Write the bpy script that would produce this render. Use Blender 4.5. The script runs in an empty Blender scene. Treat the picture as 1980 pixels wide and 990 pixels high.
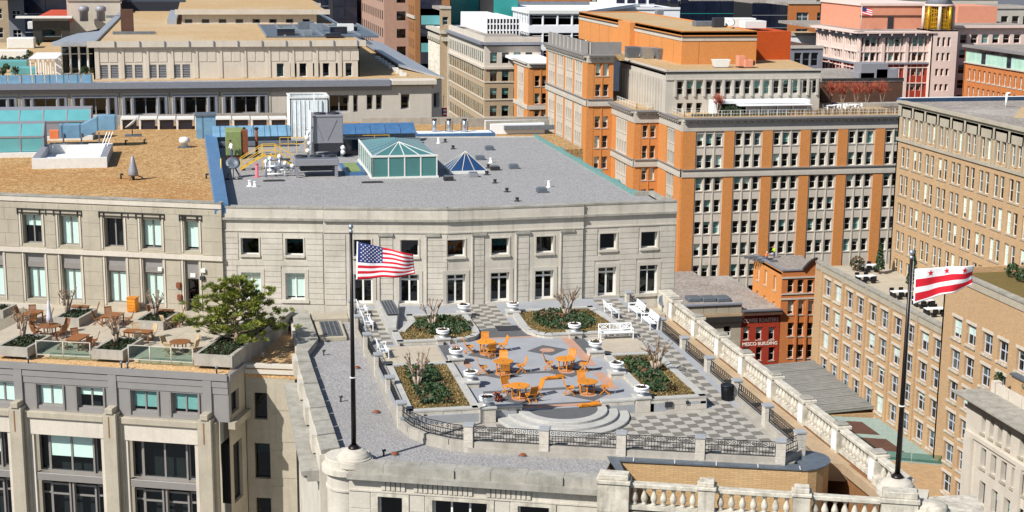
import bpy, bmesh, math, random
from mathutils import Vector, Matrix
random.seed(7)
S = bpy.context.scene
COL = S.collection
# ------------------------------------------------------------------ camera, sky, sun, exposure
# x = east, y = north, z = 0 at the roof-terrace floor; the camera stands in a tower 26 m above it
CAMZ = 26.0
F = 2900.0; TH = math.atan2(608, 2900); ROLL = math.radians(0.5); YAW = math.radians(11.7)
ct, st = math.cos(TH), math.sin(TH); cr, sr = math.cos(ROLL), math.sin(ROLL); cy, sy = math.cos(YAW), math.sin(YAW)
_R = Vector((cy, -sy, 0)); _U = Vector((st*sy, st*cy, ct)); _Fw = Vector((ct*sy, ct*cy, -st))
cam = bpy.data.cameras.new('camera'); camo = bpy.data.objects.new('camera', cam); COL.objects.link(camo)
_r = cr*_R + sr*_U; _u = -sr*_R + cr*_U
camo.matrix_world = Matrix(((_r.x, _u.x, -_Fw.x, 0), (_r.y, _u.y, -_Fw.y, 0), (_r.z, _u.z, -_Fw.z, CAMZ), (0, 0, 0, 1)))
cam.sensor_width = 36; cam.lens = F/1980*36; cam.clip_start = 1; cam.clip_end = 6000
S.camera = camo
SUN_AZ = math.radians(32); SUN_EL = math.radians(43)      # direction shadows fall (from east towards north), elevation
W = bpy.data.worlds.new('World'); S.world = W; W.use_nodes = True
nt = W.node_tree; nt.nodes.clear()
sky = nt.nodes.new('ShaderNodeTexSky'); sky.sky_type = 'NISHITA'; sky.sun_disc = False
sky.sun_elevation = SUN_EL; sky.sun_rotation = math.atan2(-math.cos(SUN_AZ), -math.sin(SUN_AZ)); sky.air_density = 1.0; sky.dust_density = 0.6
bg = nt.nodes.new('ShaderNodeBackground'); bg.inputs[1].default_value = 0.08
wo = nt.nodes.new('ShaderNodeOutputWorld'); nt.links.new(sky.outputs[0], bg.inputs[0]); nt.links.new(bg.outputs[0], wo.inputs[0])
sun = bpy.data.lights.new('sun', 'SUN'); sun.energy = 5.0; sun.angle = math.radians(0.5); sun.color = (1.0, 0.97, 0.92)
suno = bpy.data.objects.new('sun', sun); COL.objects.link(suno)
_d = Vector((math.cos(SUN_AZ)*math.cos(SUN_EL), math.sin(SUN_AZ)*math.cos(SUN_EL), -math.sin(SUN_EL)))
suno.rotation_euler = _d.to_track_quat('-Z', 'Y').to_euler(); suno.location = (0, 0, 200)
vs = S.view_settings; vs.view_transform = 'Standard'; vs.look = 'None'; vs.exposure = 0.34; vs.gamma = 1.0; vs.use_curve_mapping = False

# ------------------------------------------------------------------ survey helpers: where a line of sight meets a known plane
def ray(px, py, F=F, ct=ct, st=st, cr=cr, sr=sr, cy=cy, sy=sy):
    a = px-990; b = 495-py
    x = a*cr-b*sr; y = a*sr+b*cr
    X, Y, Z = x, F*ct+y*st, -F*st+y*ct
    return (X*cy+Y*sy, -X*sy+Y*cy, Z)
def G(px, py, z=0.0):
    d = ray(px, py); t = (z-CAMZ)/d[2]; return (d[0]*t, d[1]*t, z)
def AtV(px, py, v):
    d = ray(px, py); t = v/d[1]; return (d[0]*t, v, CAMZ+d[2]*t)
def AtU(px, py, u):
    d = ray(px, py); t = u/d[0]; return (u, d[1]*t, CAMZ+d[2]*t)

# ------------------------------------------------------------------ materials
def lin(c):
    if isinstance(c, str):
        c = c.lstrip('#'); c = [int(c[i:i+2], 16)/255 for i in (0, 2, 4)]
        return tuple(((x+0.055)/1.055)**2.4 if x > 0.04045 else x/12.92 for x in c)
    return tuple(c)
MATS = {}
def newmat(name):
    m = bpy.data.materials.new(name); m.use_nodes = True; n = m.node_tree; n.nodes.clear()
    o = n.nodes.new('ShaderNodeOutputMaterial'); b = n.nodes.new('ShaderNodeBsdfPrincipled'); n.links.new(b.outputs[0], o.inputs[0])
    MATS[name] = m
    return m, n, b
def nd(n, t, **k):
    x = n.nodes.new(t)
    for a, v in k.items():
        if a in x.inputs: x.inputs[a].default_value = v
        else: setattr(x, a, v)
    return x
def mixc(n, fac, a, b, blend='MIX'):
    x = n.nodes.new('ShaderNodeMix'); x.data_type = 'RGBA'; x.blend_type = blend
    for sock, v in ((x.inputs[0], fac), (x.inputs[6], a), (x.inputs[7], b)):
        if hasattr(v, 'links') or isinstance(v, bpy.types.NodeSocket): n.links.new(v, sock)
        elif isinstance(v, (int, float)): sock.default_value = v
        else: sock.default_value = (*v, 1)
    return x.outputs[2]
def ramp(n, src, a, b, ca=(0, 0, 0), cb=(1, 1, 1)):
    r = n.nodes.new('ShaderNodeValToRGB'); r.color_ramp.elements[0].position = a; r.color_ramp.elements[1].position = b
    r.color_ramp.elements[0].color = (*ca, 1); r.color_ramp.elements[1].color = (*cb, 1)
    n.links.new(src, r.inputs[0]); return r.outputs[0]
def coords(n, obj=False, scale=(1, 1, 1)):
    if obj:
        t = n.nodes.new('ShaderNodeTexCoord'); s = t.outputs['Object']
    else:
        t = n.nodes.new('ShaderNodeNewGeometry'); s = t.outputs['Position']
    m = n.nodes.new('ShaderNodeMapping'); m.inputs['Scale'].default_value = scale; n.links.new(s, m.inputs[0]); return m.outputs[0]
def noise(n, co, scale, detail=4, rough=0.6):
    x = nd(n, 'ShaderNodeTexNoise', Scale=scale, Detail=detail, Roughness=rough); n.links.new(co, x.inputs['Vector']); return x.outputs['Fac']
def bump(n, b, h, strength, dist=0.02):
    x = nd(n, 'ShaderNodeBump', Strength=strength, Distance=dist); n.links.new(h, x.inputs['Height']); n.links.new(x.outputs[0], b.inputs['Normal'])

def mat_plain(name, c, rough=0.6, metal=0.0, var=0.12, scale=3.0, spec=None):
    m, n, b = newmat(name); c = lin(c)
    co = coords(n); f = noise(n, co, scale)
    dark = tuple(x*(1-var) for x in c); lite = tuple(min(1, x*(1+var)) for x in c)
    n.links.new(mixc(n, ramp(n, f, .3, .7), dark, lite), b.inputs['Base Color'])
    b.inputs['Roughness'].default_value = rough; b.inputs['Metallic'].default_value = metal
    if spec is not None: b.inputs['Specular IOR Level'].default_value = spec
    return m
def mat_stone(name, c, stain='#6f675a', amount=0.35, streak=0.4, rough=0.85, blotch=0.5):
    """weathered limestone: blotches, fine grain, run-off streaks and grime with their own shapes"""
    m, n, b = newmat(name); c = lin(c); s = lin(stain)
    co = coords(n)
    big = ramp(n, noise(n, co, blotch, 5, .65), .38, .72)
    fine = ramp(n, noise(n, co, 9, 5, .7), .3, .7)
    base = mixc(n, fine, tuple(x*.9 for x in c), tuple(min(1, x*1.07) for x in c))
    st_ = ramp(n, noise(n, coords(n, scale=(2.4, 2.4, .22)), 1.0, 4, .6), .52, .78)
    mul = n.nodes.new('ShaderNodeMath'); mul.operation = 'MULTIPLY'; mul.inputs[1].default_value = streak; n.links.new(st_, mul.inputs[0])
    mul2 = n.nodes.new('ShaderNodeMath'); mul2.operation = 'MULTIPLY'; mul2.inputs[1].default_value = amount; n.links.new(big, mul2.inputs[0])
    c2 = mixc(n, mul2.outputs[0], base, s)
    n.links.new(mixc(n, mul.outputs[0], c2, s), b.inputs['Base Color'])
    b.inputs['Roughness'].default_value = rough; b.inputs['Specular IOR Level'].default_value = 0.25
    bump(n, b, fine, 0.25, 0.01)
    return m
def mat_gravel(name, a, b_, c_, size=9.0, patch=0.25, stain=None, stain_amt=.5):
    """loose roof ballast: stones of several tints with relief, broad patches of dirt"""
    m, n, b = newmat(name)
    co = coords(n)
    v = nd(n, 'ShaderNodeTexVoronoi', Scale=size); n.links.new(co, v.inputs['Vector'])
    h = n.nodes.new('ShaderNodeSeparateColor'); n.links.new(v.outputs['Color'], h.inputs[0])
    col = mixc(n, h.outputs[0], lin(a), lin(b_))
    pit = ramp(n, v.outputs['Distance'], .35, .75)
    mm = n.nodes.new('ShaderNodeMath'); mm.operation = 'MULTIPLY'; mm.inputs[1].default_value = .45; n.links.new(pit, mm.inputs[0])
    col = mixc(n, mm.outputs[0], col, lin(c_))
    clump = noise(n, co, size*.22, 3, .6)
    col = mixc(n, ramp(n, clump, .35, .7, (.0,)*3, (.3,)*3), col, lin(c_))
    if stain:
        col = mixc(n, ramp(n, noise(n, co, patch, 5, .6), .5, .75, (0,)*3, (stain_amt,)*3), col, lin(stain))
    n.links.new(col, b.inputs['Base Color']); b.inputs['Roughness'].default_value = .95; b.inputs['Specular IOR Level'].default_value = .15
    bump(n, b, v.outputs['Distance'], .7, .04)
    return m
def mat_brick(name, c, mortar, sx=.22, sz=.075, var=.2, rough=.9, stain=None, mort=.012):
    """brickwork seen from too far to pick bricks apart: courses from a brick texture in wall space"""
    m, n, b = newmat(name); c = lin(c)
    g = n.nodes.new('ShaderNodeNewGeometry'); sp = n.nodes.new('ShaderNodeSeparateXYZ'); n.links.new(g.outputs['Position'], sp.inputs[0])
    ad = n.nodes.new('ShaderNodeMath'); ad.operation = 'ADD'; n.links.new(sp.outputs[0], ad.inputs[0]); n.links.new(sp.outputs[1], ad.inputs[1])
    cb = n.nodes.new('ShaderNodeCombineXYZ'); n.links.new(ad.outputs[0], cb.inputs[0]); n.links.new(sp.outputs[2], cb.inputs[1])
    t = n.nodes.new('ShaderNodeTexBrick'); n.links.new(cb.outputs[0], t.inputs['Vector'])
    t.inputs['Scale'].default_value = 1; t.inputs['Brick Width'].default_value = sx; t.inputs['Row Height'].default_value = sz; t.inputs['Mortar Size'].default_value = mort
    t.inputs['Color1'].default_value = (*[x*(1-var) for x in c], 1); t.inputs['Color2'].default_value = (*[min(1, x*(1+var)) for x in c], 1); t.inputs['Mortar'].default_value = (*lin(mortar), 1)
    col = t.outputs['Color']
    f = noise(n, coords(n, scale=(1, 1, .5)), .35, 5, .65)
    col = mixc(n, ramp(n, f, .35, .75, (0,)*3, (.35,)*3), col, lin(stain) if stain else tuple(x*.7 for x in c))
    n.links.new(col, b.inputs['Base Color']); b.inputs['Roughness'].default_value = rough; b.inputs['Specular IOR Level'].default_value = .2
    return m
def mat_glass(name, tint, ior=1.45, rough=.02):
    m, n, b = newmat(name); n.nodes.remove(b)
    o = [x for x in n.nodes if x.type == 'OUTPUT_MATERIAL'][0]
    tr = n.nodes.new('ShaderNodeBsdfTransparent'); tr.inputs[0].default_value = (*lin(tint), 1)
    gl = n.nodes.new('ShaderNodeBsdfGlossy'); gl.inputs['Roughness'].default_value = rough; gl.inputs[0].default_value = (.9, .95, 1, 1)
    lw = n.nodes.new('ShaderNodeLayerWeight'); lw.inputs[0].default_value = .5
    pw = n.nodes.new('ShaderNodeMath'); pw.operation = 'POWER'; pw.inputs[1].default_value = 4.0; n.links.new(lw.outputs['Facing'], pw.inputs[0])
    fr = n.nodes.new('ShaderNodeMath'); fr.operation = 'MULTIPLY_ADD'; fr.inputs[1].default_value = .9; fr.inputs[2].default_value = .06; n.links.new(pw.outputs[0], fr.inputs[0])
    mx = n.nodes.new('ShaderNodeMixShader'); n.links.new(fr.outputs[0], mx.inputs[0]); n.links.new(tr.outputs[0], mx.inputs[1]); n.links.new(gl.outputs[0], mx.inputs[2]); n.links.new(mx.outputs[0], o.inputs[0])
    return m
def mat_panel(name, c, pitch=.5, axis=0, rough=.45, metal=.3, depth=.2):
    """standing-seam sheet metal: regular seams along one axis"""
    m, n, b = newmat(name); c = lin(c)
    g = n.nodes.new('ShaderNodeNewGeometry'); sp = n.nodes.new('ShaderNodeSeparateXYZ'); n.links.new(g.outputs['Position'], sp.inputs[0])
    mu = n.nodes.new('ShaderNodeMath'); mu.operation = 'MULTIPLY'; mu.inputs[1].default_value = 1/pitch; n.links.new(sp.outputs[axis], mu.inputs[0])
    fr = n.nodes.new('ShaderNodeMath'); fr.operation = 'FRACT'; n.links.new(mu.outputs[0], fr.inputs[0])
    seam = ramp(n, fr.outputs[0], .88, .93)
    nz = ramp(n, noise(n, coords(n), 1.2), .3, .7)
    base = mixc(n, nz, tuple(x*.85 for x in c), tuple(min(1, x*1.12) for x in c))
    n.links.new(mixc(n, seam, base, tuple(x*.45 for x in c)), b.inputs['Base Color'])
    b.inputs['Roughness'].default_value = rough; b.inputs['Metallic'].default_value = metal
    bump(n, b, seam, depth, .03)
    return m

mat_stone('limestone', '#c6bfb2', '#847c6e', .38, .45)
mat_stone('limestone_coping', '#a39f95', '#58544a', .5, .45, blotch=.9)
mat_stone('limestone_white', '#cbc4b5', '#5d574b', .5, .55, blotch=1.8)
mat_stone('cream_stone', '#ada492', '#7a7264', .36, .35)
mat_stone('cream_precast', '#c9c0b2', '#978d80', .28, .25)
mat_stone('pale_stone', '#bfb8ac', '#8a8278', .26, .25)
mat_stone('granite_pale', '#b1afa9', '#7f7d78', .35, .15, blotch=1.5)
mat_stone('granite_rough', '#c3bcb0', '#857c70', .4, .2, blotch=3)
mat_stone('slab_grey', '#9a9c9f', '#77787a', .35, .0, blotch=.7)
mat_stone('tile_light', '#aaa59b', '#857f74', .4, .0, blotch=2)
mat_stone('tile_dark', '#76716a', '#5d5952', .4, .0, blotch=2)
mat_stone('band_dark', '#5f5f60', '#4a4a4b', .4, .0, blotch=2)
mat_stone('band_red', '#b58d78', '#8f6d5c', .4, .0, blotch=2)
mat_stone('concrete', '#a8a297', '#79736a', .5, .5, blotch=1.2)
mat_stone('paving_cream', '#b5aa97', '#8a7f6e', .35, .0, blotch=.8)
mat_stone('tan_wall', '#b0997c', '#84705a', .4, .4)
mat_stone('brown_wall', '#8d6440', '#5f442d', .4, .3)
mat_gravel('gravel_grey', '#a9a7a6', '#918f8e', '#757372', 9, .07, '#85817d', .55)
mat_gravel('gravel_tan', '#cfae7e', '#a67c4c', '#6a4b28', 5.0, .1, '#9c6630', .5)
mat_gravel('gravel_tan_fine', '#d9bb92', '#c39b68', '#8f6c44', 8, .3, '#b07c45', .3)
mat_gravel('roof_sand', '#c3a883', '#b7996f', '#957850', 4, .05, '#bdb09a', .5)
mat_gravel('roof_grey_far', '#a9a199', '#8a8078', '#6e6660', 3, .1, '#bdb6ae', .5)
mat_gravel('soil', '#4a3a2b', '#33271c', '#1e1710', 14, .5)
mat_gravel('lawn_dry', '#85704a', '#6e6138', '#4c4628', 22, .8, '#5a5c34', .5)
mat_brick('brick_orange', '#c77d3c', '#c79566', stain='#ba7432')
mat_brick('brick_orange_deep', '#bd6a30', '#bd8a60', stain='#a5561f')
mat_brick('brick_tan', '#b7966f', '#ad957a', stain='#aa8a64')
mat_brick('brick_buff', '#c2a278', '#a58a64', sx=.3, sz=.1, stain='#9c774c', mort=.012, var=.1)
mat_brick('brick_red', '#a8301c', '#8f4a38', stain='#86240f')
mat_brick('brick_scarlet', '#bb4a1c', '#a85428', stain='#a53f14')
mat_brick('brick_brown', '#9c6b42', '#8a6a4c', stain='#7d5433')
mat_brick('brick_olive', '#b39d80', '#a1917a', stain='#a38d70')
mat_plain('orange_wood', '#da8a22', .6, var=.12, scale=6)
mat_plain('brown_wood', '#8f5a30', .55, var=.2, scale=6)
mat_plain('teak_light', '#c9b08c', .6, var=.15, scale=6)
mat_plain('white_paint', '#e9eaea', .45, var=.04)
mat_plain('white_stucco', '#e8e9ea', .8, var=.05, scale=.8)
mat_plain('offwhite_metal', '#d9d8d2', .5, var=.06)
mat_plain('black_iron', '#1d1f24', .5, .3, var=.2)
mat_plain('dark_bronze', '#2c2625', .35, .6, var=.15)
mat_plain('window_grey', '#8a8580', .5, .2, var=.06)
mat_plain('fascia_grey', '#8f8b88', .5, .2, var=.06, scale=1)
mat_plain('window_dark', '#3a3836', .45, .3, var=.08)
mat_plain('window_white', '#dcdad4', .5, var=.05)
mat_plain('room_dark', '#141416', .9, var=.3, scale=1.5)
mat_plain('blind', '#f1f2ec', .85, var=.05)
mat_plain('blind_aqua', '#86aeab', .85, var=.1)
mat_plain('louvre', '#8d9098', .5, .3, var=.05)
mat_plain('steel', '#a9b0b8', .35, .7, var=.12)
mat_plain('steel_dull', '#7b8188', .45, .5, var=.15)
mat_plain('unit_grey', '#8b8a90', .5, .1, var=.05)
mat_plain('unit_dark', '#33343a', .6, .2, var=.1)
mat_plain('olive_paint', '#7d8a55', .6, var=.15)
mat_plain('safety_yellow', '#e2b43c', .5, var=.08)
mat_plain('pipe_white', '#e6e6e2', .5, var=.08)
mat_plain('pipe_red', '#c4606a', .6, var=.1)
mat_plain('rust', '#7b4327', .85, var=.35, scale=8)
mat_plain('copper_green', '#6a938c', .6, .1, var=.18)
mat_plain('lead', '#646c75', .5, .3, var=.15)
mat_plain('lead_blue', '#4a729c', .4, .2, var=.2, scale=2)
mat_plain('bark', '#8b7765', .9, var=.3, scale=14)
mat_plain('bark_pale', '#a89684', .9, var=.25, scale=14)
mat_plain('leaf_pine', '#566422', .65, var=.4, scale=5)
mat_plain('leaf_pine_light', '#8b8e33', .65, var=.3, scale=5)
mat_plain('leaf_cover', '#2b4122', .6, var=.4, scale=7)
mat_plain('leaf_cover_b', '#42562b', .6, var=.35, scale=7)
mat_plain('leaf_brown', '#6e4c34', .7, var=.35, scale=7)
mat_plain('leaf_dark', '#2b4326', .6, var=.4, scale=6)
mat_plain('twig_red', '#9a4a34', .8, var=.3)
mat_plain('grass_straw', '#8e754a', .8, var=.3, scale=5)
mat_plain('flag_red', '#d0182c', .7, var=.05)
mat_plain('flag_white', '#f0eeee', .7, var=.03)
mat_plain('flag_blue', '#24336f', .7, var=.06)
mat_plain('gold', '#c79a25', .35, .5, var=.4, scale=5)
mat_plain('terracotta', '#cf8b6f', .85, var=.06, scale=1)
mat_plain('pink_stone', '#d9c3b8', .85, var=.06, scale=1)
mat_plain('slate', '#7d8089', .6, var=.1)
mat_plain('tar', '#2a2a2c', .85, var=.25)
mat_plain('red_membrane', '#b8431f', .8, var=.25, scale=.4)
mat_plain('asphalt', '#4b4b4d', .9, var=.2, scale=.5)
mat_plain('lettering', '#e9ddcf', .8, var=.1)
mat_plain('hivis_green', '#b9d92c', .7, var=.05)
mat_plain('hivis_orange', '#f08048', .7, var=.05)
mat_plain('skin', '#b98565', .6, var=.05)
mat_plain('denim', '#3b4f72', .8, var=.1)
mat_plain('hair', '#2a1d16', .8, var=.2)
mat_plain('cloth_grey', '#b9bcc6', .8, var=.1)
mat_plain('teal_sheet', '#2f8c86', .3, .1, var=.06, scale=.3)
mat_plain('brown_block', '#55392b', .85, var=.15, scale=1)
mat_plain('stone_strip', '#bdb7aa', .85, var=.1)
mat_panel('metal_blue', '#5f88b0', .45, 1, .4, .2)
mat_panel('metal_blue_roof', '#7ba3bd', 1.6, 0, .4, .2)
mat_panel('metal_white', '#dfe6e6', .42, 0, .5, .1, .6)
mat_panel('metal_grey_roof', '#a9acb2', .6, 1, .4, .3)
mat_panel('corrugated', '#8d8c87', .7, 1, .6, .2, .15)
mat_glass('glass', '#e6f4f1')
mat_glass('glass_dark', '#5f7a80')
mat_glass('glass_green', '#7fb8a8')
mat_glass('glass_clear', '#d8e8e4')
mat_plain('glaze_teal', '#467673', .25, 0, var=.08, scale=.6, spec=.6)
mat_plain('glaze_aqua', '#5f9fa2', .3, 0, var=.08, scale=.6, spec=.6)
mat_plain('glaze_blue', '#244066', .15, 0, var=.1, scale=.6, spec=.7)
mat_plain('glaze_navy', '#1b2233', .1, 0, var=.3, scale=.4, spec=.7)
mat_plain('glaze_green', '#a9cdbb', .3, 0, var=.12, scale=.6, spec=.6)
mat_plain('pink_grid', '#a58472', .85, var=.08, scale=1)
mat_plain('green_grey', '#8d9d94', .7, var=.15)
mat_plain('glaze_slate', '#5c8284', .25, 0, var=.1, scale=.6, spec=.6)
for _n in ('orange_wood', 'brown_wood', 'teak_light'):
    _m = MATS[_n].node_tree; _b = [x for x in _m.nodes if x.type == 'BSDF_PRINCIPLED'][0]; _src = _b.inputs['Base Color'].links[0].from_socket
    _oi = _m.nodes.new('ShaderNodeObjectInfo'); _h = _m.nodes.new('ShaderNodeHueSaturation'); _mr = _m.nodes.new('ShaderNodeMapRange'); _mr.inputs[3].default_value = .72; _mr.inputs[4].default_value = 1.02
    _m.links.new(_oi.outputs['Random'], _mr.inputs[0]); _m.links.new(_mr.outputs[0], _h.inputs['Value']); _m.links.new(_src, _h.inputs['Color']); _m.links.new(_h.outputs[0], _b.inputs['Base Color'])
# ------------------------------------------------------------------ geometry helpers
class Fr:
    """a facade plane: s along the wall (left to right seen from outside), d outwards, z up"""
    def __init__(self, p0, p1):
        self.p0 = Vector(p0[:2]); self.p1 = Vector(p1[:2]); t = self.p1-self.p0; self.L = t.length; self.t = t.normalized()
        self.n = Vector((self.t.y, -self.t.x)); self.ang = math.atan2(self.t.y, self.t.x)
    def pt(self, s, d, z):
        q = self.p0+self.t*s+self.n*d; return (q.x, q.y, z)
    def hit(self, px, py):
        r = ray(px, py); k = self.n.dot(self.p0)/(self.n.x*r[0]+self.n.y*r[1])
        q = Vector((r[0]*k, r[1]*k)); return ((q-self.p0).dot(self.t), CAMZ+r[2]*k)
    def rect(self, x0, y0, x1, y1):
        s0, za = self.hit(x0, (y0+y1)/2); s1, zb = self.hit(x1, (y0+y1)/2)
        xm = (x0+x1)/2
        return (s0, s1, self.hit(xm, y1)[1], self.hit(xm, y0)[1])
class MB:
    def __init__(self): self.v = []; self.f = []; self.m = []; self.sm = []
    def face(self, pts, m=0, smooth=False):
        b = len(self.v); self.v += [tuple(p) for p in pts]; self.f.append(tuple(range(b, b+len(pts)))); self.m.append(m); self.sm.append(smooth); return self
    def hexa(self, lo, hi, m=0):
        b = len(self.v); self.v += [tuple(p) for p in lo]+[tuple(p) for p in hi]; k = len(lo)
        fs = [tuple(b+i for i in reversed(range(k))), tuple(b+k+i for i in range(k))]+[(b+i, b+(i+1) % k, b+k+(i+1) % k, b+k+i) for i in range(k)]
        self.f += fs; self.m += [m]*len(fs); self.sm += [False]*len(fs); return self
    def box(self, x0, y0, z0, x1, y1, z1, m=0):
        if x1 < x0: x0, x1 = x1, x0
        if y1 < y0: y0, y1 = y1, y0
        return self.hexa([(x0, y0, z0), (x1, y0, z0), (x1, y1, z0), (x0, y1, z0)], [(x0, y0, z1), (x1, y0, z1), (x1, y1, z1), (x0, y1, z1)], m)
    def fb(self, fr, s0, s1, d0, d1, z0, z1, m=0):
        """box in a facade frame; d0<d1 outwards"""
        q = [(s0, d1), (s1, d1), (s1, d0), (s0, d0)]
        return self.hexa([fr.pt(s, d, z0) for s, d in q], [fr.pt(s, d, z1) for s, d in q], m)
    def prism(self, poly, z0, z1, m=0):
        a = sum(poly[i][0]*poly[(i+1) % len(poly)][1]-poly[(i+1) % len(poly)][0]*poly[i][1] for i in range(len(poly)))
        if a < 0: poly = list(reversed(poly))
        return self.hexa([(p[0], p[1], z0) for p in poly], [(p[0], p[1], z1) for p in poly], m)
    def tube(self, p, q, r0, r1=None, n=6, m=0, cap=True):
        r1 = r0 if r1 is None else r1; p = Vector(p); q = Vector(q); ax = q-p
        if ax.length < 1e-6: return self
        ax.normalize(); a = ax.orthogonal().normalized(); c = ax.cross(a); b = len(self.v)
        for o, r in ((p, r0), (q, r1)):
            for i in range(n):
                t = 2*math.pi*i/n; self.v.append(tuple(o+a*math.cos(t)*r+c*math.sin(t)*r))
        for i in range(n):
            j = (i+1) % n; self.f.append((b+i, b+j, b+n+j, b+n+i)); self.m.append(m); self.sm.append(n > 5)
        if cap:
            self.f += [tuple(b+i for i in reversed(range(n))), tuple(b+n+i for i in range(n))]; self.m += [m, m]; self.sm += [False, False]
        return self
    def path(self, pts, r, n=6, m=0):
        for a, b in zip(pts, pts[1:]): self.tube(a, b, r, r, n, m)
        return self
    def lathe(self, prof, n=16, c=(0, 0, 0), m=0, smooth=True):
        b = len(self.v); k = len(prof)
        for r, z in prof:
            for i in range(n):
                t = 2*math.pi*i/n; self.v.append((c[0]+r*math.cos(t), c[1]+r*math.sin(t), c[2]+z))
        for j in range(k-1):
            for i in range(n):
                i2 = (i+1) % n; self.f.append((b+j*n+i, b+j*n+i2, b+(j+1)*n+i2, b+(j+1)*n+i)); self.m.append(m); self.sm.append(smooth)
        self.f += [tuple(b+i for i in reversed(range(n))), tuple(b+(k-1)*n+i for i in range(n))]; self.m += [m, m]; self.sm += [False, False]
        return self
    def bar(self, p, q, w, h, m=0):
        """rectangular bar from p to q, w across, h upright"""
        p = Vector(p); q = Vector(q); ax = (q-p).normalized(); up = Vector((0, 0, 1))
        if abs(ax.z) > .98: up = Vector((0, 1, 0))
        sd = ax.cross(up).normalized(); u2 = sd.cross(ax).normalized()
        lo = [p-sd*w/2-u2*h/2, p+sd*w/2-u2*h/2, p+sd*w/2+u2*h/2, p-sd*w/2+u2*h/2]
        return self.hexa(lo, [x+(q-p) for x in lo], m)
    def mesh(self, name, mats):
        me = bpy.data.meshes.new(name); me.from_pydata(self.v, [], self.f)
        for x in ([mats] if isinstance(mats, str) else mats): me.materials.append(MATS[x])
        me.polygons.foreach_set('material_index', self.m); me.polygons.foreach_set('use_smooth', self.sm)
        me.validate(); me.update()
        b = bmesh.new(); b.from_mesh(me); bmesh.ops.recalc_face_normals(b, faces=b.faces); b.to_mesh(me); b.free()
        return me
    def build(self, name, mats, parent=None, bevel=0, loc=None, rz=0, kind=None):
        return link(name, self.mesh(name, mats), parent, loc, rz, bevel, kind)
def link(name, me, parent=None, loc=None, rz=0, bevel=0, kind=None):
    o = bpy.data.objects.new(name, me); COL.objects.link(o); o.parent = parent
    if loc is not None: o.location = loc
    o.rotation_euler.z = rz
    if bevel:
        b = o.modifiers.new('bevel', 'BEVEL'); b.width = bevel; b.segments = 1; b.limit_method = 'ANGLE'; b.angle_limit = math.radians(40)
    if kind: o['kind'] = kind
    return o
def tag(o, label, cat, group=None):
    o['label'] = label; o['category'] = cat
    if group: o['group'] = group
    return o
def thing(name, label, cat, group=None, loc=(0, 0, 0), rz=0):
    o = bpy.data.objects.new(name, None); COL.objects.link(o); o.location = loc; o.rotation_euler.z = rz; o.empty_display_size = .2
    return tag(o, label, cat, group)
def setting(name, mb, mats):
    o = mb.build(name, mats); o['kind'] = 'structure'; return o
def copy_tree(o, loc, rz, label, group=None, parent=None):
    c = o.copy(); COL.objects.link(c); c.location = loc; c.rotation_euler.z = rz
    if label: c['label'] = label
    if group: c['group'] = group
    for ch in o.children:
        k = ch.copy(); COL.objects.link(k); k.parent = c
        for g in ch.children:
            j = g.copy(); COL.objects.link(j); j.parent = k
    return c
# ------------------------------------------------------------------ walls with real openings, windows with panes and blinds
def wall(parent, fr, z0, z1, ops, mat, reveal=.22, name='wall', s0=0.0, s1=None, back=.0):
    s1 = fr.L if s1 is None else s1
    ss = sorted(set([s0, s1]+[x for o in ops for x in (o[0], o[1]) if s0 < x < s1])); zs = sorted(set([z0, z1]+[x for o in ops for x in (o[2], o[3]) if z0 < x < z1]))
    b = MB()
    for i in range(len(ss)-1):
        run = None
        for j in range(len(zs)-1):
            sm, zm = (ss[i]+ss[i+1])/2, (zs[j]+zs[j+1])/2
            inside = any(o[0] < sm < o[1] and o[2] < zm < o[3] for o in ops)
            if not inside:
                if run is None: run = zs[j]
            if inside and run is not None:
                b.face([fr.pt(ss[i], 0, run), fr.pt(ss[i+1], 0, run), fr.pt(ss[i+1], 0, zs[j]), fr.pt(ss[i], 0, zs[j])]); run = None
        if run is not None:
            b.face([fr.pt(ss[i], 0, run), fr.pt(ss[i+1], 0, run), fr.pt(ss[i+1], 0, zs[-1]), fr.pt(ss[i], 0, zs[-1])])
    for (a, c, lo, hi) in ops:
        q = [(a, lo), (c, lo), (c, hi), (a, hi)]
        for k in range(4):
            (sa, za), (sb, zb) = q[k], q[(k+1) % 4]
            b.face([fr.pt(sa, 0, za), fr.pt(sb, 0, zb), fr.pt(sb, -reveal, zb), fr.pt(sa, -reveal, za)])
    me = bpy.data.meshes.new(name); me.from_pydata(b.v, [], b.f); me.materials.append(MATS[mat]); me.update()
    return link(name, me, parent)
_wc = {}
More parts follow.
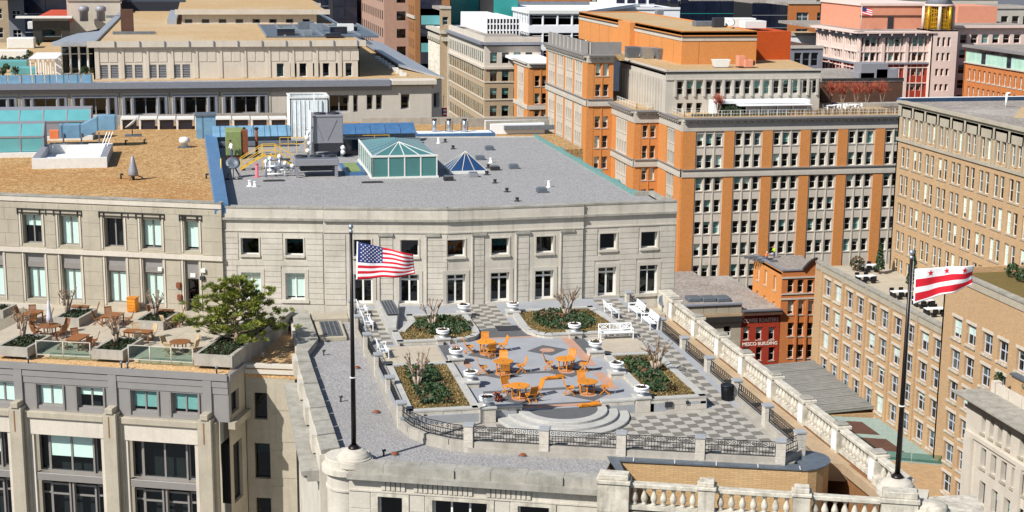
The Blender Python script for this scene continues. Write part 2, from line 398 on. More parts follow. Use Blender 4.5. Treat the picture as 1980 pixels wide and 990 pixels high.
def window(parent, fr, op, cols=1, rows=(), frame='window_white', fw=.07, glass='glass', reveal=.22, blind=None, bmat='blind', split=False, name='window', room=.6):
    """frame + glazing bars + dark room behind; panes and a blind as sub-parts. rows: heights (fractions from the bottom) of the rails"""
    s0, s1, z0, z1 = op; w, h = round(s1-s0, 2), round(z1-z0, 2)
    key = (w, h, cols, rows, frame, fw, room)
    if key not in _wc:
        b = MB(); d = .09
        b.box(0, 0, 0, fw, d, h); b.box(w-fw, 0, 0, w, d, h); b.box(fw, 0, 0, w-fw, d, fw); b.box(fw, 0, h-fw, w-fw, d, h)
        for i in range(1, cols):
            x = w*i/cols; b.box(x-fw/2, 0, fw, x+fw/2, d, h-fw)
        for r in rows: b.box(fw, .012, h*r-fw/2, w-fw, d-.012, h*r+fw/2)
        y = room
        b.face([(0, y, 0), (w, y, 0), (w, y, h), (0, y, h)], 1)
        b.face([(0, d, 0), (0, y, 0), (0, y, h), (0, d, h)], 1); b.face([(w, d, 0), (w, y, 0), (w, y, h), (w, d, h)], 1)
        b.face([(0, d, 0), (w, d, 0), (w, y, 0), (0, y, 0)], 1); b.face([(0, d, h), (w, d, h), (w, y, h), (0, y, h)], 1)
        _wc[key] = b.mesh(name, [frame, 'room_dark'])
    x, y, z = fr.pt(s0, -reveal, z0)
    o = link(name, _wc[key], parent, (x, y, z), fr.ang)
    if split:
        rs = [0]+list(rows)+[1]
        for i in range(cols):
            for j in range(len(rs)-1):
                k2 = ('pane', w, h, cols, rows, glass, i, j)
                if k2 not in _wc:
                    a, c = w*i/cols, w*(i+1)/cols; _wc[k2] = MB().face([(a, .05, h*rs[j]), (c, .05, h*rs[j]), (c, .05, h*rs[j+1]), (a, .05, h*rs[j+1])]).mesh('pane', glass)
                link('pane', _wc[k2], o)
    else:
        k2 = ('pane', w, h, glass)
        if k2 not in _wc: _wc[k2] = MB().face([(0, .05, 0), (w, .05, 0), (w, .05, h), (0, .05, h)]).mesh('pane', glass)
        link('pane', _wc[k2], o)
    if blind:
        lv = round(blind, 1); k3 = ('blind', w, h, lv, bmat)
        if k3 not in _wc: _wc[k3] = MB().box(.01, .07, h*(1-lv), w-.01, .085, h-.01).mesh('blind', bmat)
        link('blind', _wc[k3], o)
    return o
def rb(p=.6):
    return random.choice([.3, .5, .6, .8, 1.0]) if random.random() < p else None
def sills(parent, fr, ops, mat, h=.12, d=.1, ext=.1, name='sill', top=False, gap=.0):
    for (a, c, lo, hi) in ops:
        key = (name, round(c-a, 2), h, d, ext, mat)
        if key not in _wc: _wc[key] = MB().box(-ext, -d, 0, round(c-a, 2)+ext, .05, h).mesh(name, mat)
        z = hi+gap if top else lo-h-gap
        link(name, _wc[key], parent, fr.pt(a, 0, z), fr.ang)
def band(parent, fr, z0, z1, d, mat, s0=0, s1=None, name='cornice', bevel=0, d0=-.05):
    return MB().fb(fr, s0, fr.L if s1 is None else s1, d0, d, z0, z1).build(name, mat, parent, bevel)
def slab(parent, poly, z0, z1, mat, name='roof'):
    return MB().prism(poly, z0, z1).build(name, mat, parent)
def parapet(parent, poly, z0, z1, w, mat, name='parapet', closed=True):
    """a low wall along the inside of a roof outline, one piece per side; corners overlap-free by mitre"""
    a = sum(poly[i][0]*poly[(i+1) % len(poly)][1]-poly[(i+1) % len(poly)][0]*poly[i][1] for i in range(len(poly)))
    if a < 0: poly = list(reversed(poly))
    n = len(poly); ins = []
    for i in range(n):
        p, q, r = Vector(poly[i-1][:2]), Vector(poly[i][:2]), Vector(poly[(i+1) % n][:2])
        a, b = (q-p).normalized(), (r-q).normalized(); na, nb = Vector((-a.y, a.x)), Vector((-b.y, b.x)); m = (na+nb); m.normalize()
        ins.append(q+m*(w/max(.3, m.dot(na))))
    for i in range(n if closed else n-1):
        j = (i+1) % n; p, q = poly[i], poly[j]
        lo = [(p[0], p[1]), (q[0], q[1]), tuple(ins[j]), tuple(ins[i])]
        MB().prism(lo, z0, z1).build(name, mat, parent)
def rot(p, c, a):
    x, y = p[0], p[1]; return (c[0]+x*math.cos(a)-y*math.sin(a), c[1]+x*math.sin(a)+y*math.cos(a))
# ================================================================== GROUND
GZ = -46.0
setting('ground', MB().face([(-2500, -600, GZ), (2500, -600, GZ), (2500, 5000, GZ), (-2500, 5000, GZ)]), 'asphalt')
PENN = math.radians(-20.4)

# ================================================================== MAIN STONE BUILDING
main = thing('stone_office_building', 'pale limestone building with grey gravel roof and terrace in front of its long facade', 'building')
A_, B_, K_, D_, E_ = (1.0, 108.55), (8.2, 106.85), (17.0, 105.15), (27.2, 105.55), (34.5, 105.9)
off = .16
FL = Fr(A_, B_); FC1 = Fr((B_[0], B_[1]-off), (K_[0], K_[1]-off)); FC2 = Fr((K_[0], K_[1]-off), (D_[0], D_[1]-off)); FR = Fr(D_, E_)
ROOFZ, PARZ = 6.45, 7.05
up = {FL: [(465, 450, 501, 484), (551, 451, 587, 485)], FC1: [(682, 453, 718, 484), (774, 453, 809, 484)],
      FC2: [(865, 450, 898, 481), (951, 449, 983, 480), (1038, 445, 1069, 476)], FR: [(1161, 438.6, 1191, 470), (1240, 436, 1271, 467)]}
lo_ = {FL: [(465, 528, 507, 585), (550, 530, 592, 585)], FC1: [(683, 533, 720, 589), (773, 534, 809, 590)],
      FC2: [(864, 530, 899, 588), (949, 526.5, 984, 583), (1035, 523, 1069, 581)], FR: [(1156, 516, 1191, 573), (1235, 512.5, 1272, 565.6)]}
def norm(fr, rects, z0, z1, w):
    out = []
    for r in rects:
        s0, s1, a, b = fr.rect(*r); m = (s0+s1)/2; out.append((m-w/2, m+w/2, z0, z1))
    return out
for fr in (FL, FC1, FC2, FR):
    u_ops = norm(fr, up[fr], 3.62, 4.85, 1.3); l_ops = norm(fr, lo_[fr], .12 if fr is not FL else .3, 2.3, 1.42)
    wall(main, fr, -3, 6.2, u_ops+l_ops, 'limestone', .3)
    for o in u_ops: window(main, fr, o, 1, (), 'window_white', .06, 'glass_dark', .3, rb(.2), split=True)
    for i, o in enumerate(l_ops):
        isdoor = fr in (FC1, FC2) or (fr is FR and i == 0)
        window(main, fr, o, 2, (.8,), 'window_white', .13 if isdoor else .09, 'glass' if fr is FL else 'glass_dark', .3, .9 if fr is FL else None, split=True, name='door' if isdoor else 'window')
    sills(main, fr, u_ops, 'limestone', .16, .14, .1)
    # architraves round the doors and windows
    for (a, c, z0, z1) in l_ops:
        b = MB(); b.fb(fr, a-.26, a, 0, .05, z0, z1+.28); b.fb(fr, c, c+.26, 0, .05, z0, z1+.28); b.fb(fr, a, c, 0, .05, z1, z1+.28); b.build('architrave', 'pale_stone', main)
        MB().fb(fr, a-.3, c+.3, 0, .12, z0-.22, z0).build('threshold', 'limestone', main)
    for (a, c, z0, z1) in u_ops:
        b = MB(); b.fb(fr, a-.1, a, 0, .05, z0, z1+.1); b.fb(fr, c, c+.1, 0, .05, z0, z1+.1); b.fb(fr, a, c, 0, .05, z1, z1+.1); b.build('architrave', 'limestone', main)
    # banded courses, every block with its own edges
    keep = [(a-.3, c+.3, z0-.25, z1+.32) for (a, c, z0, z1) in l_ops]+[(a-.2, c+.2, z0-.2, z1+.18) for (a, c, z0, z1) in u_ops]
    bays = [(a-.55, c+.55) for (a, c, _, _) in u_ops] if fr in (FC1, FC2) else []
    nC = 13
    for k in range(nC):
        z0, z1 = .0+k*.405, .0+k*.405+.375
        iv = [(.04, fr.L-.04)]
        for (a, c, l, h) in keep+[(a, c, -9, 9) for a, c in bays]:
            if l < z1 and h > z0:
                nx = []
                for (p, q) in iv:
                    if a > p: nx.append((p, min(q, a)))
                    if c < q: nx.append((max(p, c), q))
                iv = [(p, q) for p, q in nx if q-p > .12]
        for (p, q) in iv:
            n = max(1, int((q-p)/1.9)); w = (q-p)/n
            for i in range(n):
                dd = random.uniform(.038, .055)
                MB().fb(fr, p+i*w+.006, p+(i+1)*w-.006, 0, dd, z0, z1).build('stone_block', 'limestone', main)
    band(main, fr, 5.34, 5.44, .07, 'limestone', name='string_course')
    band(main, fr, 6.2, 6.36, .2, 'limestone_coping', name='cornice')
    band(main, fr, 6.36, PARZ, .06, 'limestone', d0=-.5, name='parapet')
    n = max(2, int(fr.L/2.4))
    for i in range(n): MB().fb(fr, fr.L*i/n+.006, fr.L*(i+1)/n-.006, -.55, .1, PARZ, PARZ+.12).build('coping_stone', 'limestone_coping', main)
for fr in (FC1, FC2):
    ops = norm(fr, up[fr], 3.62, 4.85, 1.3)
    for (a, c, _, _) in ops:
        MB().fb(fr, c+.52, c+.6, 0, .12, .0, 5.3).build('pilaster_edge', 'limestone', main)
        MB().fb(fr, c+.5, c+1.6, .0, .15, 5.12, 5.3).build('pilaster_cap', 'limestone_coping', main)
roofpoly = [A_, B_, (B_[0], B_[1]-off), (K_[0], K_[1]-off), (D_[0], D_[1]-off), D_, E_, (34.5, 112.2), (33.2, 112.3), (33.2, 149), (1.0, 152)]
slab(main, [(p[0], p[1]+.02) for p in roofpoly], 5.2, ROOFZ, 'gravel_grey')
mw = MB()
for a, b in ((E_, (34.5, 112.2)), ((33.4, 112.3), (33.4, 149)), ((33.2, 149), (1.0, 152)), ((.9, 152), A_)):
    f = Fr(a, b); mw.fb(f, 0, f.L, -.3, 0, GZ, ROOFZ+.1)
mw.build('side_wall', 'limestone', main)
# copper gutter with little gables along the east eave
g = MB()
g.hexa([(33.2, 112.3, 6.3), (33.2, 149, 6.3), (33.9, 149, 5.6), (33.9, 112.3, 5.6)], [(33.2, 112.3, 6.62), (33.2, 149, 6.62), (34.0, 149, 5.75), (34.0, 112.3, 5.75)])
g.box(33.05, 112.3, 6.45, 33.28, 149, 6.75)
gut = g.build('copper_gutter', 'copper_green', main)
for v in (114.5, 120, 126, 133, 140):
    MB().hexa([(33.5, v-.9, 5.9), (34.5, v-.9, 5.3), (34.5, v+.9, 5.3), (33.5, v+.9, 5.9)], [(33.2, v-.05, 6.7), (34.0, v-.05, 6.55), (34.0, v+.05, 6.55), (33.2, v+.05, 6.7)]).build('gable', 'copper_green', gut)
MB().box(33.1, 112.2, 6.4, 34.5, 112.5, 6.8).build('step_kerb', 'limestone_coping', main)
MB().box(34.2, 106.2, 6.4, 34.6, 112.3, 6.85).build('east_parapet', 'limestone_coping', main)

# --- lower front part: gravel roof, west parapet, Pennsylvania-side wall
LZ = -.78
low = [(6.2, 106.8), (7.0, 98.3), (6.1, 95.2), (6.4, 75.6), (7.2, 73.9), (8.9, 73.2), (19.0, 69.45), (20.6, 72.9), (31, 70), (31, 106)]
slab(main, low, LZ-.6, LZ, 'gravel_grey', 'lower_roof')
inner = [(6.95, 106.6), (7.07, 98.3), (6.15, 95.2), (6.5, 75.9)]
outer = [(5.75, 106.9), (5.75, 98.6), (5.4, 95.4), (5.5, 75.6)]
for i in range(3):
    seg = max(1, int(abs(inner[i][1]-inner[i+1][1])/2.3))
    for k in range(seg):
        a, b = k/seg, (k+1)/seg
        L_ = lambda p, q, t: (p[0]+(q[0]-p[0])*t, p[1]+(q[1]-p[1])*t)
        e = .004
        MB().prism([L_(inner[i], inner[i+1], a+e), L_(inner[i], inner[i+1], b-e), L_(outer[i], outer[i+1], b-e), L_(outer[i], outer[i+1], a+e)], -.55, -.28-(k % 2)*.02).build('coping_stone', 'limestone_coping', main)
        if i == 2 and k % 2 == 0:
            m = L_(outer[i], outer[i+1], (a+b)/2)
            MB().box(m[0]-.28, m[1]-.9, -1.4, m[0]+.05, m[1]+.9, -.36).build('parapet_block', 'limestone', main)
MB().prism([(5.6, 106.8), (7.0, 106.7), (7.0, 98.3), (6.1, 95.2), (6.4, 75.7), (5.4, 75.6), (5.4, 95.4), (5.5, 98.6)], GZ, -.55).build('west_wall', 'limestone', main)
b = MB(); b.box(4.45, 75.9, -1.75, 5.6, 92.3, -1.5); b.box(4.75, 75.9, -2.1, 5.6, 92.3, -1.75); b.build('west_cornice', 'limestone_coping', main)
for k in range(13):
    MB().box(4.52, 76.2+k*1.27, -2.0, 4.76, 76.55+k*1.27, -1.76).build('dentil', 'limestone', main)
# rounded south-west corner
TC = (6.85, 74.95)
MB().lathe([(1.12, GZ), (1.12, -2.06), (1.19, -2.05), (1.19, -1.94), (1.12, -1.93), (1.12, -1.15), (1.4, -1.14), (1.4, -.86), (1.22, -.85), (1.22, -.41), (1.19, -.39), (.3, -.38)], 48, (TC[0], TC[1], 0), 0, False).build('corner_turret', 'limestone', main)
FP = Fr((6.75, 73.75), (18.95, 69.1))
p_ops = [FP.rect(731, 961, 778, 1010), FP.rect(836, 967, 942, 1016), FP.rect(1001, 977, 1062, 1026)]
p_ops = [(a, c, -5.2, -2.12) for (a, c, _, _) in p_ops]
wall(main, FP, -14, -.9, p_ops, 'limestone', .35)
window(main, FP, p_ops[0], 1, (), 'window_white', .08, 'glass_dark', .35, split=True)
window(main, FP, p_ops[1], 3, (), 'window_white', .1, 'glass_dark', .35, split=True)
window(main, FP, p_ops[2], 1, (), 'window_white', .08, 'glass_dark', .35, split=True)
for (a, c, z0, z1) in p_ops:
    b = MB(); b.fb(FP, a-.35, a, 0, .06, z0, z1+.2); b.fb(FP, c, c+.35, 0, .06, z0, z1+.2); b.fb(FP, a, c, 0, .06, z1, z1+.2); b.build('architrave', 'limestone_white', main)
band(main, FP, -1.15, -.85, .42, 'limestone_coping', name='cornice')
for i in range(7): MB().fb(FP, FP.L*i/7+.008, FP.L*(i+1)/7-.008, -.75, .14+.1*((i+1) % 3 == 0), -.85, -.4).build('coping_stone', 'limestone_coping', main)
for s0, n in ((1.75, 5), (3.45, 12), (7.25, 9)):
    for k in range(n): MB().fb(FP, s0+k*.26, s0+k*.26+.2, 0, .09, -1.75, -1.17).build('fluting_rib', 'limestone', main)
band(main, FP, -1.89, -1.8, .08, 'limestone', name='string_course')
for z in (-1.92, -2.85, -3.78):
    for (p, q) in ((.05, p_ops[0][0]-.42), (p_ops[0][1]+.42, p_ops[1][0]-.42), (p_ops[1][1]+.42, p_ops[2][0]-.42), (p_ops[2][1]+.42, FP.L-.05)):
        MB().fb(FP, p, q, 0, .03, z-.9, z-.03).build('stone_block', 'limestone', main)
FE = Fr((18.95, 69.6), (20.3, 69.1))
wall(main, FE, -14, -.9, [(.25, 1.1, -5.2, -2.9)], 'limestone', .3); window(main, FE, (.25, 1.1, -5.2, -2.9), 1, (), 'window_white', .07, 'glass_dark', .3, .8, split=True)
band(main, FE, -1.0, -.62, .1, 'limestone_coping', name='parapet')

# --- light court behind the front balustrade: buff brick wall with lead capping
brick = Fr((20.6, 72.15), (30.0, 68.95))
c = MB()

arc = [(30.0+1.45*math.sin(t)+.3*(1-math.cos(t)), 70.4-1.45*math.cos(t)) for t in [math.pi*k/9 for k in range(10)]]
face = [(20.45, 70.0), (20.6, 72.15), (29.95, 68.97)]+arc
for p, q in zip(face, face[1:]):
    if (Vector(p)-Vector(q)).length > .02: c.face([(p[0], p[1], -14), (q[0], q[1], -14), (q[0], q[1], -.63), (p[0], p[1], -.63)])
c.build('brick_court_wall', 'brick_buff', main)
cap = MB(); cap.prism([(20.5, 69.9), (20.2, 70.0), (20.3, 72.9), (29.9, 69.75), (29.9, 68.9), (20.75, 72.0)], -.63, -.55)
cap.prism([(29.9, 70.4), (29.9, 68.9)]+[(p[0]+.06*math.sin(i*.35), p[1]-.05) for i, p in enumerate(arc)], -.635, -.555)
cap.build('lead_capping', 'lead', main)
for k in range(5):
    s = .9+k*2.15; MB().fb(brick, s, s+.04, -.4, .17, -.55, -.53).build('capping_seam', 'offwhite_metal', main)
MB().box(20.3, 60, -14.2, 34, 72.9, -13.9).build('court_floor', 'brown_wall', main)
# east roof strip and wall under the long balustrade
MB().prism([(30.9, 71.8), (33.3, 71.0), (33.3, 105.8), (30.9, 105.8)], -2.2, -1.22).build('east_roof_strip', 'tan_wall', main)
MB().prism([(33.15, 62.9), (34.15, 62.4), (34.15, 105.8), (33.15, 105.8)], GZ, -1.25).build('east_wall', 'brown_wall', main)
b = MB(); b.box(32.9, 66, -1.75, 33.2, 105.7, -1.24); b.build('east_ledge', 'tan_wall', main)
MB().box(34.1, 62.4, -2.3, 34.8, 105.8, -1.2).build('east_cornice', 'limestone_coping', main)

# ================================================================== STONE BALUSTRADES
BAL = MB().lathe([(.13, 0), (.15, .05), (.09, .1), (.14, .2), (.175, .32), (.16, .44), (.09, .62), (.075, .72), (.11, .78), (.13, .84), (.13, .9)], 10).mesh('baluster', 'limestone_white')
def bal_bay(parent, p, q, z, n):
    f = Fr(p, q)
    MB().fb(f, 0, f.L, -.24, .24, z-.22, z).build('top_rail', 'limestone_white', parent, .03)
    MB().fb(f, 0, f.L, -.22, .22, z-1.34, z-1.12).build('bottom_rail', 'limestone_white', parent)
    for k in range(n):
        s = f.L*(k+.5)/n; link('baluster', BAL, parent, f.pt(s, 0, z-1.12), 0)
eb = thing('stone_balustrade', 'long white stone balustrade running along the right edge of the terrace roof', 'balustrade', 'white stone balustrades')
vv = [G(px, py, .3)[1] for px, py in ((1306, 579), (1352, 612), (1398, 647), (1445, 682), (1500, 725), (1558, 771), (1625, 821), (1697, 876))]
BU = 33.6; zb = .12
for i, v in enumerate(vv):
    p = MB().box(BU-.36, v-.38, -1.22, BU+.36, v+.38, zb).build('pedestal', 'limestone_white', eb)
    MB().box(BU-.42, v-.48, zb, BU+.46, v+.48, zb+.2).build('cap', 'limestone_white', p, .03)
    MB().box(BU-.33, v-.34, zb+.2, BU+.34, v+.34, zb+.33).build('cap', 'limestone_coping', p, .04)
    MB().box(BU-.4, v-.26, -1.05, BU-.362, v+.26, zb-.15).build('panel', 'white_stucco', p)
    if i: bal_bay(eb, (BU, vv[i-1]-.38), (BU, v+.38), zb+.06, 9)
MB().box(BU-.5, vv[0]+.4, -1.22, BU+.5, 105.6, zb+.3).build('end_block', 'limestone_white', eb, .03)
MB().box(BU-.5, vv[-1]-4.2, -1.22, BU+.5, vv[-1]-.4, -.7).build('end_block', 'limestone_white', eb, .03)
bal_bay(eb, (BU, vv[-1]-.4), (BU, vv[-1]-3.6), zb+.06, 5)
fbal = thing('stone_balustrade', 'short white stone balustrade at the bottom edge in front of the buff brick wall', 'balustrade', 'white stone balustrades')
q0, q1 = G(1190, 925, .2), G(1745, 962, .2)
FF = Fr(q0, q1); zf = .05
def ped(parent, s, w, top=.25):
    p = MB().fb(FF, s-w/2, s+w/2, -.42, .42, -1.4, zf).build('pedestal', 'limestone_white', parent)
    MB().fb(FF, s-w/2-.08, s+w/2+.08, -.5, .5, zf-.02, zf+top*.6).build('cap', 'limestone_white', p, .03)
    MB().fb(FF, s-w/2+.04, s+w/2-.04, -.38, .38, zf+top*.6, zf+top*1.5).build('cap', 'limestone_white', p, .03)
    for k in range(7): MB().fb(FF, s-w/2-.03, s+w/2+.03, -.45, .47, -1.9-k*.52, -1.44-k*.52).build('rusticated_block', 'limestone_white', p, .03)
sp = [FF.hit(px, 940)[0] for px in (1187, 1367, 1551, 1741)]
ped(fbal, sp[0], 1.55, .3)
for i in (1, 2): ped(fbal, sp[i], .8)
ped(fbal, sp[3], 1.7, .35)
for i in range(3):
    a = sp[i]+(.8 if i == 0 else .42); c = sp[i+1]-(.87 if i == 2 else .42)
    bal_bay(fbal, FF.pt(a, 0, 0)[:2], FF.pt(c, 0, 0)[:2], zf+.02, 7)
MB().fb(FF, -.8, FF.L+.3, -.4, .4, -14, -1.42).build('front_wall', 'limestone_white', fbal)
MB().lathe([(.7, -2.4), (.72, -.6), (.8, -.5), (.82, -.25), (.66, -.2), (.7, -.05), (.55, .06), (.1, .1)], 24, (*FF.pt(sp[3]+1.55, .1, 0)[:2], 0)).build('corner_urn', 'limestone_white', fbal)
MB().prism([FF.pt(sp[3]-.9, -.45, 0)[:2], FF.pt(sp[3]+1.3, -.45, 0)[:2], FF.pt(sp[3]+1.6, -2.2, 0)[:2], FF.pt(sp[3]-.6, -2.2, 0)[:2]], -2, -.12).build('corner_block', 'limestone', fbal)
MB().prism([FF.pt(sp[3]+.9, .6, 0)[:2], FF.pt(sp[3]+4.5, .4, 0)[:2], FF.pt(sp[3]+4.2, -5, 0)[:2], FF.pt(sp[3]+1.4, -4, 0)[:2]], -1.6, -1.2).build('corner_ledge', 'limestone_white', fbal)

# ================================================================== TERRACE
ter = thing('roof_terrace', 'paved roof terrace with planters, steps and checkered paving before the long facade', 'terrace')
outerT = [(9.75, 106.0), (9.85, 100), (10.1, 80.0), (10.5, 78.2), (11.3, 76.8), (12.4, 75.75), (13.3, 75.2), (28.85, 69.75), (29.6, 69.9), (30.65, 71.3), (30.65, 105.6)]
slab(ter, outerT, -1.6, -.5, 'concrete', 'terrace_base')
def kerb(pts, z0, z1, w, name='kerb', mat='concrete', every=0):
    for a, b in zip(pts, pts[1:]):
        f = Fr(a, b); MB().fb(f, -.0, f.L, -w/2, w/2, z0, z1).build(name, mat, ter)
kerbline = [(9.95, 105.6), (10.05, 100), (10.3, 80.1), (10.65, 78.5), (11.4, 77.1), (12.45, 76.05), (13.36, 75.5), (28.9, 70.0), (30.42, 71.2), (30.42, 105.4)]
kerb(kerbline, -.5, -.2, .42)
GR = 'granite_pale'
# upper floor: everything north of the planter fronts stands at z = 0
slab(ter, [(10.2, 79.5), (17.1, 79.5), (22.0, 79.5), (28.1, 79.5), (28.1, 89.3), (30.2, 89.3), (30.2, 105.3), (10.2, 105.9), (10.1, 90)], -.5, 0, 'slab_grey', 'plaza_floor')
MB().hexa([(28.1, 79.5, -.5), (30.2, 79.5, -.5), (30.2, 89.3, -.5), (28.1, 89.3, -.5)], [(28.1, 79.5, -.485), (30.2, 79.5, -.485), (30.2, 89.3, 0.), (28.1, 89.3, 0.)]).build('ramp', 'slab_grey', ter)
def sheet(poly, z, mat, name): return MB().face([(p[0], p[1], z) for p in poly]).build(name, mat, ter)
# half-round steps
SC = (19.5, 79.6)
for i, (r, z) in enumerate(((2.62, 0.0), (3.25, -.16), (3.9, -.32))):
    b = MB(); N = 28; arc = [(SC[0]+r*math.cos(math.pi+math.pi*k/N)*.98, SC[1]+r*math.sin(math.pi+math.pi*k/N)) for k in range(N+1)]
    b.prism(arc, -.5, z-.004 if i == 0 else z).build('step', GR, ter, .02)
arc = lambda r, z, a0, a1, N=28, c=SC: [(c[0]+r*math.cos(a0+(a1-a0)*k/N), c[1]+r*math.sin(a0+(a1-a0)*k/N)) for k in range(N+1)]
sheet(arc(2.0, 0, math.pi, 2*math.pi), .006, 'band_dark', 'step_inlay')
# planters: rough-faced walls with coping, lawn inside
def planter(poly, top, lawnz, floorz, w=.42, name='planter_wall'):
    n = len(poly)
    for i in range(n):
        p, q = poly[i], poly[(i+1) % n]; f = Fr(p, q)
        if f.L < .05: continue
        fz = floorz[i] if isinstance(floorz, (list, tuple)) else floorz
        bw = MB().fb(f, 0, f.L, -w+.06, -.04, -.5, top-.1).build(name, 'granite_rough', ter)
        if fz is not None and f.L > .9:
            h = (top-.1-fz)
            rows = 2 if h > .5 else 1
            for r in range(rows):
                k = max(1, int(f.L/.95)); 
                for j in range(k):
                    o = .0 if r == 0 else .5/k*f.L/f.L
                    s0, s1 = f.L*j/k, f.L*(j+1)/k
                    MB().fb(f, s0+.012, s1-.012, -.06, -.04+random.uniform(.03, .05), fz+h*r/rows+.01, fz+h*(r+1)/rows-.01).build('stone_block', 'granite_rough', bw)
        m = max(1, int(f.L/2.2))
        for j in range(m): MB().fb(f, f.L*j/m+.004, f.L*(j+1)/m-.004, -w, .02, top-.1, top).build('coping_stone', GR, bw)
    cx_ = sum(p[0] for p in poly)/n; cy_ = sum(p[1] for p in poly)/n
    inset = [(p[0]+(.12 if p[0] < cx_ else -.12), p[1]+(.12 if p[1] < cy_ else -.12)) for p in poly]
    slab(ter, inset, -.5, lawnz, 'lawn_dry', 'lawn')
Apoly = [(10.55, 79.6), (14.72, 79.6), (14.72, 89.35), (10.55, 89.35)]
Bpoly = [(24.55, 79.5), (28.08, 79.5), (28.08, 89.35), (24.55, 89.35)]
planter(Apoly, .3, .18, [-.49, 0, None, None]); planter(Bpoly, .3, .18, [-.49, -.2, None, 0])
def curve(c, r, a0, a1, n=8): return [(c[0]+r*math.cos(a0+(a1-a0)*k/n), c[1]+r*math.sin(a0+(a1-a0)*k/n)) for k in range(n+1)]
Cpoly = [(11.95, 94.45), (16.0, 94.45)]+curve((16.9, 95.6), 1.15, -math.pi/2, 0, 6)[:]+[(17.75, 97), (17.75, 101.4), (13.5, 101.6), (13.5, 100.1), (12.4, 97.5), (11.95, 97.4)]
Cpoly = [(11.95, 94.45), (15.9, 94.45), (16.6, 94.6), (17.25, 95.05), (17.65, 95.8), (17.75, 96.8), (17.75, 101.4), (13.5, 101.7), (13.5, 99.9), (12.5, 97.5), (11.95, 97.4)]
Dpoly = [(22.4, 94.6), (27.9, 94.6), (27.05, 102.0), (21.0, 101.7), (20.85, 97.0), (20.95, 96.0), (21.4, 95.2), (21.9, 94.75)]
planter(Cpoly, .3, .18, 0); planter(Dpoly, .3, .18, 0)
# low wing walls either side of the steps, pedestals with urns
for (a, c) in (((15.55, 79.6), (17.15, 79.6)), ((21.8, 79.55), (23.75, 79.55))):
    f = Fr(a, c); bw = MB().fb(f, 0, f.L, -.36, -.02, -.5, .2).build('planter_wall', 'granite_rough', ter); MB().fb(f, -.02, f.L+.02, -.42, .04, .2, .3).build('coping_stone', GR, bw)
    for r in range(2):
        for j in range(2): MB().fb(f, f.L*j/2+.012, f.L*(j+1)/2-.012, -.02, .03, -.47+r*.33, -.16+r*.33).build('stone_block', 'granite_rough', bw)
PED = [(15.05, 89.8), (15.1, 84.7), (15.12, 79.62), (24.15, 90.0), (24.2, 85.05), (24.25, 79.9), (15.0, 94.75), (17.55, 101.35), (21.05, 101.2), (23.95, 94.75)]
for i, (x, y) in enumerate(PED):
    p = MB().box(x-.44, y-.44, -.5, x+.44, y+.44, .3).build('urn_pedestal', 'granite_rough', ter, .015)
    MB().box(x-.5, y-.5, .3, x+.5, y+.5, .41).build('coping_stone', GR, p, .015)
for x, y, dx, dy in ((16.9, 79.55, 0, -1), (22.1, 79.5, 0, -1), (11.6, 79.57, 0, -1), (26.9, 79.47, 0, -1), (12.2, 94.4, 0, -1), (23.95, 94.28, 0, -1), (15.05, 94.28, 0, -1)):
    MB().box(x-.09, y-.06, .0 if y > 90 else -.12, x+.09, y-.02, .18 if y > 90 else .08).build('step_light', 'unit_dark', ter)
MB().box(25.55, 79.40, -.25, 26.0, 79.46, .07).build('wall_plaque', 'unit_dark', ter)
# sloping vent box with black grille beside the west walk, second grille on the gravel
gb = MB(); gb.hexa([(11.7, 97.6, 0), (12.35, 97.6, 0), (13.45, 104.9, 0), (11.7, 105.0, 0)], [(11.72, 97.7, .45), (12.3, 97.7, .45), (13.4, 104.8, .6), (11.72, 104.9, .6)])
gb = gb.build('vent_box', GR, ter, .02)
def grille(parent, x0, y0, x1, y1, z):
    MB().box(x0, y0, z, x1, y1, z+.02).build('grille_pit', 'black_iron', parent)
    b = MB(); n = 12
    for k in range(n+1): t = y0+(y1-y0)*k/n; b.box(x0, t-.03, z+.03, x1, t+.03, z+.07)
    for k in range(5): t = x0+(x1-x0)*k/4; b.box(t-.03, y0, z+.04, t+.03, y1, z+.085)
    b.build('grille', 'steel_dull', parent)
grille(gb, 12.0, 100.6, 12.85, 104.5, .6)
gg = thing('roof_grille', 'black grille in a tan frame on the grey gravel beside the terrace wall', 'vent')
x0, y0 = 7.55, 99.6
MB().box(x0-.3, y0-.3, LZ, x0+1.55, y0+4.2, LZ+.28).build('frame', 'cream_stone', gg, .02)
grille(gg, x0, y0, x0+1.25, y0+3.9, LZ+.28)
MB().box(7.1, 104.3, LZ, 9.7, 106.2, LZ+.3).build('stone_slab', 'cream_stone', main)
# inlays
for k, (y0, y1) in enumerate(((86.7, 87.15), (83.1, 83.55), (79.85, 80.3))):
    sheet([(15.6, y0), (23.7, y0), (23.7, y1), (15.6, y1)], .005, 'band_dark' if k < 2 else 'band_red', 'paving_band')
sheet([(15.6, 80.3), (23.7, 80.3), (23.7, 80.6), (15.6, 80.6)], .005, 'band_dark', 'paving_band')
sheet([(17.0, 95.2), (22.4, 95.2), (22.4, 95.5), (17.0, 95.5)], .005, 'band_red', 'paving_band')
sheet(arc(2.6, 0, 0, math.pi, 20, (19.5, 95.5)), .004, 'band_dark', 'paving_halfround')
for v in (84.5, 89.5, 93.0): sheet([(23.0, v-1.7), (23.7, v-1.7), (23.7, v+1.7), (23.0, v+1.7)], .006, 'band_red', 'paving_band')
for v in (89.6, 93.2): sheet([(15.5, v-.9), (15.95, v-.9), (15.95, v+.9), (15.5, v+.9)], .006, 'band_red', 'paving_band')
sheet([(23.7, 90.6), (24.5, 90.6), (24.5, 94.3), (23.7, 94.3)], .005, 'band_dark', 'paving_band')
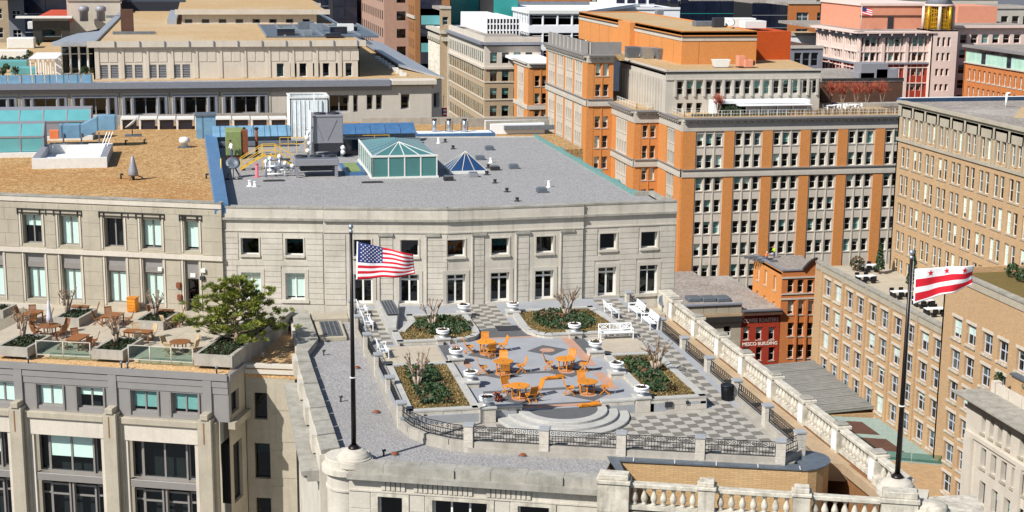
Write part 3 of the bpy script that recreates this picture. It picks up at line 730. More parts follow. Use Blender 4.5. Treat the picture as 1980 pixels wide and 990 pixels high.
sheet([(14.6, 90.4), (15.3, 90.4), (15.3, 94.2), (14.6, 94.2)], .005, 'band_dark', 'paving_band')
for (x, y) in ((21.4, 91.8), (17.4, 91.5), (17.5, 86.9), (21.5, 86.8), (17.5, 81.8), (21.6, 81.9)):
    sheet([(x-1.35, y), (x, y-1.3), (x+1.35, y), (x, y+1.3)], .008, 'band_dark', 'paving_diamond')
    sheet(curve((x, y), .5, 0, 2*math.pi, 20)[:-1], .012, 'band_red', 'paving_disc')
for (p, q) in (((24.65, 90.4), (28.0, 94.4)), ((10.5, 90.0), (14.5, 94.3))):
    nx = 4; ny = 5
    for i in range(nx):
        for j in range(ny):
            x0 = p[0]+(q[0]-p[0])*i/nx; y0 = p[1]+(q[1]-p[1])*j/ny
            MB().box(x0+.008, y0+.008, 0, x0+(q[0]-p[0])/nx-.008, y0+(q[1]-p[1])/ny-.008, .02).build('paving_slab', 'paving_cream', ter)
MB().box(19.2, 97.1, .02, 20.75, 98.3, .05).build('door_mat', 'unit_dark', ter)
# checkered tiles: the nearest as single tiles, the farther ones as one part
TS = .62; tl, td = [MB().box(-.301, -.301, 0, .301, .301, .016).mesh('tile', m) for m in ('tile_light', 'tile_dark')]
tiles = []
def inside(x, y, poly):
    r = False; n = len(poly); j = n-1
    for i in range(n):
        if (poly[i][1] > y) != (poly[j][1] > y) and x < (poly[j][0]-poly[i][0])*(y-poly[i][1])/(poly[j][1]-poly[i][1])+poly[i][0]: r = not r
        j = i
    return r
def tile_area(poly, zf, skip=None):
    for i in range(0, 40):
        for j in range(0, 62):
            x, y = 10.2+i*TS, 69.8+j*TS
            if all(inside(x+a, y+b_, poly) for a in (-.22, .22) for b_ in (-.22, .22)) and not (skip and skip(x, y)): tiles.append((x, y, zf(x, y), (i+j) % 2))
tile_area([(12.2, 79.5), (12.2, 76.6), (13.5, 75.75), (28.9, 70.25), (30.15, 71.4), (30.15, 79.5)], lambda x, y: -.498, lambda x, y: math.hypot((x-SC[0]), y-SC[1]) < 3.75 or (y > 78.9 and x < 15.8) or (y > 79.0 and x > 23.6 and x < 28.2))
tile_area([(28.15, 79.5), (30.2, 79.5), (30.2, 89.3), (28.15, 89.3)], lambda x, y: -.485+.485*(y-79.5)/9.8+.002)
tile_area([(28.1, 89.3), (30.2, 89.3), (30.2, 105.2), (27.4, 105.2)], lambda x, y: .002)
tile_area([(17.8, 96.5), (20.8, 96.5), (20.8, 105), (17.8, 105)], lambda x, y: .002, lambda x, y: math.hypot(x-19.5, y-95.5) < 2.75)
tile_area([(10.2, 94.4), (11.7, 94.4), (11.7, 105.3), (10.2, 105.5)], lambda x, y: .002)
tiles.sort(key=lambda t: t[1])
for (x, y, z, c) in tiles[:290]:
    o = link('tile', td if c else tl, ter, (x, y, z+random.uniform(-.002, .002)))
    if 79.5 < y < 89.3 and x > 28.1: o.rotation_euler.x = math.atan2(.485, 9.8)
rest = MB()
for (x, y, z, c) in tiles[290:]:
    k = .049 if (79.5 < y < 89.3 and x > 28.1) else 0
    rest.hexa([(x-.3, y-.3, z-.3*k), (x+.3, y-.3, z-.3*k), (x+.3, y+.3, z+.3*k), (x-.3, y+.3, z+.3*k)], [(x-.3, y-.3, z-.3*k+.016), (x+.3, y-.3, z-.3*k+.016), (x+.3, y+.3, z+.3*k+.016), (x-.3, y+.3, z+.3*k+.016)], c)
rest.build('tiles', ['tile_light', 'tile_dark'], ter, kind='stuff')

# ------------------------------------------------------------------ iron railing between stone posts
rail = thing('terrace_railing', 'black iron railing between pale stone posts round the terrace', 'railing')
posts = [(9.98, 104.6), (9.95, 100.12), (10.05, 95.2), (10.2, 90.2), (10.3, 85.1), (10.32, 80.0), (13.36, 75.45), (17.2, 74.1), (21.05, 72.72), (24.95, 71.37), (28.88, 70.0), (30.42, 71.2), (30.42, 75.9), (30.42, 80.9), (30.42, 85.9), (30.4, 90.8), (30.4, 95.9), (30.38, 100.7), (30.36, 103.9)]
pm = MB().box(-.24, -.24, -.9, .24, .24, .66).mesh('post', 'granite_rough'); cm = MB().box(-.29, -.29, .66, .29, .29, .78).mesh('cap', 'slab_grey')
for (x, y) in posts:
    rz = PENN if 13 < x < 29 and y < 76 else 0
    p = link('post', pm, rail, (x, y, 0), rz, .012); link('cap', cm, p, None, 0, .015)
    for k in range(3):
        MB().box(-.252, -.252, -.5+k*.4, .252, .252, -.12+k*.4).build('post_block', 'granite_rough', p, .01)
def iron_panel(pts, z0=-.14, z1=.64):
    b = MB(); n = len(pts)-1
    for a, c in zip(pts, pts[1:]):
        A, C = Vector((*a, 0)), Vector((*c, 0)); L = (C-A).length; h = z1-z0
        for z in (z0, z0+h*.22, z0+h*.58, z1-.02): b.bar(A+Vector((0, 0, z)), C+Vector((0, 0, z)), .03, .035)
        k = max(1, int(L/.16))
        for i in range(k+1):
            p = A.lerp(C, i/k); top = z0+h*.58 if i % 2 else z1
            b.bar(p+Vector((0, 0, z0)), p+Vector((0, 0, top)), .022, .022)
        kk = max(1, k//2)
        for i in range(kk):
            p = A.lerp(C, (i+.5)/kk); d = (C-A).normalized()*.085
            zz = z0+h*.79
            for s1, s2 in (((-1, 0), (0, 1)), ((0, 1), (1, 0)), ((1, 0), (0, -1)), ((0, -1), (-1, 0))):
                b.bar(p+d*s1[0]+Vector((0, 0, zz+.085*s1[1])), p+d*s2[0]+Vector((0, 0, zz+.085*s2[1])), .02, .025)
    return b.build('iron_panel', 'black_iron', rail)
for i in range(len(posts)-1):
    a, c = Vector(posts[i]), Vector(posts[i+1]); d = (c-a).normalized()
    if i == 5: iron_panel([(10.33, 79.7), (10.65, 78.5), (11.4, 77.1), (12.45, 76.05), (13.15, 75.6)])
    else: iron_panel([tuple(a+d*.27), tuple(c-d*.27)])
# ================================================================== PLANTING
def leaf(b, c, size, m, up=.5):
    """one leaf: two triangles folded on a random axis"""
    d = Vector((random.gauss(0, 1), random.gauss(0, 1), random.gauss(0, 1)*up+.3)).normalized(); s = d.orthogonal().normalized()
    s.rotate(Matrix.Rotation(random.uniform(0, 6.28), 3, d)); c = Vector(c); l = size*random.uniform(.7, 1.3); w = l*.42
    b.face([c-d*l/2, c+s*w, c+d*l/2, c-s*w], m)
def cover(name, label, inside_fn, box, z, n, h, mats=('leaf_cover', 'leaf_cover_b', 'leaf_dark', 'leaf_brown'), size=.17, wts=(.42, .26, .22, .10)):
    b = MB(); k = 0; clumps = []
    for _ in range(max(8, n//70)): clumps.append((random.uniform(box[0], box[1]), random.uniform(box[2], box[3]), random.choices(range(4), wts)[0]))
    while k < n:
        x, y = random.uniform(box[0], box[1]), random.uniform(box[2], box[3])
        if not inside_fn(x, y): continue
        c = min(clumps, key=lambda q: (q[0]-x)**2+(q[1]-y)**2); hh = h*(.55+.45*math.sin(c[0]*7+c[1]*5)**2)
        m = c[2] if random.random() < .45 else random.choices(range(4), wts)[0]
        leaf(b, (x, y, z+hh*random.random()**.6), size, m); k += 1
    o = b.build(name, mats); o['kind'] = 'stuff'; tag(o, label, 'ground cover'); return o
cover('ground_cover', 'rectangular bed of dark ground cover in the front left lawn of the terrace', lambda x, y: True, (11.55, 13.45, 80.95, 88.3), .18, 3300, .34)
cover('ground_cover', 'rectangular bed of green ground cover in the front right lawn of the terrace', lambda x, y: True, (25.2, 26.8, 81.0, 88.0), .18, 2700, .34, wts=(.5, .3, .14, .06))
cover('ground_cover', 'oval bed of ground cover in the back left lawn of the terrace', lambda x, y: ((x-15.6)/2.0)**2+((y-98.3)/2.4)**2 < 1, (13.5, 17.7, 95.8, 100.8), .18, 2600, .32)
cover('ground_cover', 'oval bed of ground cover in the back right lawn of the terrace', lambda x, y: ((x-24.1)/2.15)**2+((y-98.5)/2.7)**2 < 1, (21.8, 26.4, 95.7, 101.3), .18, 3000, .34)
gb_ = MB()
for poly, box in ((Apoly, (10.7, 14.5, 79.8, 89.2)), (Bpoly, (24.8, 27.8, 79.8, 89.1)), (Cpoly, (12.1, 17.5, 94.7, 101.3)), (Dpoly, (21.1, 27.6, 94.8, 101.8))):
    k = 0
    while k < 2600:
        x, y = random.uniform(box[0], box[1]), random.uniform(box[2], box[3])
        if not inside(x, y, poly): continue
        leaf(gb_, (x, y, .2+.05*random.random()), .11, random.choices((0, 1), (.6, .4))[0], 1.5); k += 1
o = gb_.build('lawn_grass', ['grass_straw', 'lawn_dry', 'leaf_cover_b']); o['kind'] = 'stuff'; tag(o, 'short straw coloured winter grass of the four terrace lawns', 'grass')

def myrtle(label, loc, h, stems=6, spread=.55, seed=0, group='bare pollarded shrubs on the main terrace'):
    rnd = random.Random(seed); t = thing('crape_myrtle', label, 'tree', group, loc)
    tr = MB(); br = MB()
    for i in range(stems):
        a = 2*math.pi*i/stems+rnd.uniform(-.3, .3); r0 = .05+.05*rnd.random()
        p = Vector((math.cos(a)*.07, math.sin(a)*.07, 0)); hh = h*rnd.uniform(.55, .72); q = p+Vector((math.cos(a)*spread*rnd.uniform(.3, .6), math.sin(a)*spread*rnd.uniform(.3, .6), hh))
        mid = p.lerp(q, .5)+Vector((rnd.uniform(-.06, .06), rnd.uniform(-.06, .06), 0))
        tr.tube(p, mid, r0, r0*.85, 6); tr.tube(mid, q, r0*.85, r0*.6, 6)
        for j in range(4):
            b2 = a+rnd.uniform(-1.2, 1.2); st_ = mid.lerp(q, rnd.uniform(.35, 1)); e = st_+Vector((math.cos(b2)*spread*rnd.uniform(.15, .65), math.sin(b2)*spread*rnd.uniform(.15, .65), (h-hh)*rnd.uniform(.35, 1.1)))
            br.tube(st_, e, r0*.5, r0*.28, 5); br.lathe([(.012, -.05), (.05, -.01), (.05, .03), (.01, .06)], 6, tuple(e))
            for _ in range(3):
                e2 = e+Vector((rnd.uniform(-.16, .16), rnd.uniform(-.16, .16), rnd.uniform(.02, .22))); br.tube(e, e2, .012, .008, 3)
    tr.build('trunk', 'bark_pale', t); br.build('crown', 'bark', t); return t
myrtle('bare shrub with thin branches in the back left lawn by the dark grille', (14.86, 98.4, .18), 2.1, 4, .85, 1)
myrtle('bare shrub with broad pale head in the back right lawn near the white benches', (24.6, 99.5, .18), 2.1, 7, 1.0, 2)
myrtle('bare upright shrub in the front left lawn of the terrace', (11.9, 84.6, .18), 2.2, 7, .75, 3)
myrtle('bare pale shrub in the front right lawn beside the checkered walk', (26.75, 85.3, .18), 2.1, 6, .9, 4)

# ================================================================== URNS
URN = [(.2, 0), (.22, .04), (.12, .08), (.1, .13), (.17, .18), (.36, .26), (.43, .34), (.4, .38), (.36, .39), (.37, .42), (.44, .45), (.46, .5), (.43, .54), (.37, .54), (.36, .47), (.05, .46)]
um = MB().lathe(URN, 24).mesh('bowl', 'white_paint'); us = MB().lathe([(.36, .46), (.3, .5), (.12, .53), (.02, .54)], 16).mesh('soil', 'soil')
def urn(xy, label):
    t = thing('stone_urn', label, 'urn', 'white urns on the terrace pedestals', (*xy, .41), random.uniform(0, 6))
    link('bowl', um, t); link('soil', us, t); b = MB()
    for _ in range(26):
        a = random.uniform(0, 6.28); r = .28*random.random()**.5; leaf(b, (r*math.cos(a), r*math.sin(a), .55+.05*random.random()), .12, random.choice((0, 0, 1)))
    b.build('plants', ['leaf_brown', 'leaf_cover'], t, kind='stuff')
for xy, l in zip(PED, ('white urn at the back corner of the front left lawn', 'white urn halfway along the front left lawn', 'white urn at the left end of the steps beside the front left lawn',
        'white urn at the back corner of the front right lawn', 'white urn halfway along the front right lawn', 'white urn at the right end of the steps beside the front right lawn',
        'white urn before the oval bed on the left', 'white urn left of the middle walk close to the facade doors', 'white urn right of the middle walk close to the facade doors', 'white urn before the oval bed on the right beside the facing bench')): urn(xy, l)

# ================================================================== GARDEN FURNITURE
def chair_meshes(mat, tall=.95):
    seat = MB()
    for k in range(6): seat.box(-.23, -.2+k*.075, .43, .23, -.2+k*.075+.062, .455)
    back = MB(); lean = .16
    for x in (-.215, .215): back.bar((x, -.2, .44), (x, -.2-lean, tall), .035, .035)
    for z, h in ((.52, .05), (tall-.04, .08)):
        y = -.2-lean*(z-.44)/(tall-.44); back.bar((-.22, y, z), (.22, y, z), .03, h)
    for k in range(7):
        x = -.17+k*.057; back.bar((x, -.2-lean*.12, .5), (x, -.2-lean*.95, tall-.05), .046, .016)
    legs = []
    for x in (-.24, .24):
        legs.append(MB().bar((x, .26, 0), (x, -.2, .5), .03, .04)); legs.append(MB().bar((x*.86, -.3, 0), (x*.86, .22, .44), .03, .04))
    st_ = MB().bar((-.24, .2, .07), (.24, .2, .07), .025, .03).bar((-.21, -.24, .07), (.21, -.24, .07), .025, .03)
    return dict(seat=seat.mesh('seat', mat), back=back.mesh('backrest', mat), legs=[l.mesh('leg', mat) for l in legs], st=st_.mesh('stretcher', mat))
CH = {m: chair_meshes(m) for m in ('orange_wood', 'brown_wood', 'teak_light', 'white_paint')}
def chair(mat, loc, face, label, group, name='garden_chair'):
    """face: direction (radians) the sitter looks"""
    t = thing(name, label, 'chair', group, loc, face-math.pi/2); c = CH[mat]; t.scale = (1.1, 1.1, 1.06)
    link('seat', c['seat'], t); link('backrest', c['back'], t)
    for l in c['legs']: link('leg', l, t)
    link('stretcher', c['st'], t); return t
def round_table(mat, loc, label, group, r=.63):
    t = thing('round_table', label, 'table', group, loc, random.uniform(0, 1.5))
    N = 28; MB().lathe([(r-.02, .7), (r, .715), (r, .735), (r-.02, .745)], N).build('tabletop', mat, t)
    MB().lathe([(.04, .75), (.05, .752), (.045, .757)], 10).build('parasol_hole', 'unit_dark', t)
    for k in range(4):
        a = math.pi/4+k*math.pi/2; MB().bar((.4*math.cos(a), .4*math.sin(a), 0), (.4*math.cos(a), .4*math.sin(a), .7), .06, .06).build('leg', mat, t)
    b = MB(); n = 20
    for k in range(n):
        a, c = 2*math.pi*k/n, 2*math.pi*(k+1)/n; b.bar((.4*math.cos(a), .4*math.sin(a), .05), (.4*math.cos(c), .4*math.sin(c), .05), .05, .04)
    b.build('ring_stretcher', mat, t); return t
TB = [((17.38, 91.9), 'round orange table nearest the left oval bed', [(.15, 1.1, 'far'), (-1.1, .1, 'left'), (1.1, .2, 'right'), (.1, -1.05, 'near')]),
      ((17.56, 87.2), 'round orange table in the middle of the left row', [(.2, 1.1, 'far'), (-1.25, 0, 'left'), (1.1, -.1, 'right'), (-.1, -1.1, 'near')]),
      ((21.47, 87.1), 'round orange table in the right row before the paving diamond', [(-.95, .35, 'far left'), (.55, .95, 'far right'), (1.1, -.35, 'near right')]),
      ((17.47, 82.0), 'round orange table nearest the steps on the left', [(-.5, .85, 'far left'), (1.1, .15, 'right'), (.5, -.95, 'near')]),
      ((21.6, 82.1), 'round orange table nearest the steps on the right', [(-1.1, -.05, 'left'), (0, 1.05, 'far'), (1.0, -.25, 'right')])]
for (xy, l, cs) in TB:
    round_table('orange_wood', (*xy, .012), l, 'orange tables on the plaza')
    for dx, dy, w in cs:
        chair('orange_wood', (xy[0]+dx, xy[1]+dy, .012), math.atan2(-dy, -dx)+random.uniform(-.15, .15), 'orange folding chair, %s side of the %s' % (w, l.replace('round orange ', '').replace(' in the right row before the paving diamond', ' before the paving diamond')), 'orange folding chairs on the plaza')
def folded(loc, rz, label):
    t = thing('folded_chair', label, 'chair', 'folded orange chairs lying on the paving', loc, rz)
    for k, (dx, dz) in enumerate(((0, 0), (.14, .07))):
        b = MB()
        for i in range(6): b.box(-.5+dx, -.2+i*.07, .03+dz, .1+dx, -.2+i*.07+.055, .055+dz)
        b.build('seat', 'orange_wood', t)
        c = MB()
        for i in range(6): c.box(.14+dx, -.18+i*.065, .05+dz, .62+dx, -.18+i*.065+.045, .07+dz)
        c.bar((.14+dx, -.22, .07+dz), (.66+dx, -.22, .1+dz), .04, .04); c.bar((.14+dx, .22, .07+dz), (.66+dx, .22, .1+dz), .04, .04); c.build('backrest', 'orange_wood', t)
        MB().bar((-.6+dx, -.24, .08+dz), (.5+dx, .24, .02+dz), .035, .035).build('leg', 'orange_wood', t); MB().bar((-.55+dx, .25, .03+dz), (.55+dx, -.22, .1+dz), .035, .035).build('leg', 'orange_wood', t)
folded((*G(1068, 731, .05)[:2], .012), .15, 'stack of folded orange chairs lying flat between the two right tables')
folded((*G(1135, 784, .05)[:2], .012), .1, 'stack of folded orange chairs lying flat at the top of the steps')
pb = thing('dried_bouquet', 'dried reddish brown plant ball on the paving beside the left step urn', 'plant', None, (*G(962, 776, 0)[:2], .01)); b = MB()
for _ in range(160):
    d = Vector((random.gauss(0, 1), random.gauss(0, 1), random.gauss(0, 1))).normalized()*.3*random.random()**.4; leaf(b, d+Vector((0, 0, .28)), .16, random.choice((0, 1)))
b.build('foliage', ['leaf_brown', 'twig_red'], pb)
def bench(loc, face, label, L=2.05):
    t = thing('white_bench', label, 'bench', 'white garden benches', loc, face-math.pi/2); w = L/2; m = 'white_paint'
    s = MB()
    for k in range(5): s.box(-w, -.2+k*.1, .43, w, -.2+k*.1+.085, .46)
    s.build('seat', m, t)
    b = MB(); ln = .14; y = lambda z: -.24-ln*(z-.45)/.5
    for z, h in ((.55, .05), (.94, .07)): b.bar((-w, y(z), z), (w, y(z), z), .035, h)
    for x in (-w+.02, -w/3, w/3, w-.02): b.bar((x, y(.46), .46), (x, y(.96), .96), .045, .05)
    for k in range(7):
        x = -w/3+(k+1)*(2*w/3)/8; b.bar((x, y(.56), .56), (x, y(.92), .92), .03, .02)
    for c in (-2*w/3, 2*w/3):
        for sx in (-1, 1):
            for o in (-.5, 0, .5):
                x0, x1 = max(c-w/3+.03, min(c+w/3-.03, c+sx*(-w/3)+o*.5)), max(c-w/3+.03, min(c+w/3-.03, c+sx*(w/3)+o*.5)); b.bar((x0, y(.57), .57), (x1, y(.92), .92), .025, .02)
    b.build('backrest', m, t)
    for x in (-w+.03, w-.03):
        MB().bar((x, .26, 0), (x, .26, .66), .06, .06).build('leg', m, t); MB().bar((x, -.24, 0), (x, -.3, .6), .06, .06).build('leg', m, t); MB().box(x-.05, -.33, .64, x+.05, .32, .69).build('armrest', m, t)
    MB().box(-w+.06, .2, .36, w-.06, .24, .43).build('apron', m, t); return t
N_, E__, S_, W_ = math.pi/2, 0, -math.pi/2, math.pi
bench((26.6, 93.85, .022), S_, 'white garden bench facing the viewer behind the front right lawn', 2.3)
bench((27.95, 99.9, .02), E__, 'white garden bench seen from behind along the back right lawn')
bench((29.72, 99.7, .02), W_, 'white garden bench against the right railing, nearer the facade door', 2.15)
bench((29.75, 96.6, .02), W_, 'white garden bench against the right railing, farther from the facade door', 2.15)
bench((10.55, 99.6, .02), E__, 'white garden bench against the left railing near the sloping vent box', 2.1)
bench((10.6, 103.2, .02), E__, 'white garden bench against the left railing close to the facade', 1.6)
bench((10.75, 92.3, .022), E__, 'white garden bench against the left railing behind the front left lawn', 1.7)
can = thing('litter_bin', 'black slatted round litter bin by the right railing', 'litter bin', None, (29.75, 80.7, -.42))
b = MB()
for k in range(22):
    a = 2*math.pi*k/22; b.bar((.29*math.cos(a), .29*math.sin(a), .05), (.36*math.cos(a), .36*math.sin(a), .92), .05, .02)
b.build('slats', 'black_iron', can); MB().lathe([(.27, .04), (.28, .5), (.33, .9)], 18).build('liner', 'unit_dark', can); MB().lathe([(.37, .88), (.39, .9), (.39, .95), (.3, .96), (.28, .93)], 22).build('rim', 'black_iron', can)
dsh = thing('satellite_dish', 'grey satellite dish standing at the right end of the facade', 'satellite dish', None, (33.1, 104.2, -1.2))
MB().tube((0, 0, 0), (0, 0, 1.0), .05, .05, 8).build('mast', 'steel_dull', dsh)
d = MB(); d.lathe([(.02, -.12), (.3, -.07), (.42, 0), (.43, .02), (.3, -.03), (.02, -.08)], 22); dm = d.mesh('dish', 'steel_dull'); dm.transform(Matrix.Rotation(math.radians(62), 4, 'X')); link('dish', dm, dsh, (0, -.05, 1.1))
MB().box(31.6, 103.2, -1.22, 33.0, 105.2, -.9).build('cover_slab', 'cream_stone', main)

# ================================================================== FLAGPOLES AND FLAGS
def pole(base, top, label):
    t = thing('flagpole', label, 'flagpole', 'dark flagpoles', base); h = top-base[2]
    MB().lathe([(.98, -.35), (.98, -.06), (.9, -.04), (.9, .02), (.84, .04), (.8, .15), (.68, .3), (.47, .43), (.28, .48)], 40, (0, 0, 0), 0, False).build('stone_base', 'limestone', t)
    MB().lathe([(.3, .46), (.3, .56), (.24, .6), (.18, .68)], 18).build('collar', 'dark_bronze', t)
    MB().tube((0, 0, .5), (0, 0, h), .135, .075, 12).build('shaft', 'dark_bronze', t)
    MB().lathe([(.1, h-.02), (.1, h+.12), (.04, h+.14), (.04, h+.2)], 10).build('truck', 'steel', t)
    MB().lathe([(.01, h+.16), (.1, h+.2), (.14, h+.3), (.1, h+.4), (.01, h+.44)], 12).build('ball', 'steel', t)
    MB().tube((.13, -.05, 1.3), (.1, -.03, h), .012, .012, 4).build('halyard', 'pipe_white', t)
    MB().lathe([(.17, h*.36), (.17, h*.36+.05)], 10).build('cleat_ring', 'pipe_white', t)
    return t
PL = (7.1, 74.45); ztl = AtV(681, 440, PL[1])[2]-.25
pole((*PL, -.36), ztl, 'dark flagpole flying the stars and stripes on the rounded left corner')
PR = G(1735, 922, .55)[:2]; ztr = AtV(1763, 490, PR[1])[2]-.25
pole((*PR, .05), ztr, 'dark flagpole on the bottom right corner flying the flag with three red stars')
def star(c, r, ex, ey, n):
    pts = []
    for k in range(10):
        a = math.pi/2+k*math.pi/5; rr = r if k % 2 == 0 else r*.42; pts.append(c+ex*math.cos(a)*rr+ey*math.sin(a)*rr+n)
    return pts
def flag(name, label, pole_xy, corners, matfn, mats, nu, nv, wave, stars, star_mat, star_r):
    """corners: hoist top, hoist bottom, fly top, fly bottom as world points; waved cloth with real thickness"""
    ht, hb, ft, fb_ = [Vector(c) for c in corners]; t = thing(name, label, 'flag', None, hb)
    nrm = Vector((0, -1, 0))
    def P(u, v):
        p = ht.lerp(ft, u).lerp(hb.lerp(fb_, u), v); w = wave*(u**.8)
        return p+nrm*(w*math.sin(u*9.5+v*2.2)+w*.45*math.sin(u*19-v*4))+Vector((0, 0, wave*.38*u*math.sin(u*11+v*3)*(.3+v)))-hb
    b = MB()
    for i in range(nu):
        for j in range(nv):
            q = [P(i/nu, j/nv), P((i+1)/nu, j/nv), P((i+1)/nu, (j+1)/nv), P(i/nu, (j+1)/nv)]
            b.face(q, matfn((i+.5)/nu, (j+.5)/nv), True)
    me = bpy.data.meshes.new('cloth'); me.from_pydata(b.v, [], b.f)
    for x in mats: me.materials.append(MATS[x])
    me.polygons.foreach_set('material_index', b.m); bm = bmesh.new(); bm.from_mesh(me); bmesh.ops.remove_doubles(bm, verts=bm.verts, dist=1e-4); bm.to_mesh(me); bm.free(); me.update()
    o = link('cloth', me, t)
    for p in me.polygons: p.use_smooth = True
    s = o.modifiers.new('solid', 'SOLIDIFY'); s.thickness = .012; s.offset = 0
    for grp in stars:
        sb = MB()
        for (u, v) in grp:
            c = P(u, v); ex = (P(u+.01, v)-P(u-.01, v)).normalized(); ey = (P(u, v-.01)-P(u, v+.01)).normalized(); n = ex.cross(ey).normalized()
            if n.y > 0: n = -n
            sb.face(star(c, star_r, ex, ey, n*.016)); sb.face(star(c, star_r, ex, ey, -n*.016))
        sb.build('stars' if len(grp) > 1 else 'star', star_mat, t)
    return t
def us(u, v): 
    if u < .03: return 1
    if u < .46 and v < 7/13: return 2
    return 0 if int(v*13) % 2 == 0 else 1
v0 = PL[1]; st50 = [(.045+.415*(.083+(c*2+(r % 2))*.0833), (7/13)*(.1+r*.1)) for r in range(9) for c in range(6 if r % 2 == 0 else 5)]
flag('stars_and_stripes_flag', 'red white and blue flag with stars and stripes blowing to the right before the facade', PL,
     (AtV(690, 467, v0), AtV(688.5, 541, v0), AtV(799, 492, v0-.4), AtV(803, 532, v0-.4)), us, ('flag_red', 'flag_white', 'flag_blue'), 46, 26, .13, [st50], 'flag_white', .052)
def dc(u, v):
    if u < .02: return 1
    return 0 if (.3 < v < .55 or .7 < v < .93) else 1
v1 = PR[1]
flag('three_star_flag', 'white flag with two red bars and three red stars blowing to the right', PR,
     (AtV(1769, 520, v1), AtV(1766, 588, v1), AtV(1884, 513, v1-.4), AtV(1882, 552, v1-.4)), dc, ('flag_red', 'flag_white'), 46, 30, .12, [[(.27, .16)], [(.55, .16)], [(.82, .17)]], 'flag_red', .17)
# small fittings on the grey gravel
for (px, py, l) in ((662, 646, 'rusty roof drain on the gravel near the black grille'), (690, 712, 'rusty roof drain on the gravel beside the front left lawn wall'), (728, 798, 'rusty roof drain on the gravel near the curved railing'), (763, 879, 'rusty roof drain beside the left flagpole base'), (1011, 881, 'rusty roof drain below the front railing')):
    t = thing('roof_drain', l, 'drain', 'rusty drains on the lower gravel roof', G(px, py, LZ)); MB().lathe([(.2, 0), (.2, .05), (.16, .12), (.05, .16)], 12).build('dome', 'rust', t); MB().lathe([(.26, 0), (.27, .02), (.2, .03)], 12).build('flange', 'lead', t)
for (px, py, l) in ((626, 687, 'small dark vent pipe on the gravel by the stone coping'), (659, 777, 'small dark vent pipe on the gravel left of the flagpole'), (742, 882, 'small bent vent pipe beside the left flagpole base')):
    t = thing('vent_pipe', l, 'pipe', None, G(px, py, LZ)); MB().tube((0, 0, 0), (0, 0, .3), .05, .05, 8).build('stem', 'unit_dark', t); MB().tube((-.08, 0, .3), (.12, 0, .33), .07, .07, 8).build('hood', 'unit_dark', t)
# ================================================================== LEFT BUILDING (square to the avenue)
lb = thing('cream_stone_building', 'cream stone building on the left with tan gravel roof and a furnished roof terrace', 'building')
LA = math.radians(-21.6); LT = Vector((math.cos(LA), math.sin(LA))); LW = Vector((-LT.y, LT.x)); LO = Vector((.95, 92.75))
lb.location.z = -.75
def lp(a, b): q = LO+LT*a+LW*b; return (q.x, q.y)          # a: along the front (right is 0), b: back from the eave
def lloc(px, py, z): p = Vector(G(px, py, z)[:2])-LO; return (p.dot(LT), p.dot(LW))
UF = Fr((1.05-18*LT.x, 108.3-18*LT.y), (1.05, 108.3))     # upper facade
UZ = 8.1
wide = 1.55
def opz(fr, rects, z0, z1, w=None):
    out = []
    for r in rects:
        s0, s1, a, b = fr.rect(*r); m = (s0+s1)/2; ww = w or (s1-s0); out.append((m-ww/2, m+ww/2, z0, z1))
    return out
u1 = opz(UF, [(41, 417, 83, 475), (113, 419, 154, 480), (199, 422, 241, 482), (272, 425, 313, 485), (356, 428, 384, 488)], 4.55, 6.75, 1.5)
u1[4] = (u1[4][0]+.22, u1[4][1]-.22, 4.55, 6.75)
u2 = opz(UF, [(-30, 490, 8, 575), (48, 490, 90, 579), (118, 491, 159, 582), (205, 496, 246, 588), (276, 499, 317, 590)], .35, 3.9, 1.5)
dr = opz(UF, [(357, 501, 386, 601)], .02, 3.8, 1.05)
wall(lb, UF, -.4, UZ-.35, u1+u2+dr, 'cream_stone', .38)
for o, bl in zip(u1, (.4, 1, None, .9, .9)): window(lb, UF, o, 2 if o[1]-o[0] > 1.2 else 1, (), 'window_grey', .1, 'glass', .38, bl, split=True)
for o in u2:
    window(lb, UF, (o[0], o[1], o[2], 2.75), 2, (), 'window_grey', .11, 'glass', .38, 1.0, split=True)
    MB().fb(UF, o[0], o[1], -.36, -.2, 2.75, 3.9).build('spandrel_panel', 'fascia_grey', lb)
    MB().fb(UF, o[0]+.02, o[1]-.02, -.2, -.17, 2.78, 3.2).build('spandrel_panel', 'window_grey', lb)
o = dr[0]; d = window(lb, UF, (o[0], o[1], o[2], 2.45), 1, (.33,), 'window_grey', .1, 'glass_dark', .38, None, split=True, name='door')
MB().fb(UF, o[0], o[1], -.36, -.2, 2.45, 3.8).build('spandrel_panel', 'fascia_grey', lb)
MB().fb(UF, o[0]+.35, o[0]+.75, -.2, -.14, 2.55, 2.85).build('door_sign', 'offwhite_metal', lb)
for (s, z, m, n) in ((o[1]+.3, 2.6, 'unit_dark', 'wall_lamp'), (o[1]+.4, 3.15, 'offwhite_metal', 'camera'), (o[0]-.5, 1.9, 'rust', 'sconce'), (o[0]-.45, 1.0, 'rust', 'sconce'), (u2[-1][1]-.15, 3.1, 'offwhite_metal', 'camera')):
    MB().fb(UF, s-.14, s+.2, 0, .22, z-.15, z+.15 if n != 'sconce' else z+.28).build(n, m, lb, .03)
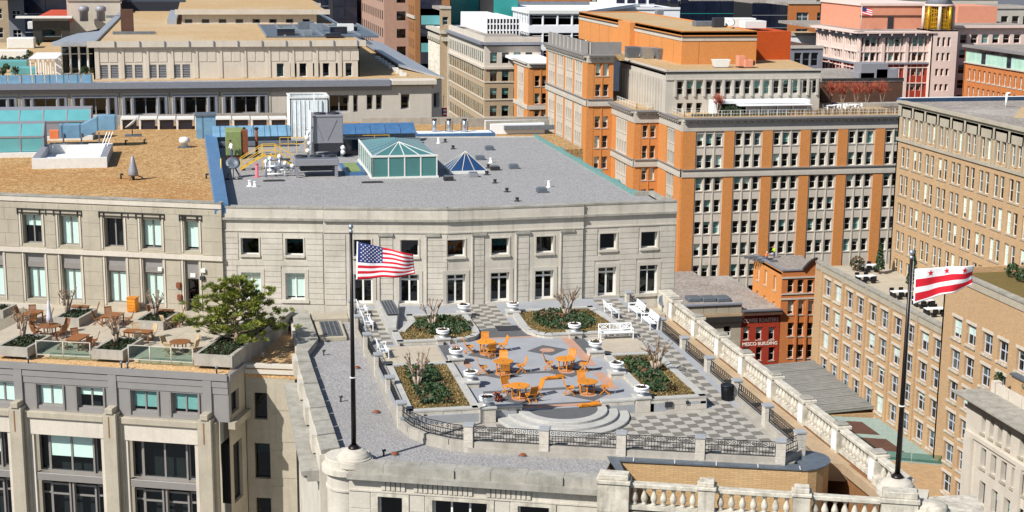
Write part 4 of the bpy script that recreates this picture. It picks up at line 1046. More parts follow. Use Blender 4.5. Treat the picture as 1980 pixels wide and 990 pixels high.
# stone panels with open joints between the openings
allops = u1+u2+dr
cuts = sorted([(a, c) for (a, c, _, _) in u1+u2[:1]])
for zi, (z0, z1) in enumerate(((-.3, .55), (.57, 1.6), (1.62, 2.65), (2.67, 3.7), (4.3, 5.3), (5.32, 6.3), (6.32, 7.2), (7.22, 7.58))):
    iv = [(.0, UF.L)]
    for (a, c, l, h) in allops:
        if l < z1+.1 and h > z0-.1:
            nx = []
            for (p, q) in iv:
                if a-.3 > p: nx.append((p, min(q, a-.3)))
                if c+.3 < q: nx.append((max(p, c+.3), q))
            iv = nx
    for (p, q) in iv:
        if q-p < .25: continue
        n = max(1, round((q-p)/1.25)); w = (q-p)/n; sh = .5*w if (zi % 2 and n > 1) else 0
        e = [p]+[p+w*k+sh-w*.25*(zi % 2) for k in range(1, n)]+[q]
        for a, c in zip(e, e[1:]): MB().fb(UF, a+.008, c-.008, 0, .035, z0, z1).build('stone_panel', 'cream_stone', lb)
for (a, c, l, h) in allops:      # slim mullion ribs beside each opening
    for s in (a-.2, c+.12): MB().fb(UF, s, s+.1, 0, .07, l-.1, h+.05).build('rib', 'cream_precast', lb)
band(lb, UF, 3.92, 4.25, .16, 'cream_precast', name='string_course'); band(lb, UF, -.4, -.02, .14, 'cream_precast', name='plinth')
for (i, j) in ((0, 1), (2, 3), (4, 4)):
    a, c = u1[i][0]-.35, u1[j][1]+.35; b = MB(); b.fb(UF, a, c, .0, .1, 6.88, 6.93); b.fb(UF, a, c, 0, .1, 7.16, 7.21)
    for s in (a, a+.35, u1[i][1]-.1, (u1[i][1]+u1[j][0])/2-.3 if i != j else a+.2, (u1[i][1]+u1[j][0])/2+.3 if i != j else a+.2, u1[j][0]+.1, c-.4, c-.05): b.fb(UF, s, s+.05, 0, .09, 6.75, 7.2)
    b.build('lintel_grille', 'window_dark', lb)
band(lb, UF, UZ-.36, UZ+.02, .08, 'cream_precast', d0=-.55, name='parapet')
band(lb, UF, UZ+.02, UZ+.1, .12, 'limestone_coping', d0=-.6, name='coping')
R0, R1 = UF.pt(0, -.4, 0), UF.pt(UF.L, -.4, 0)
slab(lb, [R0[:2], R1[:2], (.55, 149.5), (-20, 157), (-25, 119)], 6.8, 7.62, 'gravel_tan')
fl = MB(); fl.hexa([(.55, 108.4, 7.4), (1.6, 108.4, 7.4), (1.25, 147.5, 7.4), (.0, 147.5, 7.4)], [(.6, 108.4, 8.25), (1.55, 108.4, 8.1), (1.2, 147.5, 8.1), (.1, 147.5, 8.25)]); fl.build('blue_flashing', 'metal_blue', lb)
MB().prism([(.7, 108.6), (1.0, 108.5), (1.2, 152), (.2, 152)], GZ, 7.5).build('party_wall', 'cream_stone', lb)
# --- terrace deck, gravel margin, eaves
DK = -.75
slab(lb, [lp(-19, 1.9), lp(-2.8, 1.9), lp(-.2, 13), lp(3.2, 13.2), lp(.2, 16.2), lp(-19, 16.2)], -.6, 0, 'paving_cream', 'deck')
for k in range(9):
    for j in range(7):
        a, b = -17.5+k*1.85, 2.4+j*1.9; MB().prism([lp(a+.01, b+.01), lp(a+1.84, b+.01), lp(a+1.84, b+1.89), lp(a+.01, b+1.89)], 0, .012).build('paving_slab', 'paving_cream', lb)
slab(lb, [lp(-19, .15), lp(-.15, .15), lp(-.15, 1.9), lp(-2.4, 1.9), lp(-19, 1.9)], -.9, -.22, 'gravel_tan_fine', 'gravel_margin')
# --- front: grey metal storey with paired windows above stone bays
FF_ = Fr(lp(-19, 0), lp(0, 0))
zt, zc = -.16, -3.3
w1 = opz(FF_, [(-8, 745, 21, 792), (71, 748, 124, 797), (150, 753, 201, 802), (253, 759, 306, 806), (332, 763, 384, 812)], -2.95, -1.55, 1.72)
wall(lb, FF_, zc, -.5, w1, 'fascia_grey', .22)
for i, o in enumerate(w1): window(lb, FF_, o, 2, (), 'window_grey', .1, 'glass', .22, (.9, 1, .4 if i == 2 else .9, .8, .8)[i], bmat='blind' if i < 3 else 'blind_aqua', split=True)
band(lb, FF_, -.55, -.16, .16, 'fascia_grey', d0=-.16, name='eaves_fascia')
band(lb, FF_, -1.0, -.62, .09, 'fascia_grey', name='fascia_board'); band(lb, FF_, -1.45, -1.03, .05, 'fascia_grey', name='fascia_board')
for o in w1:
    for s in (o[0]-.16, o[1]+.04): MB().fb(FF_, s, s+.12, 0, .1, -3.1, -1.5).build('mullion', 'window_grey', lb)
pil = [FF_.hit(px, py)[0] for px, py in ((42, 830), (223, 843), (405, 855))]
pil = [pil[0]-(pil[1]-pil[0])]+pil
for s in pil: MB().fb(FF_, s-.28, s+.28, 0, .14, -3.3, -.56).build('metal_pier', 'fascia_grey', lb)
ZB = -16
for s in pil:                                     # stepped stone piers
    p = MB().fb(FF_, s-.42, s+.42, .0, .75, ZB, -3.0).build('pier', 'cream_stone', lb, .02)
    MB().fb(FF_, s-.26, s+.26, .1, .85, -3.0, -2.62).build('pier_top', 'cream_stone', p, .03)
    MB().fb(FF_, s-.62, s-.42, -.1, .45, ZB, -3.25).build('pier_step', 'cream_stone', p, .02); MB().fb(FF_, s+.42, s+.62, -.1, .45, ZB, -3.25).build('pier_step', 'cream_stone', p, .02)
    for dx in (-.04,): MB().fb(FF_, s+dx-.06, s+dx+.02, .75, .77, -4.6, -3.2).build('slot', 'brown_wall', p)
for a, c in zip(pil, pil[1:]+[FF_.L+.2]):
    a += .62; c -= .62
    if c-a < .4: continue
    MB().fb(FF_, a, c, 0, .42, -3.72, -3.3).build('cornice', 'cream_stone', lb, .03)
    MB().fb(FF_, a, c, -.1, .26, -4.85, -3.72).build('frieze', 'cream_precast', lb)
    if c-a < 2: 
        MB().fb(FF_, a, c, -.4, .05, ZB, -4.85).build('stone_infill', 'cream_stone', lb); continue
    for s in (a, c-.3): MB().fb(FF_, s, s+.3, -.1, .2, ZB, -4.85).build('jamb', 'cream_precast', lb)
    w = c-a-.6
    for (z0, z1, bl) in ((-7.55, -4.85, 0), (-11.3, -8.35, 1)):
        parts = [(a+.3, a+.3+w*.16, 1), (a+.3+w*.16, a+.3+w*.84, 2), (a+.3+w*.84, c-.3, 1)]
        for (p, q, n) in parts: window(lb, FF_, (p, q, z0, z1), n, (.75,) if bl else (), 'window_grey', .12, 'glass', .35 if n == 2 else .5, (random.choice([.6, .8, None, None]) if n == 2 else None), split=True)
        MB().fb(FF_, a+.3, c-.3, -.35, .12, z0-.5, z0).build('spandrel', 'window_grey', lb, .02)
    MB().fb(FF_, (a+c)/2-.18, (a+c)/2-.06, -.34, -.05, -11.3, -8.0).build('mullion', 'window_grey', lb); MB().fb(FF_, (a+c)/2+.06, (a+c)/2+.18, -.34, -.05, -11.3, -8.0).build('mullion', 'window_grey', lb)
# right-hand return and recessed wall next to the stone parapet
RT = Fr(lp(0, 0), lp(.0, 3.0))
rto = [(.5, 1.9, -2.95, -1.55)]
wall(lb, RT, ZB, -.5, rto+[(.6, 2.2, -9, -5)], 'cream_stone', .22); window(lb, RT, rto[0], 2, (), 'window_dark', .1, 'glass_dark', .22, split=True); window(lb, RT, (.6, 2.2, -9, -5), 1, (), 'window_dark', .1, 'glass_dark', .22, split=True)
band(lb, RT, -.55, -.16, .16, 'fascia_grey', d0=-.16, name='eaves_fascia'); band(lb, RT, -3.3, -.56, .03, 'fascia_grey', s0=.0, s1=.45, d0=-.02, name='metal_pier'); band(lb, RT, -3.75, -3.3, .4, 'cream_stone', name='cornice')
RW = Fr((2.1, 95.6), (5.25, 94.6))
rw = [RW.rect(490, 738, 516, 790), RW.rect(491, 836, 522, 905), RW.rect(494, 942, 524, 1000)]
wall(lb, RW, ZB, -.5, rw, 'cream_stone', .3)
for o, bl in zip(rw, (None, .3, None)): window(lb, RW, o, 1, (), 'window_dark', .08, 'glass_dark', .3, bl, 'blind_aqua', split=True)
for z in (-1.45, -3.6, -6.1, -8.6): MB().fb(RW, rw[0][1]+.15, RW.L, 0, .03, z-1.9, z-.02).build('stone_panel', 'cream_stone', lb)
band(lb, RW, -.5, -.3, .12, 'cream_precast', d0=-.4, name='parapet')
MB().fb(RW, 0, RW.L, 0, .1, -.9, -.62).build('string_course', 'cream_precast', lb)
slab(lb, [(2.1, 95.6), (5.5, 94.5), (5.6, 108), (1.3, 108), (1.3, 96)], -1.2, -.42, 'gravel_tan_fine', 'side_gravel')
MB().prism([(4.0, 104.6), (5.4, 104.3), (5.4, 107.4), (3.4, 107.8)], -.6, .5).build('ledge', 'concrete', lb, .03)
MB().prism([(3.6, 103.6), (5.35, 103.2), (5.35, 104.3), (3.8, 104.6)], -.6, .2).build('ledge', 'concrete', lb, .03)
for i, (px, py) in enumerate(((55, 704), (235, 713), (247, 714), (419, 722))):
    p = G(px, py, -.22+DK); t = thing('roof_light', 'small dark uplight on the gravel margin, number counted as %s from the left' % ('first', 'second', 'third', 'fourth')[i], 'light', 'uplights on the gravel margin', p)
    t['label'] = 'small dark uplight on the gravel margin, %s from the left' % ('first', 'second', 'third', 'fourth')[i]
    MB().tube((0, 0, 0), (0, 0, .32), .05, .05, 8).build('stem', 'unit_dark', t); MB().lathe([(.06, .3), (.09, .36), (.09, .46), (.05, .48)], 10).build('head', 'steel_dull', t)
p = G(508, 693, -.42+DK); t = thing('roof_light', 'small steel uplight on the shaded side gravel by the pine planter', 'light', None, p); MB().tube((0, 0, 0), (0, 0, .25), .05, .05, 8).build('stem', 'steel', t); MB().lathe([(.07, .25), (.1, .32), (.05, .42)], 10).build('head', 'steel', t)

# --- planters, trees and furniture on the left terrace
def lplanter(a0, a1, b0, b1, h, label, group='concrete planters on the left terrace', z=DK+.012):
    t = thing('concrete_planter', label, 'planter', group)
    q = [lp(a0, b0), lp(a1, b0), lp(a1, b1), lp(a0, b1)]; w = .2
    qi = [lp(a0+w, b0+w), lp(a1-w, b0+w), lp(a1-w, b1-w), lp(a0+w, b1-w)]
    for i in range(4):
        j = (i+1) % 4; MB().prism([q[i], q[j], qi[j], qi[i]], z, z+h).build('wall', 'concrete', t)
    n = max(1, int((a1-a0)/1.1))
    MB().prism(qi, z, z+h-.12).build('soil', 'soil', t)
    b = MB()
    for _ in range(int(90*(a1-a0)*(b1-b0))):
        x, y = lp(random.uniform(a0+.25, a1-.25), random.uniform(b0+.25, b1-.25)); leaf(b, (x, y, z+h-.1+.14*random.random()), .14, random.choices((0, 1, 2), (.35, .35, .3))[0])
    b.build('plants', ['leaf_dark', 'soil', 'leaf_cover'], t, kind='stuff'); return t
def pbox(f0, f1, bk, h=.62):
    """planter from three corners of its top seen in the photograph"""
    a0, b0 = lloc(*f0, h+DK); a1, _ = lloc(*f1, h+DK); _, b1 = lloc(*bk, h+DK); return a0, a1, b0, b1
P1 = pbox((-8, 670), (61, 669), (98, 648)); P2 = pbox((177, 676), (241, 677), (273, 654)); P3 = pbox((103, 614), (146, 620), (182, 597)); P4 = pbox((258, 620), (314, 624), (347, 603))
for P, l in ((P1, 'concrete planter at the left edge of the left terrace front'), (P2, 'concrete planter between the two glass railings of the left terrace'), (P3, 'concrete planter behind the table with the furled parasol'), (P4, 'concrete planter before the dark glazed door')): lplanter(*P, .62, l)
a, b = lloc(22, 596, .5+DK); lplanter(a-3, a, b-1.2, b+.8, .6, 'concrete planter cut by the left edge of the picture')
for (px, py, l, k, h) in ((44, 653, 'bare shrub in the front planter at the left edge', 11, 1.9), (224, 664, 'bare shrub in the planter between the glass railings', 12, 1.9), (131, 606, 'bare shrub in the planter before the second window column', 13, 1.9), (300, 611, 'bare shrub in the planter before the dark glazed door', 14, 1.8)):
    p = G(px, py, .5+DK); myrtle(l, (p[0], p[1], .5+DK), h, 6, .62, k, 'bare shrubs on the left terrace')
# long planter with the pine
E0 = lloc(375, 685, .75+DK); E1 = lloc(450, 688, .75+DK)
pt_ = lplanter(E0[0], E1[0], E0[1], E0[1]+9.6, .75, 'long concrete planter holding the pine at the right of the left terrace', None)
MB().prism([lp(E1[0]-.22, E0[1]+.2), lp(E1[0]+.04, E0[1]+.2), lp(E1[0]+.04, E0[1]+12.6), lp(E1[0]-.22, E0[1]+12.6)], -1.8, .8+DK).build('side_wall', 'concrete', pt_)
def pine(label, loc, R, Hh, seed=5):
    rnd = random.Random(seed); t = thing('pine_tree', label, 'tree', None, loc); tr = MB(); pads = []
    trunk = [Vector((0, 0, 0)), Vector((.1, .1, .7)), Vector((-.05, .25, 1.5)), Vector((.15, .2, 2.3)), Vector((.3, .3, 3.1)), Vector((.35, .3, Hh*.86))]
    for k in range(5): tr.tube(trunk[k], trunk[k+1], .16-.026*k, .134-.026*k, 7)
    for k in range(38):
        f = (k+.5)/38; h0 = .25+f*(len(trunk)-1.3); i = min(int(h0), 4); st_ = trunk[i].lerp(trunk[i+1], h0-i)
        a = k*2.4+rnd.uniform(-.4, .4); zz = .45+f*(Hh-.7); r = R*(1.0-.78*f**1.1)*rnd.uniform(.45, 1.12)
        if math.cos(a) > .5 and f < .3: r *= .75
        e = Vector((math.cos(a)*r, math.sin(a)*r*.8, zz+rnd.uniform(-.15, .25)+.1*r))
        m = st_.lerp(e, .55)+Vector((0, 0, -.08*r)); tr.tube(st_, m, .05, .035, 5); tr.tube(m, e, .035, .015, 5); pads.append((e, .5+.22*(1-f))); pads.append((m.lerp(e, .4)+Vector((rnd.uniform(-.3, .3), rnd.uniform(-.3, .3), .12)), .42))
        if r > 1.6: pads.append((st_.lerp(m, .8)+Vector((rnd.uniform(-.3, .3), rnd.uniform(-.3, .3), .2)), .4))
    tr.build('trunk', 'bark', t); lf = MB()
    tufts = []
    for (c, sz) in pads:
        tufts.append((c, sz*.5))
        for _ in range(4): tufts.append((c+Vector((rnd.gauss(0, .36), rnd.gauss(0, .36), rnd.gauss(.03, .13))), sz*rnd.uniform(.2, .45)))
    for (c, sz) in tufts:
        tint = rnd.random()*.8; ax = Vector((c.x*.25+rnd.gauss(0, .3), c.y*.25+rnd.gauss(0, .3), .55)).normalized()
        for _ in range(int(230*sz)+14):
            d = Vector((rnd.gauss(0, 1), rnd.gauss(0, 1), rnd.gauss(0, .8))).normalized()*rnd.random()**.5
            p = c+Vector((d.x, d.y, d.z*.55))*sz; g = (ax+d*.9+Vector((rnd.gauss(0, .3), rnd.gauss(0, .3), rnd.gauss(0, .3)))).normalized(); sd = g.orthogonal().normalized(); sd.rotate(Matrix.Rotation(rnd.uniform(0, 6.28), 3, g))
            l = rnd.uniform(.12, .26); lf.face([p-sd*.03, p+sd*.03, p+g*l], 0 if rnd.random() > tint else 1)
    lf.build('crown', ['leaf_pine', 'leaf_pine_light'], t); return t
pp = G(452, 668, .6+DK); pine('broad green pine tree growing in the long planter of the left terrace', (pp[0]+.15, pp[1]+.6, .6+DK), 4.5, 4.5)
def rect_table(mat, loc, rz, w, d, label, group):
    t = thing('garden_table', label, 'table', group, loc, rz); b = MB(); n = 8
    for k in range(n): b.box(-w/2, -d/2+k*d/n+.006, .7, w/2, -d/2+(k+1)*d/n-.006, .735)
    b.build('tabletop', mat, t); MB().box(-w/2+.08, -d/2+.08, .6, w/2-.08, d/2-.08, .69).build('apron', mat, t)
    for sx in (-1, 1):
        for sy_ in (-1, 1): MB().box(sx*(w/2-.1)-.04, sy_*(d/2-.1)-.04, 0, sx*(w/2-.1)+.04, sy_*(d/2-.1)+.04, .62).build('leg', mat, t)
    return t
GT = 'wooden tables on the left terrace'; GC = 'wooden chairs on the left terrace'
def lset(px, py, shape, mat, cmat, label, seats, w=1.5, d=.9, rz=None):
    p = G(px, py, .72+DK); z = DK+.014; rz = LA if rz is None else rz
    if shape == 'rect': rect_table(mat, (p[0], p[1], z), rz, w, d, label, GT)
    else: round_table(mat, (p[0], p[1], z), label, GT, w/2)
    short = label.replace('wooden ', '').replace('rectangular ', '').replace('round ', '')
    for (dx, dy, wd) in seats:
        q = Vector((dx, dy)); q.rotate(Matrix.Rotation(rz, 2)) if hasattr(q, 'rotate') else None
        chair(cmat, (p[0]+q.x, p[1]+q.y, z), math.atan2(-q.y, -q.x)+random.uniform(-.2, .2), ('%s chair, %s side of the %s' % ({'brown_wood': 'brown', 'teak_light': 'pale'}[cmat], wd, short)), GC)
lset(62, 605, 'rect', 'brown_wood', 'brown_wood', 'wooden table behind the left front planter', [(-1.05, .3, 'left'), (1.05, .3, 'right'), (.5, -.85, 'near'), (-.4, .85, 'far')], 1.1, 1.5)
lset(96, 630, 'round', 'brown_wood', 'brown_wood', 'wooden round table with the furled parasol', [(-1.0, 0, 'left'), (1.05, -.4, 'right'), (.6, .85, 'far'), (-.55, -.8, 'near')], 1.5)
lset(218, 609, 'rect', 'brown_wood', 'brown_wood', 'wooden rectangular table beside the orange cabinet', [(-1.05, -.2, 'left'), (1.05, .3, 'right'), (-.7, .85, 'far'), (.6, -.95, 'near')], 1.2, 1.5)
lset(150, 652, 'rect', 'brown_wood', 'brown_wood', 'wooden rectangular table behind the left glass railing', [(-.9, -.5, 'left'), (.95, .4, 'right'), (-.6, .95, 'far'), (.9, -.6, 'near')], 1.0, 1.7)
lset(267, 640, 'rect', 'brown_wood', 'teak_light', 'wooden rectangular table with pale chairs', [(-.7, -.8, 'near left'), (.3, -.8, 'near right'), (-.5, .8, 'far left'), (.6, .8, 'far right')], 1.9, .9)
lset(348, 661, 'round', 'brown_wood', 'teak_light', 'wooden round table behind the right glass railing', [(-.95, .1, 'left'), (.6, .8, 'far'), (1.0, -.25, 'right'), (-.3, -.95, 'near')], 1.4)
lset(343, 612, 'rect', 'brown_wood', 'teak_light', 'small wooden square table right of the shrub by the door', [(-.5, -.75, 'near')], .7, .8)
lset(155, 592, 'rect', 'brown_wood', 'brown_wood', 'wooden table behind the second window column planter', [(1.0, .1, 'right')], 1.3, .6)
lset(320, 600, 'rect', 'brown_wood', 'brown_wood', 'wooden table left of the dark door', [(-.95, 0, 'left'), (1.0, .1, 'right')], 1.2, .6)
p = G(96, 628, .74+DK); um_ = thing('furled_parasol', 'furled grey parasol standing in the round wooden table', 'parasol', None, (p[0], p[1], DK+.014))
MB().tube((0, 0, 0), (0, 0, 2.4), .03, .03, 8).build('pole', 'brown_wood', um_); MB().lathe([(.03, 2.45), (.07, 2.35), (.12, 1.9), (.2, 1.3), (.22, .95), (.1, .93)], 9).build('canopy', 'cloth_grey', um_)
p = G(257, 605, DK); cb = thing('storage_cabinet', 'orange wooden storage cabinet standing against the left facade', 'cabinet', None, (p[0], p[1]+.35, DK+.012), LA)
MB().box(-.33, -.3, .05, .33, .3, 1.02).build('body', 'orange_wood', cb); MB().box(-.37, -.34, 1.02, .37, .34, 1.09).build('top', 'orange_wood', cb)
for k in range(4): MB().box(-.3, -.325, .12+k*.22, .3, -.3, .31+k*.22).build('front_board', 'orange_wood', cb)
def glass_rail(p0, p1, n, label):
    t = thing('glass_railing', label, 'railing', 'glass railings of the left terrace'); a, c = Vector(G(*p0, .05+DK)), Vector(G(*p1, .05+DK)); z0 = -.1+DK
    d = (c-a)
    for i in range(n+1):
        q = a+d*i/n; MB().tube((q.x, q.y, z0), (q.x, q.y, 1.08+DK), .035, .035, 8).build('post', 'stone_strip', t)
    MB().bar((a.x, a.y, 1.06+DK), (c.x, c.y, 1.06+DK), .06, .04).build('top_rail', 'stone_strip', t); MB().bar((a.x, a.y, .12+DK), (c.x, c.y, .12+DK), .04, .04).build('bottom_rail', 'stone_strip', t)
    for i in range(n):
        q, r = a+d*(i+.03)/n, a+d*(i+.97)/n; MB().hexa([(q.x, q.y, .16+DK), (r.x, r.y, .16+DK), (r.x, r.y+.012, .16+DK), (q.x, q.y+.012, .16+DK)], [(q.x, q.y, 1.0+DK), (r.x, r.y, 1.0+DK), (r.x, r.y+.012, 1.0+DK), (q.x, q.y+.012, 1.0+DK)]).build('pane', 'glass_green' if False else 'glass_clear', t)
glass_rail((71, 687), (175, 692), 2, 'glass railing between the two front planters of the left terrace')
glass_rail((249, 696), (373, 703), 3, 'glass railing between the middle planter and the pine planter')
# ================================================================== LONG CREAM BUILDING BEHIND (far side of the street)
lg = thing('long_cream_building', 'long cream building with overhanging grey eaves and sand coloured roofs behind the gravel roofs', 'building')
V = 185.0; LF = Fr((-46, V), (27.9, V)); EZ = 9.0
def lx(px, py=205): return LF.hit(px, py)[0]
zw = LF.hit(300, 188)[1]; zs_ = LF.hit(300, 222)[1]
ops = []; grp = []
for k in range(-1, 6):
    x = 48+k*97
    if k == 5: continue
    for (a, c, n) in ((x, x+11, 1), (x+18, x+61, 2), (x+66.5, x+77, 1)): grp.append((lx(a), lx(c), zs_, zw, n))
for (a, c, n) in ((637, 675, 2), (683, 692, 1)): grp.append((lx(a), lx(c), zs_, zw, n))
sg = [(lx(a), lx(c), LF.hit(700, 212)[1], LF.hit(700, 183)[1], 1) for a, c in ((709, 721), (727, 739), (775, 792))]
wall(lg, LF, -25, 8.4, [g[:4] for g in grp+sg], 'cream_precast', .5)
for g_ in grp+sg: window(lg, LF, g_[:4], g_[4], (), 'slate', .14, 'glass_dark', .5)
for i in range(0, len(grp)-2, 3):
    a, c = grp[i][0], grp[i+2][1]
    b = MB(); b.fb(LF, a-.3, c+.3, .0, .12, zw+.02, zw+.3); b.fb(LF, a-.3, a, 0, .12, zs_-2.6, zw); b.fb(LF, c, c+.3, 0, .12, zs_-2.6, zw)
    for s in (grp[i][1], grp[i+1][1]): b.fb(LF, s+.1, s+.35, 0, .16, zs_-2.6, zw)
    b.build('window_surround', 'slate', lg)
    for k in range(int((c-a)/.75)): MB().fb(LF, a+k*.75+.05, a+k*.75+.68, .0, .06, zs_-2.4, zs_-.15).build('grille_panel', 'louvre', lg)
    for s in (a-.75, c+.55): MB().fb(LF, s, s+.16, 0, .05, -10, 8.2).build('joint_rib', 'cream_stone', lg)
# eaves: wide slab with a gutter edge
MB().fb(LF, 0, LF.L-5.0, -2.2, .58, 8.6, 9.1).build('eaves', 'metal_grey_roof', lg); MB().fb(LF, 0, LF.L-5.2, .58, .68, 8.45, 9.2).build('gutter', 'slate', lg); MB().fb(LF, 0, LF.L-5, -.3, .2, 7.9, 8.6).build('soffit', 'fascia_grey', lg)
MB().fb(LF, LF.L-5, LF.L+.6, -2, .7, 8.55, 9.15).build('cornice', 'cream_precast', lg, .05)
CB = Fr((27.9, V), (29.6, V+2.6)); co_ = [(.6, 2.4, LF.hit(700, 212)[1], LF.hit(700, 183)[1])]
wall(lg, CB, -25, 8.9, co_, 'cream_precast', .4); window(lg, CB, co_[0], 1, (), 'slate', .12, 'glass_dark', .4)
eb_ = Fr((29.6, V+2.6), (29.6, V+75)); wall(lg, eb_, -25, 8.9, [], 'cream_precast')
slab(lg, [(-46, V+.1), (28, V+.1), (29.5, V+2.7), (29.5, V+75), (-46, V+75)], 8.0, 9.06, 'roof_sand')
b = MB(); b.hexa([(26, V+16, 9.4), (29.9, V+3, 8.9), (29.9, V+72, 8.9), (26, V+72, 9.4)], [(26, V+16, 9.7), (30.0, V+3, 9.05), (30.0, V+72, 9.05), (26, V+72, 9.7)]); b.build('side_eaves', 'metal_grey_roof', lg)
for k in range(8): MB().box(24.8, V+6+k*4, 9.05, 25.6, V+6.8+k*4, 9.45).build('roof_vent', 'offwhite_metal', lg)
# set-back upper storey
V2 = 190.5; P0, P1_ = AtV(180, 120, V2)[0], AtV(695, 120, V2)[0]; U2F = Fr((P0, V2), (P1_, V2)); Z2 = AtV(400, 84, V2)[2]
zl0, zl1 = U2F.hit(300, 151)[1], U2F.hit(300, 125)[1]
lv = [U2F.hit(a, 138)[0] for a in (194, 214, 241, 261, 288, 307, 334, 353)]; lw = U2F.hit(209, 138)[0]-U2F.hit(194, 138)[0]
wn = [(U2F.hit(a, 138)[0], U2F.hit(c, 138)[0], U2F.hit(600, 148)[1], U2F.hit(600, 122)[1]) for a, c in ((535, 549), (561, 574), (579, 593), (605, 619), (624, 637), (649, 663), (668, 681))]
wall(lg, U2F, 8.9, Z2, [(s, s+lw, zl0, zl1) for s in lv]+wn, 'cream_precast', .25)
for s in lv:
    o = MB().fb(U2F, s, s+lw, -.3, -.25, zl0, zl1).build('louvre_panel', 'window_dark', lg)
    for k in range(8): z = zl0+(zl1-zl0)*(k+.1)/8; MB().fb(U2F, s+.02, s+lw-.02, -.2, -.08, z, z+(zl1-zl0)/8*.6).build('louvre_blade', 'louvre', o)
for w in wn: window(lg, U2F, w, 1, (), 'window_white', .06, 'glass_dark', .25, rb(.3))
n = 11; pw = U2F.L/n
for k in range(n): MB().fb(U2F, k*pw+.22, k*pw+.72, 0, .1, 9.1, Z2-.2).build('pilaster', 'cream_precast', lg)
for k in range(n):
    for j in range(2): MB().fb(U2F, k*pw+.86+j*(pw-.8)/2, k*pw+.86+(j+1)*(pw-.8)/2-.14, 0, .05, zl1+.35, Z2-.75).build('wall_panel', 'cream_precast', lg)
MB().fb(U2F, -.6, U2F.L+.8, -.4, .3, Z2-.35, Z2+.1).build('eaves', 'metal_grey_roof', lg); MB().fb(U2F, -.6, U2F.L+.8, .3, .42, Z2-.4, Z2+.35).build('gutter', 'cream_precast', lg)
for k in range(n): MB().fb(U2F, (k+.9)*pw-.06, (k+.9)*pw+.06, .42, .55, Z2-.45, Z2+.35).build('bracket', 'slate', lg)
VB = V2+85
slab(lg, [(P0-.3, V2+.05), (P1_+.4, V2+.05), (P1_+.4, VB), (P0-.3, VB)], Z2-.5, Z2+.06, 'roof_sand', 'upper_roof')
MB().fb(Fr((P1_, V2), (P1_, VB)), 0, VB-V2, -.2, 0, 8.9, Z2-.2).build('end_wall', 'cream_precast', lg); MB().fb(Fr((P0, VB), (P0, V2)), 0, VB-V2, -.2, 0, 8.9, Z2-.2).build('end_wall', 'cream_precast', lg)
b = MB(); b.hexa([(P1_+.3, V2+.5, Z2), (P1_+2.6, V2+9, Z2-.9), (P1_+2.6, VB-5, Z2-.9), (P1_+.3, VB-5, Z2)], [(P1_+.3, V2+.5, Z2+.2), (P1_+2.7, V2+9, Z2-.7), (P1_+2.7, VB-5, Z2-.7), (P1_+.3, VB-5, Z2+.2)]); b.build('side_eaves', 'metal_grey_roof', lg)
MB().box(P0-.5, V2+.2, Z2, P0+.4, VB, Z2+.35).build('west_gutter', 'metal_grey_roof', lg)
# inner court with windows, monitor blocks and plant on the upper roof
c0, c1 = G(348, 48, Z2)[:2], G(505, 20, Z2)[:2]
VM = G(480, 47, Z2)[1]; xm0, xm1 = AtV(352, 35, VM)[0], AtV(612, 35, VM)[0]; zm = AtV(480, 25, VM)[2]
MF = Fr((xm0, VM), (xm1, VM)); mo = [(MF.L*(k+.15)/8, MF.L*(k+.6)/8, Z2+.2, zm-.9) for k in range(8)]
wall(lg, MF, Z2, zm, mo, 'cream_precast', .3, 'monitor_wall')
for o in mo: window(lg, MF, o, 1, (), 'slate', .1, 'glass_dark', .3)
slab(lg, [(xm0-.6, VM-.5), (xm1+1.5, VM-.5), (xm1+1.5, VM+30), (xm0-.6, VM+30)], zm, zm+.4, 'roof_sand', 'monitor_roof'); MB().box(xm0-1, VM-.7, zm-.2, xm1+2, VM-.45, zm+.55).build('monitor_eaves', 'cream_precast', lg)
MB().prism([(xm0-2.2, VM-1), (xm0-.8, VM-1), (xm0-.8, VM+30), (xm0-2.2, VM+30)], Z2-.1, Z2+.8).build('roof_kerb', 'metal_grey_roof', lg)
b = MB(); p, q = G(515, 74, Z2), G(690, 50, Z2); b.box(p[0], p[1], Z2+.02, q[0], q[1], Z2+.25); b.build('roof_glazing', 'lead', lg)
for k in range(7): x = p[0]+(q[0]-p[0])*k/6; MB().box(x-.12, p[1], Z2+.25, x+.12, q[1], Z2+.42).build('glazing_bar', 'steel', lg)
for k in range(9):
    px = random.uniform(530, 680); py = random.uniform(54, 72); c = G(px, py, Z2+.4); MB().box(c[0]-random.uniform(.6, 1.8), c[1]-.6, Z2+.2, c[0]+.8, c[1]+.8, Z2+random.uniform(.6, 1.3)).build('roof_plant', random.choice(['steel', 'steel_dull', 'offwhite_metal', 'glaze_navy']), lg)
c = G(247, 66, Z2); cn = MB().box(c[0]-.8, c[1]-.8, Z2, c[0]+.8, c[1]+.8, Z2+3.3).build('chimney', 'brown_block', lg)
for (x0, y0, x1) in ((218, 66, 300), (205, 34, 248), (234, 12, 292)):
    p, q = G(x0, y0, Z2+.1), G(x1, y0, Z2+.1); MB().box(p[0], p[1]-.25, Z2+.05, q[0], p[1]+.25, Z2+.45).build('roof_duct', 'steel_dull', lg)
